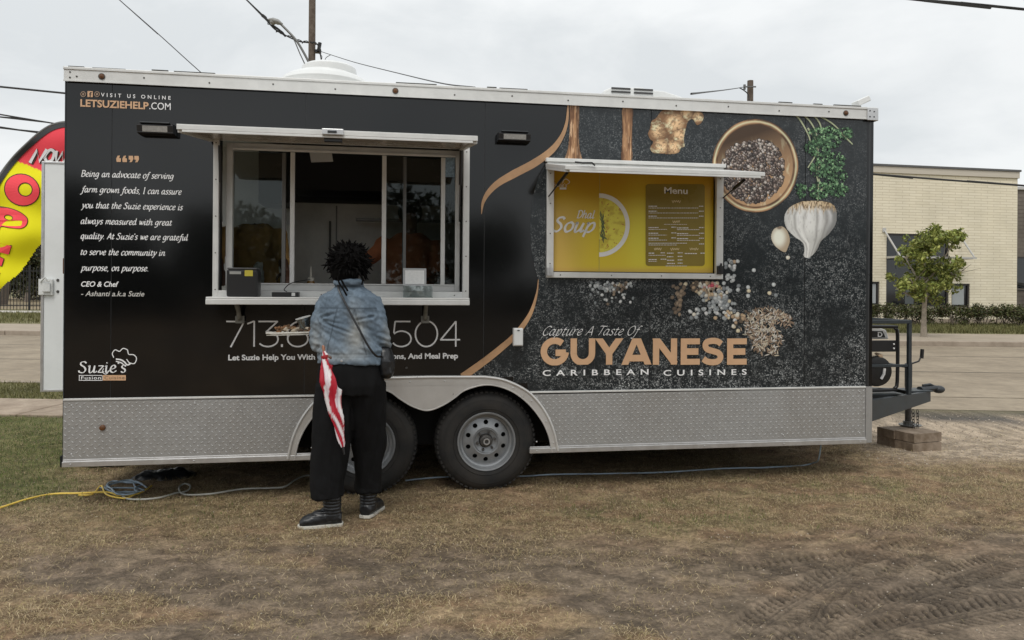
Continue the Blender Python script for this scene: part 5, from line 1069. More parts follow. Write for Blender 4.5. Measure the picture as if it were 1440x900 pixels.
for s_, foot in ((-1, (-.102, .0, .07)), (1, (.082, .20, .07))):
    hx = s_ * .09; q.tube([(hx, .03, .9), (hx, .09 if s_ > 0 else .02, .7), (hx * 1.0, .17 if s_ > 0 else .01, .44), (foot[0], foot[1], .28), foot], [.085, .07, .05, .036, .034], 14)
hand(q, (-.142, -.045, 1.055), (.12, -.25, -.85), (.9, .3, .1), (-.3, -.9, 0), .82, .9)
hand(q, (.19, .17, 1.03), (-.3, .8, -.4), (-.7, -.2, -.6), (-.5, .2, .8), .95, .5)
body = remesh(q, 'body', m_skin, CU, .006, 3)
# jacket
def denimcol(v):
    x, y, z = v[:, 0], v[:, 1], v[:, 2]; n1 = fbm(x * 9 + 3, z * 7 + y * 5, 4, 2); n2 = fbm(x * 90, z * 70 + y * 60, 3, 7)
    base = np.array(SP(80, 97, 112, .60, .72)); fade = np.array(SP(140, 140, 134, .62)); dk = np.array(SP(44, 58, 72, .58))
    f = .7 * np.exp(-((x - .06) / .055) ** 2 - ((z - 1.20) / .13) ** 2) + .8 * np.exp(-((x + .20) / .05) ** 2 - ((z - 1.15) / .09) ** 2) + .5 * np.exp(-((x - .235) / .03) ** 2 - ((z - 1.14) / .1) ** 2) + .35 * np.exp(-((x + .02) / .1) ** 2 - ((z - 1.03) / .03) ** 2)
    f = np.clip(f * (.5 + n1) + (n1 - .6) * .35, 0, 1)[:, None]; c = base * (1 - f) + fade * f; d = sst(.52, .32, n1)[:, None] * .28; c = c * (1 - d) + dk * d; c = c * (.72 + .56 * n2[:, None])
    seam = np.zeros(len(x))
    back = y < 0.02
    for zz in (1.318,): seam = np.maximum(seam, np.where(back & (np.abs(x) < .17), np.exp(-((z - zz) / .0035) ** 2), 0))
    for xx, sl in ((-.085, .25), (.085, -.25)): seam = np.maximum(seam, np.where(back & (z < 1.318) & (z > 1.04), np.exp(-((x - xx - sl * (z - 1.18)) / .0035) ** 2), 0))
    seam = np.maximum(seam, np.exp(-((z - 1.035) / .003) ** 2) * .8); seam = np.maximum(seam, np.where(np.abs(x) < .1, np.exp(-((z - 1.449) / .006) ** 2), 0)); c = c * (1 - .55 * seam[:, None]); return np.clip(c, 0, .8)
q = B()
q.loft([(.005, .03, .985, .20, .15), (.005, .03, 1.035, .197, .148), (.0, .03, 1.06, .200, .150), (.0, .025, 1.14, .188, .142), (-.0, .02, 1.24, .188, .14), (0, .015, 1.33, .182, .135), (0, .012, 1.385, .166, .118), (0, .012, 1.425, .125, .09), (0, .015, 1.455, .082, .07), (0, .02, 1.49, .072, .066)], 36, pw=2.3)
q.tube([(-.12, .02, 1.36), (-.155, .01, 1.30), (-.172, .0, 1.22), (-.185, .0, 1.14), (-.175, -.01, 1.10), (-.160, -.025, 1.08)], [.062, .062, .060, .064, .062, .050], 18)
q.tube([(.12, .02, 1.36), (.155, .01, 1.30), (.172, .0, 1.22), (.188, .02, 1.13), (.19, .08, 1.07), (.185, .13, 1.045)], [.062, .060, .055, .054, .050, .046], 18)
q.tube([(-.08, -.045, 1.475), (-.03, -.075, 1.468), (.03, -.075, 1.468), (.08, -.045, 1.475)], .022, 10)
def dispj(v):
    x, y, z = v[:, 0], v[:, 1], v[:, 2]
    d = (fbm(x * 10 + 5, z * 22 + x * 14, 3, 5) - .5) * .026 + (fbm(x * 34, z * 60 + y * 30, 2, 8) - .5) * .007
    arm = np.abs(x) > .17; d = d + np.where(arm, np.sin(z * 150 + x * 50 + 4 * fbm(x * 20, z * 20, 2, 3)) * .0035 * sst(1.28, 1.12, z), 0)
    # pulled folds from the left arm pit
    for (x0, z0, x1, z1) in ((-.155, 1.262, -.045, 1.292), (-.155, 1.250, -.02, 1.225), (-.14, 1.235, .04, 1.17), (.15, 1.27, .06, 1.25)):
        t = np.clip(((x - x0) * (x1 - x0) + (z - z0) * (z1 - z0)) / ((x1 - x0) ** 2 + (z1 - z0) ** 2), 0, 1); dd = np.hypot(x - x0 - t * (x1 - x0), z - z0 - t * (z1 - z0)); d = d + np.where(y < .05, (-.010 * np.exp(-(dd / .007) ** 2) + .006 * np.exp(-((dd - .014) / .008) ** 2)) * (1 - t * .7), 0)
    d = d + .004 * np.exp(-((z - 1.01) / .02) ** 2) - .004 * np.exp(-((z - 1.045) / .006) ** 2); return d
m_denim = mat('faded_denim', attr='col', rough=.85, bump=.35, bs=220, dist=.002, spec=.2)
jk_ = remesh(q, 'denim_jacket', m_denim, CU, .007, 3, dispj, denimcol)
q = B(); q.lathe([(.008, 0), (.007, .003), (.0, .004)], (-.02, -.128, 1.012), (0, -1, 0), 12); q.build('jacket_button', m_alu2, jk_, smooth=True)
# front flap of jacket hanging at the left
q = B(); q.loft([(-.165, .06, .965, .02, .055), (-.175, .05, 1.02, .03, .07), (-.165, .04, 1.10, .035, .08)], 14); remesh(q, 'jacket_flap', m_denim, CU, .007, 2, None, denimcol)
# trousers
q = B()
q.loft([(0, .03, 1.02, .19, .135), (0, .03, .95, .205, .145), (.0, .035, .86, .215, .15), (0, .05, .80, .205, .15)], 30, pw=2.4)
q.loft([(-.100, .02, .86, .118, .135), (-.102, .02, .72, .118, .125), (-.105, .015, .58, .118, .118), (-.112, .01, .44, .114, .112), (-.122, .005, .30, .104, .108), (-.127, .0, .21, .093, .102, .01), (-.127, .0, .185, .094, .102)], 28, pw=2.3)
q.loft([(.100, .05, .86, .118, .14), (.098, .09, .72, .116, .13), (.095, .13, .58, .114, .122), (.092, .17, .44, .106, .115), (.09, .20, .30, .092, .11), (.082, .22, .20, .090, .104, -.01), (.082, .22, .17, .091, .104)], 28, pw=2.3)
def dispt(v):
    x, y, z = v[:, 0], v[:, 1], v[:, 2]; return (fbm(x * 18 + y * 9, z * 3.2, 3, 11) - .5) * .045 * sst(1.0, .7, z) + (fbm(x * 8, z * 26 + x * 20, 2, 31) - .5) * .010 * sst(.45, .2, z) + (fbm(x * 30 + y * 20, z * 9, 2, 4) - .5) * .008
q.v = [((x - .0) * (.94 if z > .5 else .97), y, z) for x, y, z in q.v]
remesh(q, 'trousers', mat('black_trousers', (.009, .009, .0095), .9, var=.15, vs=30, spec=.15), CU, .009, 3, dispt)
# boots
m_boot = mat('black_leather', (.014, .015, .017), .33, var=.25, vs=30, bump=.5, bs=45, dist=.004); m_sole = mat('pale_sole', (.60, .58, .52), .6)
def boot(c, yaw, parent):
    M_ = Matrix.Translation(Vector(c)) @ Matrix.Rotation(yaw, 4, 'Z')     # local +x = toe
    q = B(); rings = [(-.078, .032, .034, .052), (-.062, .040, .044, .060), (-.02, .042, .056, .066), (.035, .044, .056, .062), (.08, .048, .048, .054), (.12, .048, .040, .046), (.150, .043, .034, .040), (.168, .028, .022, .032)]
    vs = []; n = 18
    for (x, ry, rz, cz) in rings:
        for k in range(n): a = 2 * math.pi * k / n; vs.append(M_ @ Vector((x, ry * math.cos(a), max(.024, cz + rz * math.sin(a)))))
    m_ = len(rings); q.add(vs, [(i * n + k, i * n + (k + 1) % n, (i + 1) * n + (k + 1) % n, (i + 1) * n + k) for i in range(m_ - 1) for k in range(n)] + [tuple(range(n)), tuple((m_ - 1) * n + k for k in range(n))])
    q.tube([M_ @ Vector((-.022, 0, .05)), M_ @ Vector((-.022, 0, .10)), M_ @ Vector((-.018, 0, .20))], [.054, .052, .056], 18)
    def dsp(v): return np.sin((v[:, 2]) * 330) * .0028 * sst(.07, .10, v[:, 2]) + (fbm(v[:, 0] * 40, v[:, 2] * 40 + v[:, 1] * 30, 2, 5) - .5) * .004
    b_ = remesh(q, 'boot', m_boot, parent, .005, 2, dsp)
    ol = [(-.088, 0), (-.080, .034), (-.03, .044), (.04, .046), (.10, .051), (.145, .047), (.170, .028), (.180, 0)]; ol = ol + [(x, -y) for x, y in reversed(ol[1:-1])]
    q = B(); q.poly([ol], lambda a, b, t: M_ @ Vector((a, b, t)), th=(.010, .028)); q.build('boot_sole', m_sole, b_, bevel=.003)
    q = B()
    for z in (.105, .135, .165): q.tube([M_ @ Vector((-.02 + .052 * math.cos(a), .05 * math.sin(a), z + .004 * math.cos(a))) for a in [i * .5236 for i in range(13)]], .004, 6, caps=False)
    q.build('boot_strap', m_boot, b_, smooth=True)
boot((-.118, -.01, 0), R(194), CU); boot((.085, .22, 0), R(78), CU)
# hair
m_hair = mat('black_hair', (.003, .0026, .0025), .9, spec=.15, bump=.5, bs=120, dist=.004)
q = B(); q.ball((hc.x, .0, hc.z + .04), .108, 20, .95, 1.0, .92); q.ball((hc.x - .018, -.02, hc.z - .03), .092, 16, .95, .85, 1.0); q.ball((hc.x + .03, -.01, hc.z + .055), .075, 14)
_r = random.Random(4)
for i in range(620):
    a = _r.uniform(0, 6.283); el = _r.uniform(-.75, 1.35); d = Vector((math.cos(a) * math.cos(el), math.sin(a) * math.cos(el), math.sin(el)))
    if d.y > .55 and el < .6: continue
    p = Vector((hc.x, .0, hc.z + .02)) + Vector((d.x * .10, d.y * .10, d.z * .10)); l = _r.uniform(.010, .046); e1 = p + d * l * .45 + Vector((_r.gauss(0, .008), _r.gauss(0, .008), 0)); e2 = e1 + Vector((d.x * .5, d.y * .5, -.45 + d.z * .6 + _r.uniform(-.3, .6))).normalized() * l * .7
    q.tube(catmull([p - d * .02, p, e1, e2], 2), [.0062] * 3 + [.0055] * 2 + [.0045, .002], 5)
q.build('hair', m_hair, CU, smooth='all')
q = B()
for pts in ([(477, 388), (480, 398), (487, 406), (492, 415)], [(482, 392), (487, 401), (493, 408)], [(508, 385), (512, 393), (511, 400)]):
    q.tube(catmull([L2(u, v, -.10 - .03 * (v > 405)) for u, v in pts], 4), .0055, 6)
q.build('loose_lock', m_hair, CU, smooth=True)
cu_o = G(482, 744); foot = CAM + (cu_o - CAM) * 1.0
ang = -PSI
base = D(490, 741, 4.62); base.z = 0; CU.location = base; CU.rotation_euler.z = -PSI
MC = Matrix.Translation(base) @ Matrix.Rotation(-PSI, 4, 'Z')
# ---------- shoulder bag
BG = thing('shoulder_bag', 'black shoulder bag at the customer\'s right hip on a thin strap across the back', 'bag')
q = B(); q.loft([(.215, .06, .89, .03, .05), (.22, .05, .92, .045, .08), (.215, .05, 1.0, .048, .085), (.20, .05, 1.06, .04, .07), (.195, .05, 1.09, .02, .05)], 20, pw=2.6); remesh(q, 'bag_body', m_boot, BG, .007, 3, lambda v: (fbm(v[:, 0] * 20 + v[:, 1] * 10, v[:, 2] * 14, 3, 6) - .5) * .02)
st_ = [(-.075, .02, 1.50), (-.062, -.05, 1.475), (-.045, -.103, 1.43), (-.01, -.130, 1.37), (.04, -.145, 1.28), (.09, -.146, 1.19), (.135, -.125, 1.10), (.175, -.09, 1.04), (.20, -.02, 1.03)]
q = B(); q.tube(catmull(st_, 5), .0065, 8, flat=.6); q.build('bag_strap', m_boot, BG, smooth=True); BG.location = base; BG.rotation_euler.z = -PSI
# ---------- folded umbrella
UM = thing('umbrella', 'folded red and white striped umbrella hanging point down from the customer\'s left hand', 'umbrella')
a = L2(459, 492, -.085); b = L2(488, 622, -.13); n = 40; m_ = 44; V = []; Cc = []
ax = (b - a); e1 = ax.normalized().cross(Vector((0, 1, 0))).normalized(); e2 = ax.normalized().cross(e1)
prof = [(0, .010), (.04, .016), (.09, .026), (.18, .038), (.30, .049), (.42, .046), (.55, .036), (.70, .031), (.85, .022), (.95, .016), (1, .009)]
for i in range(m_):
    t = i / (m_ - 1); r = np.interp(t, [p[0] for p in prof], [p[1] for p in prof])
    for k in range(n):
        th = 2 * math.pi * k / n; tw = th + t * 1.9 + .5 * math.sin(t * 7); f = 1 + .10 * math.sin(t * 19 + th) + .22 * math.cos(7 * tw) * min(1, t * 5) + .08 * math.cos(16 * tw + 9 * t); jag = (.018 * math.cos(4 * tw) if i < 8 else 0)
        V.append(tuple(a + ax * (t + jag * (1 if i > 1 else 0)) + e1 * math.cos(th) * r * f + e2 * math.sin(th) * r * f * .85)); red = math.sin(3.5 * tw + 1.2 + 1.5 * math.sin(t * 9)) > -.05
        Cc.append(S(176, 22, 44) if red else (.74, .62, .66) if math.sin(5 * tw) > 0 else (.80, .76, .76))
q = B(); q.add(V, [(i * n + k, i * n + (k + 1) % n, (i + 1) * n + (k + 1) % n, (i + 1) * n + k) for i in range(m_ - 1) for k in range(n)], [tuple(c) for c in Cc]); q.build('umbrella_canopy', mat('umbrella_cloth', attr='col', rough=.5), UM, smooth='all')
q = B(); q.tube([b - ax * .02, b + ax.normalized() * .045], [.009, .005], 10); q.build('umbrella_tip', m_plastic, UM, smooth=True)
q = B(); q.tube([a + ax * .03, a - ax.normalized() * .02, a - ax.normalized() * .05 + Vector((-.0, 0.03, 0))], [.008, .010, .012], 10); q.build('umbrella_handle', mat('wood_handle', (.30, .12, .06), .4), UM, smooth=True)
q = B(); q.lathe([(.022, -.01), (.026, 0), (.022, .012)], a + ax * .06, ax, 18); q.build('umbrella_band', mat('red_band', S(150, 20, 30), .6), UM, smooth=True)
UM.location = base; UM.rotation_euler.z = -PSI
# ---------- paper food tray and cup held in front
TR = thing('food_tray', 'white edged paper tray of brown food scraps held at the customer\'s left elbow', 'tray'); c0 = L2(402, 470, .12)
q = B(); tl = [(-.145, -.06), (-.09, -.085), (.07, -.08), (.15, -.055), (.15, .07), (-.10, .08)]; q.poly([tl], lambda a, b, t: Vector((c0.x + a, c0.y + b, c0.z + t - a * -.03 - .006)), th=(-.004, 0)); tl2 = tl + [tl[0]]
q.tube([(c0.x + a, c0.y + b, c0.z + a * .03 + .004) for a, b in tl2], .006, 6); q.build('tray_base', mat('paper_white', (.55, .53, .48), .7, var=.15, vs=30), TR, bevel=.001)
_r = random.Random(9); q = B()
for i in range(46):
    p = c0 + Vector((_r.uniform(-.11, .12), _r.uniform(-.06, .05), .008 + _r.uniform(0, .03))); l = _r.uniform(.015, .04); t = _r.uniform(-.6, .6); dz = _r.uniform(-.01, .02)
    k = _r.choice([(.20, .10, .045), (.12, .07, .035), (.30, .19, .10), (.07, .04, .025), (.42, .36, .28)]); q.tube([p, p + Vector((l * math.cos(t), l * math.sin(t), dz))], [.006, .009], 6, col=k)
q.build('food_scraps', mat('food_colours', attr='col', rough=.7), TR, smooth=True, kind='stuff')
CP = thing('glass_cup', 'small clear cup tilted on the paper tray beside the customer\'s elbow', 'cup'); cc_ = L2(423, 466, .10); axc = Vector((-.25, -.1, 1)).normalized()
q = B(); q.lathe([(.0, 0), (.028, 0), (.033, .02), (.040, .06), (.046, .082), (.043, .082), (.036, .05), (.029, .008), (0, .008)], cc_, axc, 24, caps=False); q.build('cup_wall', glassmat('cup_plastic', (.6, .63, .65), .16), CP, smooth=True)
q = B(); q.tube([cc_ + axc * .082 + (axc.orthogonal().normalized() * math.cos(x) + axc.cross(axc.orthogonal()).normalized() * math.sin(x)) * .0455 for x in [i * .2618 for i in range(25)]], .0028, 6, caps=False); q.build('cup_rim', m_alu, CP, smooth=True)
for o_ in (TR, CP): o_.location = base; o_.rotation_euler.z = -PSI
# ---------- staff inside
def worker(px_, y, v_head, shirt, label, lean=0, pose='stand'):
    t = thing('person', label, 'person'); p = P(px_, v_head, y); z0 = .52; h = p.z - z0 + .10; s = h / 1.7
    o = Vector((0, 0, 0))
    tx = lean
    q = B(); sh = Vector((tx * .5, 0, 1.38 * s)); hd = Vector((0, -.02, 1.56 * s))
    if pose == 'bent': s = 1.0; sh = Vector((.0, -.04, 1.34)); hd = Vector((.03, .20, 1.28))
    headm(q, hd, 0, 1, R(180)); q.tube([sh, hd - Vector((0, 0, .05))], [.06, .05], 12); q.loft([(0, 0, .85 * s, .16, .11), (tx * .2, 0, 1.1 * s, .14, .1), (tx * .4, 0, 1.3 * s, .17, .11), (sh.x, 0, sh.z + .03, .1, .07)], 20)
    for k in (-1, 1): q.tube([(k * .09, 0, .9 * s), (k * .10, 0, .48 * s), (k * .1, 0, .03)], [.09, .065, .045], 12); q.tube([(k * .1, .02, .02), (k * .1, -.16, .02)], [.045, .03], 10)
    arms = []
    for k in (-1, 1):
        S0 = sh + Vector((k * .17, 0, -.03)); E = S0 + Vector((k * .07, -.12, -.24)); Wp = E + Vector((-k * .06, -.22, -.02))
        if pose == 'reach' and k == -1: E = S0 + Vector((-.15, -.10, -.14)); Wp = E + Vector((-.10, -.14, -.02))
        if pose == 'bent': E = S0 + Vector((k * .05, -.18, -.16)); Wp = E + Vector((.05, -.15, -.12))
        q.tube([S0, E, Wp], [.05, .04, .028], 12); hand(q, Wp, (Wp - E), (0, 0, -1), (-k, 0, 0), .9, .4); arms.append((S0, E, Wp))
    remesh(q, 'body', m_skin, t, .008, 2)
    q = B(); q.loft([(0, 0, .80 * s, .185, .14), (tx * .2, 0, 1.05 * s, .18, .135), (tx * .4, 0, 1.3 * s, .20, .135), (sh.x, 0, sh.z + .0, .17, .11), (sh.x, 0, sh.z + .045, .09, .075)], 24, pw=2.3)
    for a, b, c in arms: q.tube([a, b, b.lerp(c, .45)], [.07, .058, .05], 12)
    remesh(q, 'shirt', shirt, t, .01, 3, lambda v: (fbm(v[:, 0] * 12, v[:, 2] * 14, 3, 3) - .5) * .03)
    q = B(); q.loft([(0, 0, .9 * s, .175, .13), (0, 0, .78 * s, .185, .135)], 20)
    for k in (-1, 1): q.tube([(k * .09, 0, .85 * s), (k * .10, 0, .48 * s), (k * .1, 0, .06)], [.10, .08, .07], 14)
    remesh(q, 'trousers', m_int, t, .012, 2)
    q = B(); q.ball(hd + Vector((0, .02, .035)), .1, 16, .95, 1.05, 1.0); q.build('hair' if pose != 'bent' else 'hair_net', m_hair if pose != 'bent' else mat('white_cap', (.55, .55, .55), .8), t, smooth=True)
    t.location = (p.x, y, .521); return t
m_or = mat('orange_shirt', (.34, .12, .05), .8, var=.2, vs=8); m_yl = mat('mustard_shirt', (.50, .30, .11), .8, var=.25, vs=8)
worker(577, .62, 300, m_or, 'worker in an orange top standing behind the right glass panes of the serving window', pose='reach')
wl = worker(358, .62, 330, m_yl, 'worker in a mustard shirt bending down behind the left glass pane', lean=-.0, pose='bent')
a = P(357, 392, .42); t = thing('paper_bundle', 'crumpled white paper bag in front of the bending worker in mustard', 'paper bag', (a.x, .36, 1.361)); q = B(); q.loft([(a.x, .36, 1.362, .07, .05), (a.x + .01, .36, 1.45, .08, .055), (a.x + .03, .36, 1.55, .05, .03), (a.x + .05, .36, 1.62, .02, .02)], 14); remesh(q, 'bag_paper', mat('paper', (.6, .6, .58), .7), t, .01, 1, lambda v: (fbm(v[:, 0] * 30, v[:, 2] * 30, 3, 2) - .5) * .03)
# ================================================================== GROUND  (t = distance axis across the road, s = along)
def tz(a, Z): return Z + .07 * a
def ax_grow(lo, hi, step, lim0, lim1, g=1.22):
    x = list(np.arange(lo, hi, step)); s_ = step; p = x[-1]
    while p < lim1: s_ *= g; p += s_; x.append(p)
    s_ = step; p = x[0]; l = []
    while p > lim0: s_ *= g; p -= s_; l.append(p)
    return np.array(l[::-1] + x)
AA = ax_grow(-5.0, 6.0, .017, -900, 900); AA = np.concatenate([AA[AA < .79], np.arange(.8, 5.2, .0085), AA[AA > 5.21]])
ZZ = ax_grow(2.5, 7.0, .017, -300, 1500); ZZ = np.concatenate([ZZ[ZZ < 2.89], np.arange(2.9, 5.0, .0085), ZZ[ZZ > 5.01]])
GA, GZ = np.meshgrid(AA, ZZ)
def trackline(pts, w_): return [(G(u, v) - CAM).dot(RT) for u, v in pts], [(G(u, v) - CAM).dot(FW) for u, v in pts], w_
TRK = [([(1470, 688), (1410, 727), (1280, 768), (1130, 792), (1040, 806)], .20, .022), ([(1390, 732), (1270, 782), (1180, 812), (1120, 848), (1040, 905)], .22, .026), ([(1340, 768), (1285, 800), (1235, 850), (1190, 910)], .26, .03),
       ([(1480, 798), (1400, 815), (1290, 838), (1140, 898), (1080, 925)], .24, .03), ([(1500, 836), (1380, 858), (1260, 885), (1180, 925)], .22, .028), ([(1150, 752), (1110, 760), (1080, 768)], .14, .018),
       ([(1330, 700), (1240, 745), (1190, 800), (1150, 870)], .12, .010), ([(1500, 760), (1420, 785), (1330, 815)], .20, .022)]
def pl2(u, v): g = G(u, v) - CAM; return g.dot(RT), g.dot(FW)
def gheight(A_, Z_):
    near = sst(11, 7.5, Z_); h = (fbm(A_ * .6, Z_ * .6, 3, 1) - .5) * .06 * near + (fbm(A_ * 3.2, Z_ * 3.2, 3, 5) - .5) * .030 * near + (fbm(A_ * 13, Z_ * 13, 3, 9) - .5) * .018 * near * (1 - .75 * sst(.6, 1.6, A_) * sst(5.2, 4.6, Z_))
    mdz = sst(.6, 1.6, A_) * sst(5.2, 4.6, Z_); h = h * (1 - .45 * mdz)
    h = h + (fbm(A_ * 34, Z_ * 34, 2, 14) - .5) * .008 * near * (1 - .7 * sst(.6, 1.6, A_) * sst(5.2, 4.6, Z_))
    wet_shade = np.zeros(A_.shape)
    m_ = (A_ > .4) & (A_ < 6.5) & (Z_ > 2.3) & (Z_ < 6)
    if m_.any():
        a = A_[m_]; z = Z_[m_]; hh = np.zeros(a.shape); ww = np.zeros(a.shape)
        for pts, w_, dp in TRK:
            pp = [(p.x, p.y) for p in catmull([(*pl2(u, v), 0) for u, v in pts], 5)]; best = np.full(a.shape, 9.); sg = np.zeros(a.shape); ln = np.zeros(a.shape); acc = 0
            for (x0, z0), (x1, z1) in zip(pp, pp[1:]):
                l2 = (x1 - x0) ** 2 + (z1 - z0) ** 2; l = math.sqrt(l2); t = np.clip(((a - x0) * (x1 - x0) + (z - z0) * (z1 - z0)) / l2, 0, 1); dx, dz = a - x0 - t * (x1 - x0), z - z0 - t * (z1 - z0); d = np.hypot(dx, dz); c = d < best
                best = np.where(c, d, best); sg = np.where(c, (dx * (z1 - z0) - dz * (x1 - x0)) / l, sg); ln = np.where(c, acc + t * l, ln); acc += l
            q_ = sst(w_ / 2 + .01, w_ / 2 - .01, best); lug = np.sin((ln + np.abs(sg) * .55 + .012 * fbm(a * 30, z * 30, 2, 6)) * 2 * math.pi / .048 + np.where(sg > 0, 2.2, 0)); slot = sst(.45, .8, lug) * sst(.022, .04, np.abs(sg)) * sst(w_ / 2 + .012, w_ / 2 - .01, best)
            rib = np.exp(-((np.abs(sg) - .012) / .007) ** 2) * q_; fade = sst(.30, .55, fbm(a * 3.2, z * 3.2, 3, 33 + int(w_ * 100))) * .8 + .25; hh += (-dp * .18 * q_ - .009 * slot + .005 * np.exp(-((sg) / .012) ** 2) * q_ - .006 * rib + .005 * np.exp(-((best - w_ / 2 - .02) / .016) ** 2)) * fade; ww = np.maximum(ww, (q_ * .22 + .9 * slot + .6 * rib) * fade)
        h[m_] += hh; wet_shade[m_] = ww
    return h, wet_shade
GH, WET_SHADE = gheight(GA, GZ)
Tt = tz(GA, GZ)
# keep sheet below the paved strips
flat_ = sst(7.6, 8.2, Tt) * 1.0; GH = GH * (1 - flat_)
wx_ = CAM.x + RT.x * GA + FW.x * GZ; wy_ = CAM.y + RT.y * GA + FW.y * GZ
def uvG(A_, Z_): z_ = np.maximum(Z_, .6); a = A_ / z_ * FPX; b = CAM.z / z_ * FPX; return CX + a - b * ROLL, CY + b + a * ROLL
# zone weights (positions on the lot, in metres a = across, Z = away)
n1 = fbm(GA * .9 + 7, GZ * 1.5 + 2, 4, 21); n2 = fbm(GA * 4, GZ * 6, 4, 31); n3 = fbm(GA * 16, GZ * 16, 3, 41)
mud = np.clip(sst(.2, 2.2, GA) * sst(5.0, 4.0, GZ + .1 * np.abs(GA - 3) + (n1 - .5) * 1.6) + sst(-.6, -.2, -GZ + 2.9 + 0 * GA) * 0, 0, 1)
mud = np.maximum(mud, sst(.50, .62, n1) * sst(4.9, 3.8, GZ) * .9)              # bare patches left of it
mud = np.maximum(mud, .75 * np.exp(-((GA + 1.9) / .9) ** 2 - ((GZ - 4.0) / .35) ** 2))
green = np.clip(sst(-2.4, -3.6, GA + (n1 - .5) * 2.0) * sst(4.3, 5.4, GZ) + .0 * GA, 0, 1)
green = np.maximum(green, .6 * np.exp(-((GA - .95) / .8) ** 2 - ((GZ - 4.9) / .33) ** 2) * sst(.4, .6, n2)); green = np.maximum(green, .5 * np.exp(-((GA - 2.6) / 1.2) ** 2 - ((GZ - 5.6) / .4) ** 2) * sst(.4, .6, n2)); green = np.maximum(green, .35 * np.exp(-((GA + 2.2) / .7) ** 2 - ((GZ - 4.9) / .4) ** 2))
gravel = sst(2.9, 3.6, GA + .2 * n1) * sst(6.1, 6.8, GZ) * sst(9.6, 8.6, GZ)
darkb = np.clip(np.exp(-((GZ - 8.75 - .02 * GA) / .5) ** 4) * sst(3.0, 3.8, GA) * sst(.30, .5, fbm(GA * 1.2, GZ * 3, 3, 8)), 0, 1)
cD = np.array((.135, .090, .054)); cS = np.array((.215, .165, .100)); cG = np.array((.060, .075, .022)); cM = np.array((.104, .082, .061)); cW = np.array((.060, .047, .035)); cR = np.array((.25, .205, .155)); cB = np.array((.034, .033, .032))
def m3(a, b, t): return a * (1 - t[..., None]) + b * t[..., None]
c = m3(cD * np.ones(GA.shape + (3,)), cS, sst(.36, .66, n2) * .45); c = m3(c, cG, green * .65); c = m3(c, cM, mud * .9); c = m3(c, cW * .62, np.clip(WET_SHADE * .9, 0, 1) * np.maximum(mud, .5)); c = m3(c, cW, mud * sst(.5, .65, fbm(GA * 1.6, GZ * 2.5, 3, 77)) * .38)  # track grooves darkened in the colour: damp pressed mud plus painted shade for relief
c = m3(c, cR, gravel * .8); c = m3(c, cB, darkb * .9); far = sst(9.0, 10.2, Tt); c = m3(c, np.array((.15, .135, .07)), far * sst(.0, 1., far)); c = c * (.82 + .36 * n3[..., None]); nm_ = fbm(GA * 10 + 11, GZ * 15, 4, 63); c = c * np.where(far > .5, 1, .70 + .50 * sst(.30, .68, nm_))[..., None]; c = np.clip(c * np.where(far > .5, 1.1, 1.62)[..., None], 0, .8)
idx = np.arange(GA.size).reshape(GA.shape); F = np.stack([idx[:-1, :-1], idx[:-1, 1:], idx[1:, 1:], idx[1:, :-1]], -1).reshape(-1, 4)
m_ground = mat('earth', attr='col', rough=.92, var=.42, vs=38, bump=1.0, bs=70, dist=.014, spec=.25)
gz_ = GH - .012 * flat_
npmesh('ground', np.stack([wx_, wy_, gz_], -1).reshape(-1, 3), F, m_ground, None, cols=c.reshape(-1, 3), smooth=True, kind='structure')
def ghat(A_, Z_):
    h, w_ = gheight(np.atleast_1d(np.array(A_, float)), np.atleast_1d(np.array(Z_, float))); f = sst(7.6, 8.2, tz(np.atleast_1d(A_), np.atleast_1d(Z_))); return h * (1 - f)
# ---- grass blades (dry straw and green), pebbles
def blades(name, N_, reg, colfn, dens, lmin, lmax, wmin, wmax, lean, seed):
    r_ = np.random.default_rng(seed); a = r_.uniform(reg[0], reg[1], N_); z = r_.uniform(reg[2], reg[3], N_); k = r_.random(N_) < dens(a, z); a, z = a[k], z[k]; n = len(a)
    x = CAM.x + RT.x * a + FW.x * z; y = CAM.y + RT.y * a + FW.y * z; h = np.concatenate([ghat(a[i:i + 20000], z[i:i + 20000]) for i in range(0, n, 20000)])
    th = r_.uniform(0, 6.283, n); l = r_.uniform(lmin, lmax, n); w_ = r_.uniform(wmin, wmax, n); le = r_.uniform(lean[0], lean[1], n); ph = th + r_.uniform(-.5, .5, n)
    dx, dy = np.cos(ph) * np.cos(le) * l, np.sin(ph) * np.cos(le) * l; dz = np.sin(le) * l; sx, sy = -np.sin(th) * w_, np.cos(th) * w_
    cv = r_.uniform(-.6, .6, n); mx_, my_ = dx * .5 - dy * cv * .4, dy * .5 + dx * cv * .4
    V = np.stack([np.stack([x - sx * .6, y - sy * .6, h - .001], 1), np.stack([x + mx_ - sx, y + my_ - sy, h + dz * .75 + .004], 1), np.stack([x + dx, y + dy, h + dz * .8 + .002], 1), np.stack([x + mx_ + sx, y + my_ + sy, h + dz * .75 + .004], 1)], 1).reshape(-1, 3)
    F_ = (np.arange(n) * 4)[:, None] + np.array([[0, 1, 2, 3]]); C_ = colfn(a, z, r_); C_ = np.repeat(C_, 4, 0)
    npmesh(name, V, F_, mat('grass_blade', attr='col', rough=.8, spec=.2), None, cols=C_, kind='stuff', label={'dry_grass': 'flattened straw coloured dry grass over the dirt lot', 'grass_tuft': 'small raised tufts of dry and olive grass on the lot', 'green_grass': 'short green grass beside the trailer tail and in small patches', 'verge_grass': 'green verge strips along the road'}[name])
def palette(cols, r_, n, v=.25):
    c_ = np.array(cols)[r_.integers(0, len(cols), n)]; return np.clip(c_ * r_.uniform(1 - v, 1 + v, n)[:, None], 0, .8)
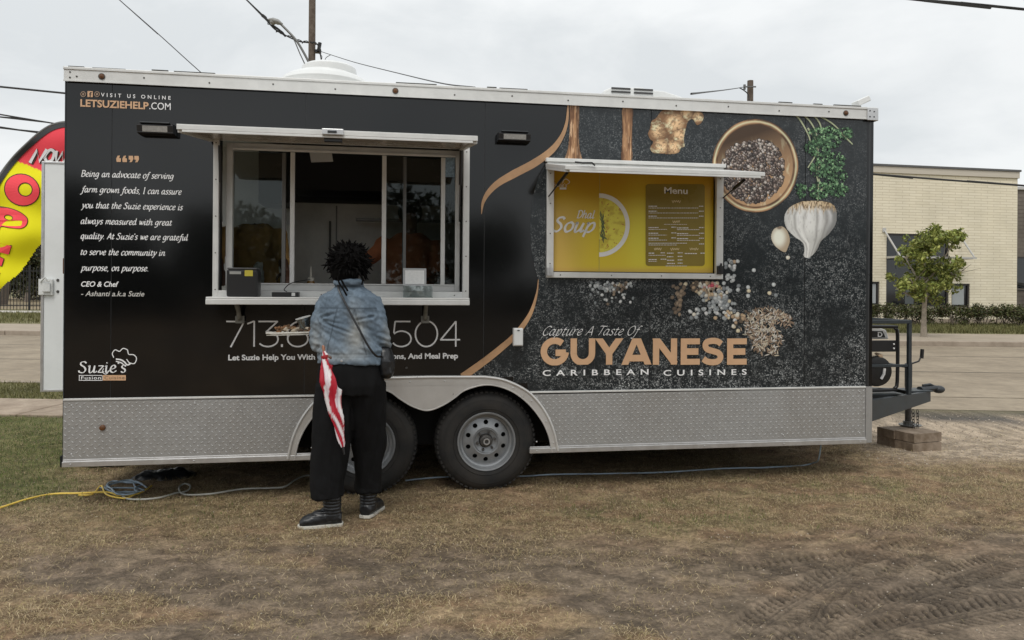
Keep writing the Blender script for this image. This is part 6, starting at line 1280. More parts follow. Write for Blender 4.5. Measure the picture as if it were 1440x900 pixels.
DRY = [(.46, .36, .21), (.38, .29, .165), (.54, .44, .28), (.27, .20, .115), (.36, .30, .14), (.14, .10, .06), (.22, .16, .09)]; GRN = [(.075, .12, .025), (.10, .145, .035), (.05, .085, .02), (.13, .155, .045), (.18, .165, .07)]
def nmud(a, z):
    n1 = fbm(a * .9 + 7, z * 1.5 + 2, 4, 21); m_ = np.clip(sst(.2, 2.2, a) * sst(5.0, 4.0, z + .1 * np.abs(a - 3) + (n1 - .5) * 1.6), 0, 1); m_ = np.maximum(m_, sst(.50, .62, n1) * sst(4.9, 3.8, z) * .9); return np.maximum(m_, .75 * np.exp(-((a + 1.9) / .9) ** 2 - ((z - 4.0) / .35) ** 2))
blades('dry_grass', 900000, (-5.5, 6.5, 2.5, 8.0), lambda a, z, r_: palette(DRY, r_, len(a)), lambda a, z: np.clip((1 - nmud(a, z) * .97) * (.30 + 1.3 * sst(.36, .60, fbm(a * 3.4, z * 4.2, 4, 55))), 0, 1) * (1 - .9 * sst(2.9, 3.6, a) * sst(6.1, 6.8, z)) * (1 - .93 * sst(.5, 1.5, a) * sst(4.9, 4.3, z)) * (1 - .85 * sst(-2.4, -3.6, a + (fbm(a * .9 + 7, z * 1.5 + 2, 4, 21) - .5) * 2.0) * sst(4.6, 5.6, z)) * .9, .018, .055, .0006, .0013, (.05, .5), 4)
def gd(a, z):
    n1 = fbm(a * .9 + 7, z * 1.5 + 2, 4, 21); n2 = fbm(a * 4, z * 6, 4, 31); g = sst(-2.4, -3.6, a + (n1 - .5) * 2.0) * sst(4.3, 5.4, z)
    g = np.maximum(g, .5 * np.exp(-((a - .95) / .8) ** 2 - ((z - 4.9) / .33) ** 2) * sst(.4, .6, n2)); g = np.maximum(g, .35 * np.exp(-((a - 2.6) / 1.2) ** 2 - ((z - 5.6) / .4) ** 2) * sst(.4, .6, n2)); return np.maximum(g, .25 * np.exp(-((a + 2.2) / .7) ** 2 - ((z - 4.9) / .4) ** 2))
blades('green_grass', 330000, (-7.5, 5, 4.2, 8.6), lambda a, z, r_: palette(GRN, r_, len(a)), lambda a, z: gd(a, z) * .75 * (tz(a, z) < 7.98), .015, .045, .0009, .002, (.3, 1.2), 5)
blades('grass_tuft', 150000, (-5.5, 6.5, 2.6, 7.6), lambda a, z, r_: palette(DRY + DRY[:4] + GRN[:1], r_, len(a)), lambda a, z: sst(.60, .70, fbm(a * 5.5 + 3, z * 7, 2, 91)) * (1 - .95 * nmud(a, z)) * .5, .022, .045, .0005, .0011, (.2, 1.0), 44)
r_ = np.random.default_rng(12); V = []; F_ = []; C_ = []
for i in range(4400):
    if i < 1800: a, z = r_.uniform(2.9, 7.5), r_.uniform(6.3, 9.0); s_ = r_.uniform(.004, .013)
    else: a, z = r_.uniform(-4.5, 6), r_.uniform(2.7, 6.5); s_ = r_.uniform(.002, .007)
    h = 0; x = CAM.x + RT.x * a + FW.x * z; y = CAM.y + RT.y * a + FW.y * z; o = len(V); V.append([a, z, x, y, s_]); C_.append(r_.uniform(.26, .55) * np.array((1, .86, .70)))
V = np.array(V); h = ghat(V[:, 0], V[:, 1]); oct_ = np.array([(1, 0, 0), (0, 1, 0), (-1, 0, 0), (0, -1, 0), (0, 0, .7), (0, 0, -.7)]); n = len(V)
jit = r_.uniform(.6, 1.2, (n, 6, 1)); Vv = (np.stack([V[:, 2], V[:, 3], h + .001], 1)[:, None] + oct_[None] * V[:, 4][:, None, None] * jit).reshape(-1, 3)
ff = np.array([(0, 1, 4), (1, 2, 4), (2, 3, 4), (3, 0, 4), (1, 0, 5), (2, 1, 5), (3, 2, 5), (0, 3, 5)]); F_ = (np.arange(n)[:, None, None] * 6 + ff[None]).reshape(-1, 3)
npmesh('gravel', Vv, F_, mat('gravel_stone', attr='col', rough=.9), None, cols=np.repeat(np.array(C_), 6, 0), kind='stuff', label='loose pale gravel scattered on the lot, thickest past the tongue')
# ---- paved strips as sheets; local frame (s along the road, t across)
UA = (RT - FW * .07).normalized(); UT = (FW + RT * .07).normalized(); O0 = Vector((CAM.x, CAM.y, 0))
def ST(s_, t_, z=0.0): return O0 + UA * s_ + UT * t_ + UP * z
def strip(name, s0, s1, t0, t1, z, m, kind='structure', th=.0, **kw):
    q = B()
    if th: q.add([ST(a, b, c) for a in (s0, s1) for b in (t0, t1) for c in (z - th, z)], [(0, 1, 3, 2), (4, 6, 7, 5), (0, 4, 5, 1), (2, 3, 7, 6), (0, 2, 6, 4), (1, 5, 7, 3)])
    else: q.add([ST(s0, t0, z), ST(s1, t0, z), ST(s1, t1, z), ST(s0, t1, z)], [(0, 1, 2, 3)])
    return q.build(name, m, kind=kind, **kw)
m_road = mat('concrete_road', (.215, .172, .12), .85, col2=(.30, .245, .175), vs=.55, var=.22, bump=.4, bs=30, dist=.004)
m_walk = mat('old_sidewalk', (.24, .185, .135), .9, col2=(.36, .29, .22), vs=2.5, var=.2, bump=.5, bs=25, dist=.006)
m_kerb = mat('kerb_concrete', (.27, .22, .17), .85, col2=(.36, .30, .24), vs=3)
m_verge = mat('verge_soil', (.12, .12, .045), .95, col2=(.20, .17, .08), vs=4, bump=.8, bs=30, dist=.02)
# near sidewalk: slabs
for i in range(14): 
    s0 = -30 + i * 1.9 + 5.0
    if s0 > -2: break
    strip('sidewalk_slab', s0 + .01, s0 + 1.89, 8.02, 9.15, .022, m_walk, th=.06, bevel=.01)
strip('verge', -60, 2.5, 9.2, 10.72, .004, m_verge)
strip('road', -150, 150, 10.9, 20.9, -.004, m_road)
strip('road_apron', 2.3, 22, 9.75, 10.895, -.008, m_road)
for t_ in (14.2, 17.6): strip('road_joint', -150, 150, t_, t_ + .035, .0, mat('tar_joint', (.05, .045, .04), .9))
strip('near_kerb', -60, 2.3, 10.73, 10.90, .012, m_kerb, th=.1)
for i in range(30): strip('far_kerb', -60 + i * 4, -60 + i * 4 + 3.985, 20.91, 21.1, .13, m_kerb, th=.2, bevel=.02)
strip('far_sidewalk', -120, 120, 21.11, 24.6, .128, mat('far_walk', (.30, .25, .19), .9, col2=(.36, .30, .23), vs=1.5))
strip('far_verge', -120, 120, 24.61, 60, .12, m_verge)
strip('pale_path', -60, 3, 34.6, 37.0, .126, mat('pale_path', (.50, .47, .42), .9))
strip('dry_field', -80, -3, 39, 75, .128, mat('dry_field_grass', (.22, .17, .10), .95, col2=(.30, .24, .15), vs=.8, bump=1, bs=6, dist=.1))
def vd(a, z):
    t = tz(a, z); return (((t > 9.2) & (t < 10.72) & (a < 2)) * .8 + ((t > 25) & (t < 34)) * .9) * (.5 + fbm(a * 1.5, z * 1.5, 2, 3))
r2 = np.random.default_rng(77)
a = np.concatenate([r2.uniform(-9, -4, 26000), r2.uniform(12, 24, 30000), r2.uniform(-28, -13, 16000)]); z = np.concatenate([r2.uniform(9, 11.5, 26000), r2.uniform(23, 30, 30000), r2.uniform(26, 36, 16000)])
k = r2.random(len(a)) < vd(a, z); a, z = a[k], z[k]; n = len(a); x = CAM.x + RT.x * a + FW.x * z; y = CAM.y + RT.y * a + FW.y * z; th = r2.uniform(0, 6.28, n); sc_ = np.where(z > 15, 2.6, 1.0); l = r2.uniform(.03, .07, n) * sc_; w_ = .003 * sc_ * 1.3; bz_ = np.where(z > 15, .12, 0)
V = np.stack([np.stack([x - np.cos(th) * w_, y - np.sin(th) * w_, bz_], 1), np.stack([x + np.cos(th) * w_, y + np.sin(th) * w_, bz_], 1), np.stack([x + np.sin(th) * l * .5, y - np.cos(th) * l * .5, bz_ + l], 1)], 1).reshape(-1, 3)
npmesh('verge_grass', V, np.arange(n * 3).reshape(-1, 3), MATS['grass_blade'], None, cols=np.repeat(palette([(.13, .13, .05), (.16, .155, .065), (.20, .18, .08), (.10, .105, .04)], r2, n), 3, 0), kind='stuff', label='green verge strips along the road')
# ================================================================== FOLIAGE helpers
m_leaf = mat('leaves', attr='col', rough=.6, spec=.3); m_bark = mat('bark', (.15, .12, .095), .9, var=.35, vs=14, bump=.8, bs=30, dist=.02)
def leafcloud(name, clumps, per, size, cols, parent, seed, squash=1.0, kind=None, density=None):
    r_ = np.random.default_rng(seed); Cn = []; 
    for (cx, cy, cz, r) in clumps:
        n = int(per * (r ** 2) / (.25)); d = r_.normal(size=(n, 3)); d /= np.linalg.norm(d, axis=1)[:, None]; rr = r * r_.uniform(.25, 1.08, n) ** .6
        p = np.array((cx, cy, cz)) + d * rr[:, None] * np.array((1, 1, squash)); tone = r_.uniform(.75, 1.2); c_ = np.array(cols)[r_.integers(0, len(cols), n)] * (tone * r_.uniform(.7, 1.3, n))[:, None]; Cn.append((p, c_))
    p = np.concatenate([a for a, b in Cn]); c_ = np.clip(np.concatenate([b for a, b in Cn]), 0, .6); n = len(p); a = r_.normal(size=(n, 3)); a /= np.linalg.norm(a, axis=1)[:, None]; b = np.cross(a, r_.normal(size=(n, 3))); b /= np.linalg.norm(b, axis=1)[:, None]
    s_ = (size * r_.uniform(.6, 1.3, n))[:, None]; V = np.stack([p - a * s_, p + b * s_ * .45, p + a * s_, p - b * s_ * .45], 1).reshape(-1, 3)
    return npmesh(name, V, (np.arange(n) * 4)[:, None] + np.array([[0, 1, 2, 3]]), m_leaf, parent, cols=np.repeat(c_, 4, 0), kind=kind)
def wood(q, p, d, l, r, lev, tips, rnd, spread=.6, up=.25, nb=3):
    pts = [Vector(p)]; dd = Vector(d).normalized()
    for i in range(4): dd = (dd + Vector((rnd.gauss(0, .10), rnd.gauss(0, .10), rnd.gauss(0, .06)))).normalized(); pts.append(pts[-1] + dd * l / 4)
    q.tube(pts, [r * (1 - .12 * i) for i in range(5)], 7 if lev > 1 else 5); 
    if lev == 0: tips.append(pts[-1]); return
    for k in range(nb):
        a = 2 * math.pi * (k + rnd.random()) / nb; e = dd.orthogonal().normalized(); g = dd.cross(e); nd = (dd + (e * math.cos(a) + g * math.sin(a)) * spread * rnd.uniform(.7, 1.4) + Vector((0, 0, up))).normalized(); wood(q, pts[-1 if k else 3], nd, l * rnd.uniform(.6, .85), r * .58, lev - 1, tips, rnd, spread, up, nb)
    tips.append(pts[-1])
# ---- street tree on the right
tp = G(1299, 474, .12); tZ = (tp - CAM).dot(FW); TR1 = thing('street_tree', 'small green street tree on the sidewalk before the pale brick building', 'tree', tp); rnd = random.Random(5)
def pxw(u, v): return D(u, v, tZ)
q = B(); q.tube([tp, pxw(1299, 452), pxw(1300, 430), pxw(1302, 404), pxw(1303, 380)], [.10, .065, .06, .05, .035], 10)
for (u, v, dy) in ((1272, 392, -.3), (1340, 398, .3), (1282, 360, .4), (1325, 350, -.4), (1300, 330, 0), (1335, 372, .5), (1265, 405, .2), (1350, 380, -.2)):
    a = pxw(1300, 418 if v > 385 else 400); b = pxw(u, v) + FW * dy; q.tube([a, a.lerp(b, .5) + Vector((0, 0, -.08)), b], [.045, .03, .012], 6)
    for j in range(4): c_ = b.lerp(a, .35 * rnd.random()); q.tube([c_, c_ + Vector((rnd.gauss(0, .25), rnd.gauss(0, .3), rnd.uniform(0, .4)))], [.012, .004], 4)
q.build('trunk', mat('pale_bark', (.28, .24, .19), .9, var=.3, vs=10, bump=.6, bs=20, dist=.02), TR1, smooth=True)
clp = []
for (u, v, ru, rv, n) in ((1315, 330, 22, 13, 16), (1306, 348, 28, 14, 22), (1290, 360, 20, 12, 12), (1333, 335, 12, 9, 6), (1305, 380, 30, 12, 22), (1335, 385, 18, 10, 10), (1278, 398, 22, 12, 16), (1310, 400, 30, 14, 22), (1340, 405, 9, 9, 5), (1262, 404, 6, 7, 3), (1325, 370, 18, 10, 8), (1290, 415, 14, 6, 5), (1296, 340, 14, 12, 6), (1313, 422, 5, 4, 2)):
    for i in range(n): 
        p = pxw(u + rnd.gauss(0, ru * .36), v + rnd.gauss(0, rv * .36)) + FW * rnd.gauss(0, .45); clp.append((p.x, p.y, p.z, rnd.uniform(.10, .20)))
leafcloud('crown', clp, 560, .062, [(.17, .20, .04), (.23, .26, .06), (.12, .15, .035), (.28, .29, .08)], TR1, 3, kind='stuff')
# ---- hedge shrubs in front of the building
hz_ = 28.6
ORD = ['first', 'second', 'third', 'fourth', 'fifth', 'sixth', 'seventh', 'eighth', 'ninth']
HL = [f'{ORD[3 - i]} clipped hedge shrub left of the street tree trunk' for i in range(4)] + [f'{ORD[i]} clipped hedge shrub right of the street tree trunk' for i in range(9)]
for i in range(11):
    u = 1216 + i * 24 - (0); c0 = D(u, 455, hz_ + .0); c0.z = .12; lb = 'clipped dark green hedge shrub number along the pale building wall'
    t = thing('hedge_shrub', HL[i], 'hedge', c0, 'hedge row below the pale brick building'); rnd = random.Random(40 + i); cl = []; tall = .86
    for k in range(34): cl.append((c0.x + rnd.uniform(-.40, .40), c0.y + rnd.uniform(-.35, .35), .12 + rnd.uniform(.42, tall - .12) if rnd.random() < .8 else .12 + rnd.uniform(.15, .5), rnd.uniform(.10, .19)))
    leafcloud('foliage', cl, 420, .045, [(.055, .065, .02), (.085, .09, .03), (.10, .075, .04), (.035, .045, .018), (.11, .12, .04)], t, 60 + i)
    q = B()
    for k in range(7): a = rnd.uniform(-.3, .3); q.tube([(c0.x + a * .5, c0.y + rnd.uniform(-.2, .2), .1), (c0.x + a, c0.y + rnd.uniform(-.2, .2), .5), (c0.x + a * 1.3, c0.y + rnd.uniform(-.2, .2), .75)], [.018, .012, .006], 5)
    q.build('stem', m_bark, t)
# ================================================================== BUILDINGS
m_brick = bpy.data.materials.new('pale_brick'); m_brick.use_nodes = True
def _bk(m, c1, c2, mo, sc, bw, rh):
    n = m.node_tree; N = n.nodes.new; K = n.links.new; b = n.nodes['Principled BSDF']; b.inputs['Roughness'].default_value = .85; t = N('ShaderNodeTexCoord'); s = N('ShaderNodeSeparateXYZ'); K(t.outputs['Object'], s.inputs[0]); cb = N('ShaderNodeCombineXYZ'); K(s.outputs['X'], cb.inputs[0]); K(s.outputs['Z'], cb.inputs[1])
    k = N('ShaderNodeTexBrick'); k.inputs['Color1'].default_value = (*c1, 1); k.inputs['Color2'].default_value = (*c2, 1); k.inputs['Mortar'].default_value = (*mo, 1); k.inputs['Scale'].default_value = 1; k.inputs['Brick Width'].default_value = bw; k.inputs['Row Height'].default_value = rh; k.inputs['Mortar Size'].default_value = .012; k.inputs['Mortar Smooth'].default_value = .3
    K(cb.outputs[0], k.inputs['Vector']); no = N('ShaderNodeTexNoise'); no.inputs['Scale'].default_value = .7; no.inputs['Detail'].default_value = 5; K(t.outputs['Object'], no.inputs['Vector']); mr = N('ShaderNodeMapRange'); mr.inputs[1].default_value = .3; mr.inputs[2].default_value = .7; mr.inputs[3].default_value = .9; mr.inputs[4].default_value = 1.08; K(no.outputs['Fac'], mr.inputs[0])
    vm = N('ShaderNodeVectorMath'); vm.operation = 'SCALE'; K(k.outputs['Color'], vm.inputs[0]); K(mr.outputs[0], vm.inputs['Scale']); K(vm.outputs[0], b.inputs['Base Color']); bp = N('ShaderNodeBump'); bp.inputs['Strength'].default_value = .5; bp.inputs['Distance'].default_value = .01; bp.invert = True; K(k.outputs['Fac'], bp.inputs['Height']); K(bp.outputs[0], b.inputs['Normal'])
_bk(m_brick, (.76, .69, .53), (.82, .75, .59), (.62, .54, .40), 1, .60, .108)
# local frame of the facade: bx along, by into the building
F0 = D(1230, 455, 30.0); F1 = D(1430, 455, 31.3); F0.z = F1.z = 0; bdir = (F1 - F0).normalized(); bang = math.atan2(bdir.y, bdir.x)
def FP(u, v):      # pixel on facade plane -> (local x, z)
    d = ray(u, v); nrm = Vector((-bdir.y, bdir.x, 0)); t = (F0 - CAM).dot(nrm) / d.dot(nrm); p = CAM + d * t; return (p - F0).dot(bdir), p.z
BL = thing('brick_building', 'pale cream long-brick building with dark windows and a sunshade, across the road', 'building'); bh = FP(1330, 237)[1] ; bxr = FP(1430, 400)[0]; bxl = -9.0
wins = [(*FP(1246, 431), *FP(1335, 330)), (*FP(1212, 430), *FP(1237, 396)), (*FP(1338, 432), *FP(1364, 399))]
holes = [(a, c, b, d) for a, b, c, d in wins]
q = B()
for (x0, x1, z0, z1) in cells(bxl, bxr, .0, bh - .28, holes): q.box(x0, x1, 0, .25, z0, z1)
q.box(bxl, bxr, 14, 14.25, 0, bh - .28); q.box(bxl, bxl + .25, .2505, 13.999, 0, bh - .28); q.box(bxr - .25, bxr, .2505, 13.999, 0, bh - .28); q.build('wall', m_brick, BL)
q = B(); q.box(bxl - .05, bxr + .05, -.06, 14.3, bh - .279, bh - .02); q.build('fascia', mat('fascia_cream', (.55, .50, .42), .6), BL, bevel=.01)
q = B(); q.box(bxl - .09, bxr + .09, -.10, 14.35, bh - .019, bh + .06); q.build('roof_edge', mat('roof_edge_dark', (.10, .10, .10), .6), BL)
q = B(); q.box(bxl, bxr, -.02, -.0, .0, .32); q.build('wall_base', m_kerb, BL)
m_wf = mat('bronze_frame', (.045, .04, .038), .4, .3); m_dg = mat('dark_glazing', (.012, .014, .016), .06, spec=.8)
for i, (x0, z0, x1, z1) in enumerate(wins):
    w_ = framemesh(x0 + .001, x1 - .001, z0 + .001, z1 - .001, .07, .05, .14).build('window', m_wf, BL)
    q = B()
    if i == 0: zm = FP(1290, 362)[1]; xm = (x0 + x1) / 2; q.box(x0 + .0705, x1 - .0705, .055, .12, zm - .035, zm + .035); q.box(xm - .03, xm + .03, .06, .12, z0 + .0705, zm - .036); q.build('window_bar', m_wf, w_); q = B()
    q.box(x0 + .07, x1 - .07, .10, .108, z0 + .07, z1 - .07); q.build('glass_pane', m_dg, w_)
    if i: q = B(); q.box(x0 + .10, x1 - .10 - (0 if i == 1 else .1), .085, .09, z0 + .1, z1 - .1); q.build('roller_blind', mat('pale_blind', (.38, .40, .40), .7), w_)
    else: 
        q = B(); q.box(x0 + .9, x0 + 1.3, .085, .09, z0 + .1, z0 + .8); q.box(x0 + .5, x0 + 1.5, .086, .0895, z0 + 1.5, z0 + 2.1); q.build('interior_item', mat('dim_grey', (.10, .11, .11), .7), w_, kind='stuff')
    q = B(); q.box(x0 - .03, x1 + .03, -.03, .05, z0 - .07, z0); q.build('window_sill', mat('fascia_cream', (.55, .50, .42), .6), w_)
# sunshade: rail and tie rods
(sx0, sz0), (sx1, sz1) = FP(1243, 362), FP(1353, 363); q = B(); q.box(sx0 + .1, sx1, -.75, -.67, sz0 - .03, sz0 + .03)
for k in range(7): zz = -.62 + k * .09; q.box(sx0 + .1, sx1, zz, zz + .03, sz0 - .012, sz0 + .0)
SS = q.build('sunshade', mat('shade_grey', (.50, .49, .47), .5), BL); tz1 = FP(1248, 324)[1]
for x in (sx0 + .12, sx1 - .12):
    q = B(); q.box(x - .03, x + .03, -.669, -.02, sz0 - .04, sz0 + .04); q.tube([(x - .12 * (1 if x < 20 else 1), -.02, tz1), (x + .05, -.70, sz0 + .03)], .035, 8); q.box(x - .2, x - .05, -.03, -.001, tz1 - .08, tz1 + .1); q.build('shade_bracket', mat('shade_grey', (.50, .49, .47), .5), SS)
BL.location = F0; BL.rotation_euler.z = bang
# second building at the right edge
B2 = thing('timber_building', 'dark weathered timber clad building at the right edge beyond the pale brick one', 'building'); z2 = 6.0
m_tim = mat('weathered_timber', (.12, .10, .085), .85, col2=(.19, .165, .14), vs=1.2); q = B(); n = 34
x0b, x1b = bxr + .6, bxr + 14; q.box(x0b, x1b, 2.62, 9, 0, z2); B2w = q.build('wall', m_tim, B2)
bh_ = z2 / n
for k in range(n):
    z = k * bh_; q = B()
    if 1.45 < z < 3.0: 
        for a, b in ((x0b, x0b + .3), (x0b + 3.3, x1b)): q.box(a, b, 2.59, 2.619, z + .004, z + bh_ - .008)
    else: q.box(x0b, x1b, 2.59, 2.619, z + .004, z + bh_ - .008)
    q.build('cladding_board', m_tim, B2)
w_ = framemesh(x0b + .3, x0b + 3.3, 1.47, 3.0, .06, 2.57, 2.615).build('window', m_wf, B2); q = B(); q.box(x0b + .36, x0b + 3.24, 2.595, 2.60, 1.53, 2.94); q.build('glass_pane', m_dg, w_)
q = B(); q.box(x0b - .1, x1b, 2.5, 9.1, z2 + .001, z2 + .12); q.build('roof_edge', mat('shade_grey', (.5, .49, .47), .5), B2); B2.location = F0; B2.rotation_euler.z = bang
# ================================================================== FENCE on the left
FN = thing('metal_fence', 'black metal picket fence beyond the road on the left', 'fence'); fz = 38.0; m_fn = mat('black_iron', (.012, .012, .012), .6)
sf = lambda u: (D(u, 440, fz) - O0).dot(UA)
s0, s1 = sf(-60), sf(330); n = 78; q0 = B(); q0.box(-.012, .012, -.012, .012, .13, 2.35); me = None
for k in range(n):
    s_ = s0 + (s1 - s0) * k / (n - 1); p = ST(s_, fz - .02)
    if me is None: o = q0.build('picket', m_fn, FN); me = o.data
    else: o = bpy.data.objects.new('picket', me); COL.objects.link(o); o.parent = FN
    o.location = (p.x, p.y, 0)
for z in (.35, 2.15): q = B(); q.bar(ST(s0, fz - .02, z), ST(s1, fz - .02, z), .03, .045); q.build('fence_rail', m_fn, FN)
for k in range(7): p = ST(s0 + (s1 - s0) * k / 6, fz - .02); q = B(); q.box(p.x - .04, p.x + .04, p.y - .04, p.y + .04, .1, 2.45); q.build('fence_post', m_fn, FN)
# ---- trees behind the fence
def bigtree(u, Z, h, r, cols, label, seed, leafy=1.0, lev=3, name='tree', size=.13, group=None):
    p = D(u, 440, Z); p.z = .1; t = thing(name, label, 'tree', p, group); rnd = random.Random(seed); q = B(); tips = []; wood(q, p, (rnd.gauss(0, .08), rnd.gauss(0, .08), 1), h * .30, h * .035, lev, tips, rnd, .62, .12, 3); q.build('trunk', m_bark, t)
    if leafy: 
        cl = [(p_.x, p_.y, p_.z, r * rnd.uniform(.5, 1)) for p_ in tips]; leafcloud('crown', cl, 95 * leafy / max(r, .5) ** .6, size, cols, t, seed, kind='stuff')
    return t
brn_ = [(.075, .06, .042), (.05, .042, .03), (.095, .075, .05), (.06, .06, .03)]; grn_ = [(.045, .055, .022), (.065, .07, .03), (.035, .04, .02), (.08, .07, .04)]
bigtree(4, 50, 8.6, .8, brn_, 'tall thin brownish tree at the left edge beside the flag', 1, .5, 4)
bigtree(-55, 46, 7.5, .9, brn_, 'brown half bare tree just outside the left edge behind the fence', 2, .8, 3)
bigtree(38, 58, 5.2, 1.0, grn_, 'dark olive tree behind the fence under the flag', 3, 1.4, 3)
bigtree(75, 62, 5.6, 1.0, grn_, 'dark olive tree behind the fence beside the open trailer door', 4, 1.4, 3)
bigtree(120, 60, 5.0, 1.1, grn_, 'dark tree behind the fence hidden mostly by the trailer tail', 6, 1.2, 3)
bigtree(8, 64, 5.4, 1.1, grn_, 'low dark tree behind the fence below the flag tip', 8, 1.4, 3)
# low brush band behind the field
cl = []; rnd = random.Random(17)
for i in range(260): s_ = rnd.uniform(-62, -8); p = ST(s_, rnd.uniform(58, 72)); cl.append((p.x, p.y, rnd.uniform(.4, 3.4), rnd.uniform(.7, 1.3)))
tag(leafcloud('undergrowth', cl, 34, .17, brn_ + grn_, None, 9), 'dark brown and olive undergrowth massed behind the metal fence', None, None, 'stuff')
# ================================================================== POLES, LAMP, WIRES
m_pole = mat('tarred_pole', (.095, .070, .052), .9, col2=(.15, .12, .095), vs=5, bump=.5, bs=20, dist=.01); pZ = 30.0
pb = D(438.5, 90, pZ); q = B(); PL = thing('utility_pole', 'tall dark wooden utility pole rising behind the trailer roof vent', 'utility pole', (pb.x, pb.y, 0)); q.tube([(pb.x, pb.y, -.2), (pb.x, pb.y, 6), (pb.x, pb.y, 14.5)], [.17, .145, .125], 14); q.build('pole', m_pole, PL, smooth=True)
q = B(); q.tube([D(u, v, pZ - .1) for u, v in ((450, 60), (449, 66), (448, 72))], .07, 8); q.box(pb.x + .12, pb.x + .35, pb.y - .1, pb.y + .1, D(440, 74, pZ).z, D(440, 70, pZ).z); q.build('insulator', m_plastic, PL)
SLP = thing('street_lamp', 'grey cobra head street lamp on a curved arm from the utility pole', 'street lamp', D(434, 90, pZ - .1)); q = B(); q.tube(catmull([D(u, v, pZ - .2) for u, v in ((436, 91), (426, 72), (416, 56), (405, 44), (395, 34))], 4), [.045] * 17, 8); q.build('lamp_arm', m_stile, SLP, smooth=True)
q = B(); q.tube([D(u, v, pZ - .2) for u, v in ((432, 97), (422, 76), (412, 52))], .022, 6); q.build('arm_brace', m_stile, SLP, smooth=True)
lc = [D(u, v, pZ - .2) for u, v in ((397, 34), (391, 31), (384, 28.5), (378, 27))]; q = B(); q.tube(lc, [.06, .16, .15, .05], 12, flat=.65); q.ball(lc[2] + Vector((0, 0, -.08)), .13, 12, 1, 1, .7); q.build('lamp_head', mat('lamp_grey', (.30, .30, .29), .5), SLP, smooth=True)
m_wire = mat('cable_black', (.03, .03, .03), .6)
def wire(pts, Zs, r, label, tw=0, name='overhead_cable', ext=(0, 0)):
    if isinstance(Zs, (int, float)): Zs = [Zs] * len(pts)
    Q3 = [D(u, v, z) for (u, v), z in zip(pts, Zs)]
    if ext[0]: Q3.insert(0, Q3[0] + (Q3[0] - Q3[1]).normalized() * ext[0])
    if ext[1]: Q3.append(Q3[-1] + (Q3[-1] - Q3[-2]).normalized() * ext[1])
    P3 = catmull(Q3, 8); q = B(); q.tube(P3, r, 5)
    if tw: q.tube([p + Vector((math.sin(i * 1.1), 0, math.cos(i * 1.1))) * r * 2.2 for i, p in enumerate(P3)], r * .7, 5)
    o = q.build(name, m_wire, smooth=True); tag(o, label, 'cable'); return o
wire([(347, 0), (368, 20), (385, 40), (402, 50), (420, 58), (434, 60)], pZ, .028, 'twisted black cable coming from the top edge to the utility pole', 1, ext=(25, 0))
wire([(436, 60), (444, 61), (449, 68), (451, 80), (453, 92)], pZ - .25, .022, 'short cable drooping down the front side of the utility pole', 1)
wire([(450, 72), (465, 77), (500, 88), (560, 103), (620, 117), (668, 123)], [pZ, 28, 24, 19, 14, 11], .012, 'thin cable sloping right from the utility pole to the trailer roof')
wire([(456, 92), (458, 82), (465, 77)], [pZ - .3, 28.5, 28], .012, 'short thin loop of cable beside the pole top of the roof vent')
wire([(150, -16), (168, 0), (225, 50), (285, 104), (330, 140)], 26, .016, 'thin cable slanting down left of the roof vent', ext=(30, 9))
wire([(-40, 160), (0, 164.5), (40, 168), (90, 176), (150, 186)], 34, .035, 'upper of the two cables behind the flag at left', ext=(40, 60))
wire([(-40, 176), (0, 180), (55, 187), (140, 200)], 34, .03, 'lower of the two cables behind the flag at left', ext=(40, 60))
wire([(1250, -5), (1295, 0), (1370, 6), (1440, 13), (1500, 19)], 24, .045, 'cable crossing the top right corner of the sky', ext=(40, 40))
wire([(1180, 240), (1230, 245), (1330, 253), (1432, 260.5), (1500, 266)], 26, .035, 'cable passing across the front of the pale brick building', ext=(30, 40))
p2 = D(1055, 130, 30); PL2 = thing('utility_pole', 'short looking wooden pole showing above the front of the trailer roof', 'utility pole', (p2.x, p2.y, 0)); zt2 = D(1055, 113.5, 30).z; q = B(); q.tube([(p2.x, p2.y, -.2), (p2.x, p2.y, 5), (p2.x, p2.y, zt2)], [.15, .13, .115], 12); q.build('pole', m_pole, PL2, smooth=True)
q = B(); q.tube([D(1048, 122, 29.8), D(1063, 122, 29.8)], .03, 6); q.tube([D(1047, 119, 29.8), D(1047, 126, 29.8)], .05, 8); q.build('insulator', m_stile, PL2)
wire([(972, 132), (990, 130), (1020, 126.5), (1040, 123.5), (1047, 122)], [9, 13, 20, 27, 29.8], .014, 'cable running from the trailer roof to the short wooden pole')
wire([(1040, 123.5), (1046, 127), (1052, 133), (1054, 145)], 29.7, .022, 'cable end running down the short wooden pole')
# ================================================================== FEATHER FLAG
FL = thing('feather_flag', 'red and yellow feather flag reading NOW OPEN with black edge behind the open trailer door', 'flag'); flZ = 9.6
edge = [(-30, 300), (-12, 268), (3, 243), (20, 221), (38, 203), (56, 187), (72, 177), (90, 172.5), (108, 174), (124, 182)]
right = [(124, 182), (120, 215), (104, 262), (88, 300), (70, 330), (52, 352), (34, 378), (20, 392), (2, 408), (-14, 450), (-30, 500)]
def fz_(u, v): return flZ + .05 * math.sin(u * .05 + v * .03) + .03 * math.sin(v * .09)
def FD(u, v, off=0.0): return D(u, v, fz_(u, v) - off)
eL = seglist(edge); eR = seglist(right)
outl = eL + eR[1:] + [(-60, 500), (-60, 340)]
xs = np.arange(-60, 126, 2.0); ys = np.arange(168, 500, 2.0); U, V = np.meshgrid(xs, ys); ok = inpoly(U, V, outl); okf = ok[:-1, :-1] & ok[1:, :-1] & ok[:-1, 1:] & ok[1:, 1:]
bnd = seglist([(14, 226), (30, 229), (52, 238), (70, 246), (90, 246), (130, 240)]); bu = [p[0] for p in bnd]; bv = [p[1] for p in bnd]
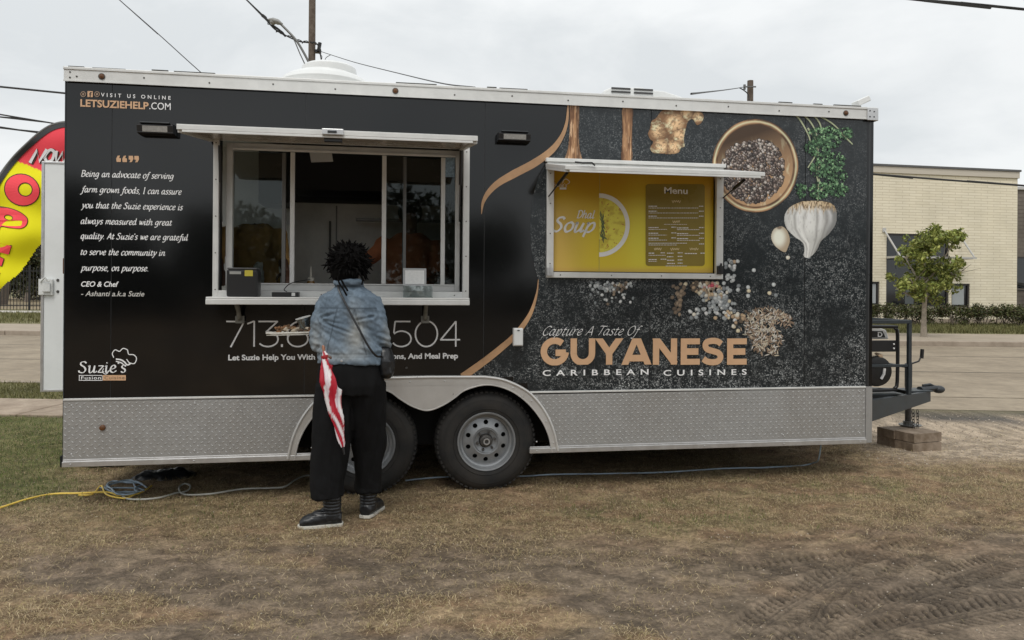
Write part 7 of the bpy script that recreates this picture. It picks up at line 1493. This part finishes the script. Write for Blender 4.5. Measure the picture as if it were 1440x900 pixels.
lim = np.interp(U, bu, bv); RED = np.array(S(206, 60, 70)) / .62; YEL = np.array(S(214, 190, 24)) / .66
cc = np.where((V < lim)[..., None] | False, RED, YEL); cc = np.where(((V > 330 + (U + 10) * .0) & (U < -22))[..., None], RED, cc)
pts = np.array([tuple(FD(a, b)) for a, b in zip(U.ravel(), V.ravel())]); idx = np.arange(U.size).reshape(U.shape); F = np.stack([idx[:-1, :-1][okf], idx[:-1, 1:][okf], idx[1:, 1:][okf], idx[1:, :-1][okf]], 1); used, inv = np.unique(F, return_inverse=True)
m_flag = mat('flag_cloth', attr='col', rough=.7, spec=.2)
npmesh('flag_cloth', pts[used], inv.reshape(F.shape), m_flag, FL, cols=np.clip(cc.reshape(-1, 3)[used], 0, .85), smooth=True)
q = B(); ribbon2([(a + 2, b + 3) for a, b in eL], lambda d: 3.1, q, lambda a, b: FD(a, b, .012)); q.build('pole_sleeve', m_plastic, FL, fixn=False)
q = B(); q.tube([FD(a, b, -.02) for a, b in eL] , .022, 8); q.build('flag_pole', m_stile, FL, smooth=True)
q = B(); base_p = G(-45, 560); q.tube([FD(-30, 300, -.02), (FD(-34, 420, -.02)), Vector((FD(-34, 420).x, FD(-34, 420).y, 0))], .022, 8); q.build('flag_mast', m_stile, FL, smooth=True)
def ell(cx, cy, rx, ry, rot, n=26):
    return [(cx + rx * math.cos(t) * math.cos(rot) - ry * math.sin(t) * math.sin(rot), cy + rx * math.cos(t) * math.sin(rot) + ry * math.sin(t) * math.cos(rot)) for t in [2 * math.pi * k / n for k in range(n)]]
m_fr = mat('flag_red', tuple(RED * .95), .7); m_fo = mat('flag_outline', (.06, .03, .02), .7); m_fy = mat('flag_yellow', tuple(np.clip(YEL, 0, .8)), .7)
def flet(loops, grow):
    q = B(); q.poly(loops, lambda a, b, t: FD(a, b, .012)); q.build('flag_letter', m_fr, FL, fixn=False)
    q = B(); q.poly(grow, lambda a, b, t: FD(a, b, .006)); q.build('letter_outline', m_fo, FL, fixn=False)
def gr(l, k):
    cx = sum(p[0] for p in l) / len(l); cy = sum(p[1] for p in l) / len(l); out = []
    for x, y in l: d = math.hypot(x - cx, y - cy) or 1; out.append((x + (x - cx) / d * k, y + (y - cy) / d * k))
    return out
o1, o2 = ell(31, 267, 24.5, 21.5, .35), ell(35.5, 266.5, 10.5, 10, .3); 
for a_, b_, of, mm_, nm in ((o1, o2, .012, m_fr, 'flag_letter'), (gr(o1, 1.3), gr(o2, -1.3), .006, m_fo, 'letter_outline')):
    q = B(); n_ = len(a_); q.add([FD(x, y, of) for x, y in a_ + b_], [(k, (k + 1) % n_, n_ + (k + 1) % n_, n_ + k) for k in range(n_)]); q.build(nm, mm_, FL, fixn=False)

pP = seglist([(-22, 288), (0, 291), (16, 294), (30, 300), (38, 308), (36, 317), (28, 321), (14, 320), (2, 318), (-2, 324), (-10, 322), (-26, 330), (-28, 310), (-22, 288)]); pi = ell(12, 306, 6.5, 4, .2, 14); flet([pP, pi], [gr(pP, 1.2), gr(pi, -1.1)])
e_ = [(-34, 336), (-8, 340), (16, 346), (12, 358), (0, 355), (-2, 361), (5, 364), (2, 374), (-8, 371), (-10, 378), (0, 383), (-4, 392), (-20, 388), (-40, 380)]; flet([e_], [gr(e_, 1.3)])
n_ = [(-44, 400), (-10, 398), (-6, 410), (-26, 420), (-12, 430), (-18, 442), (-48, 436)]; flet([n_], [gr(n_, 1.3)])
m_now = mat('flag_white', (.75, .75, .76), .7)
for ch, pts_, w_ in (('N', [(42, 229), (52, 211), (55, 227), (66, 210)], 4.6), ('O', [(66, 228), (63, 220), (70, 211), (76, 214), (73, 225), (66, 228)], 4.0), ('W', [(79, 212), (79, 229), (88, 214), (89, 230), (100, 210)], 4.8)):
    for k, (w2, m2, of) in enumerate(((w_ + 2.2, m_fo, .006), (w_, m_now, .014))):
        q = B(); ribbon2(pts_ if ch != 'O' else seglist(pts_), lambda d: w2 / 2, q, lambda a, b: FD(a + (1.2 if k == 0 else 0), b + (1.2 if k == 0 else 0), of)); q.build('now_letter' if k else 'letter_shadow', m2, FL, fixn=False)
# ================================================================== CORDS AND LITTER under the trailer
def gcord(pts, r, m, label, name='extension_cord', zs=None, k=6):
    P3 = []
    for i, (u, v) in enumerate(pts): g = G(u, v, r + (zs[i] if zs else 0)); rel = g - CAM; g.z = (zs[i] if zs else 0) + .011 + r * .9 + float(ghat(rel.dot(RT), rel.dot(FW))[0]) + .002; P3.append(g)
    q = B(); q.tube(catmull(P3, k), r, 7); o = q.build(name, m, smooth=True); tag(o, label, 'cord'); return o
m_yel = mat('yellow_cord', (.80, .56, .10), .5, var=.12, vs=5); m_bl = mat('blue_grey_cord', (.30, .38, .45), .5, var=.25, vs=6); m_gy = mat('grey_cord', (.42, .42, .38), .5, var=.2, vs=6)
gcord([(-30, 727), (0, 718), (40, 705), (75, 697), (110, 698.5), (150, 697), (168, 700), (195, 697), (213, 686)], .0065, m_yel, 'yellow extension cord running in from the left edge to the tangle')
gcord([(110, 700.5), (130, 698), (142, 688), (150, 700), (175, 704), (188, 700)], .006, m_yel, 'short doubled yellow loop beside the blue cord tangle')
_r = random.Random(31); pts = [(140, 690)]
for i in range(26): t = i * .75; pts.append((174 + 30 * math.cos(t) * _r.uniform(.5, 1.1), 689 + 9 * math.sin(t) * _r.uniform(.5, 1.15)))
gcord(pts, .0055, m_bl, 'tangled blue grey cord heaped under the trailer tail', zs=[.002 + .0025 * (i % 7) for i in range(len(pts))])
gcord([(168, 696), (178, 704), (200, 707), (225, 704), (248, 696), (258, 694), (266, 690), (267, 686), (260, 684), (253, 686), (252, 692), (258, 698), (275, 700), (300, 699), (340, 693), (380, 691), (400, 690), (415, 682), (430, 675), (450, 676)], .0062, m_gy, 'pale grey cord with a small loop running right toward the wheels')
gcord([(570, 679), (600, 677), (640, 676), (690, 676), (740, 673), (780, 672), (840, 669), (930, 666), (1020, 663), (1080, 661)], .006, m_bl, 'long blue cord lying under the trailer behind the wheels')
g1 = G(1080, 661); g2 = G(1125, 659); q = B(); e_ = P(1157, 628, .12); q.tube(catmull([g1 + Vector((-.02, 0, .022)), g2 + Vector((0, 0, .024)), g2 + Vector((.12, .01, .04)), Vector((e_.x - .03, e_.y, .15)), Vector((e_.x, e_.y, .42))], 6), .006, 7); tag(q.build('cable_riser', m_bl, smooth=True), 'blue cord end rising from the ground to the trailer floor near the front', 'cord')
g = G(226, 677); t = thing('black_bag', 'flat crumpled black plastic lying behind the cord tangle under the tail', 'plastic sheet', g); q = B(); q.loft([(g.x, g.y + .1, .0, .24, .14), (g.x, g.y + .1, .03, .22, .12), (g.x + .02, g.y + .1, .06, .12, .06)], 20); remesh(q, 'plastic_heap', m_boot, t, .012, 1, lambda v: (fbm(v[:, 0] * 14, v[:, 1] * 20, 3, 3) - .5) * .05)
g = G(113, 659, .0); t = thing('support_block', 'dark flat support block under the rear corner of the trailer', 'block', (g.x, g.y + .2, 0)); q = B(); q.box(g.x - .16, g.x + .34, g.y + .02, g.y + .3, .0, .10); q.box(g.x - .05, g.x + .2, g.y + .06, g.y + .26, .1005, .46); q.build('block_body', m_under, t, bevel=.01)

# ---- the far side of the lot behind the photographer: a tree belt that the glossy panels mirror
cl = []; rnd = random.Random(99)
for i in range(300): a_ = rnd.uniform(-42, 46); p = W(a_, rnd.uniform(-36, -26)); cl.append((p.x, p.y, rnd.uniform(.6, 5.4 + 1.0 * math.sin(a_ * .35)), rnd.uniform(1.0, 1.7)))
tag(leafcloud('tree_belt', cl, 34, .22, grn_, None, 91), 'dark tree belt across the lot, mirrored in the glossy trailer side', None, None, 'stuff')
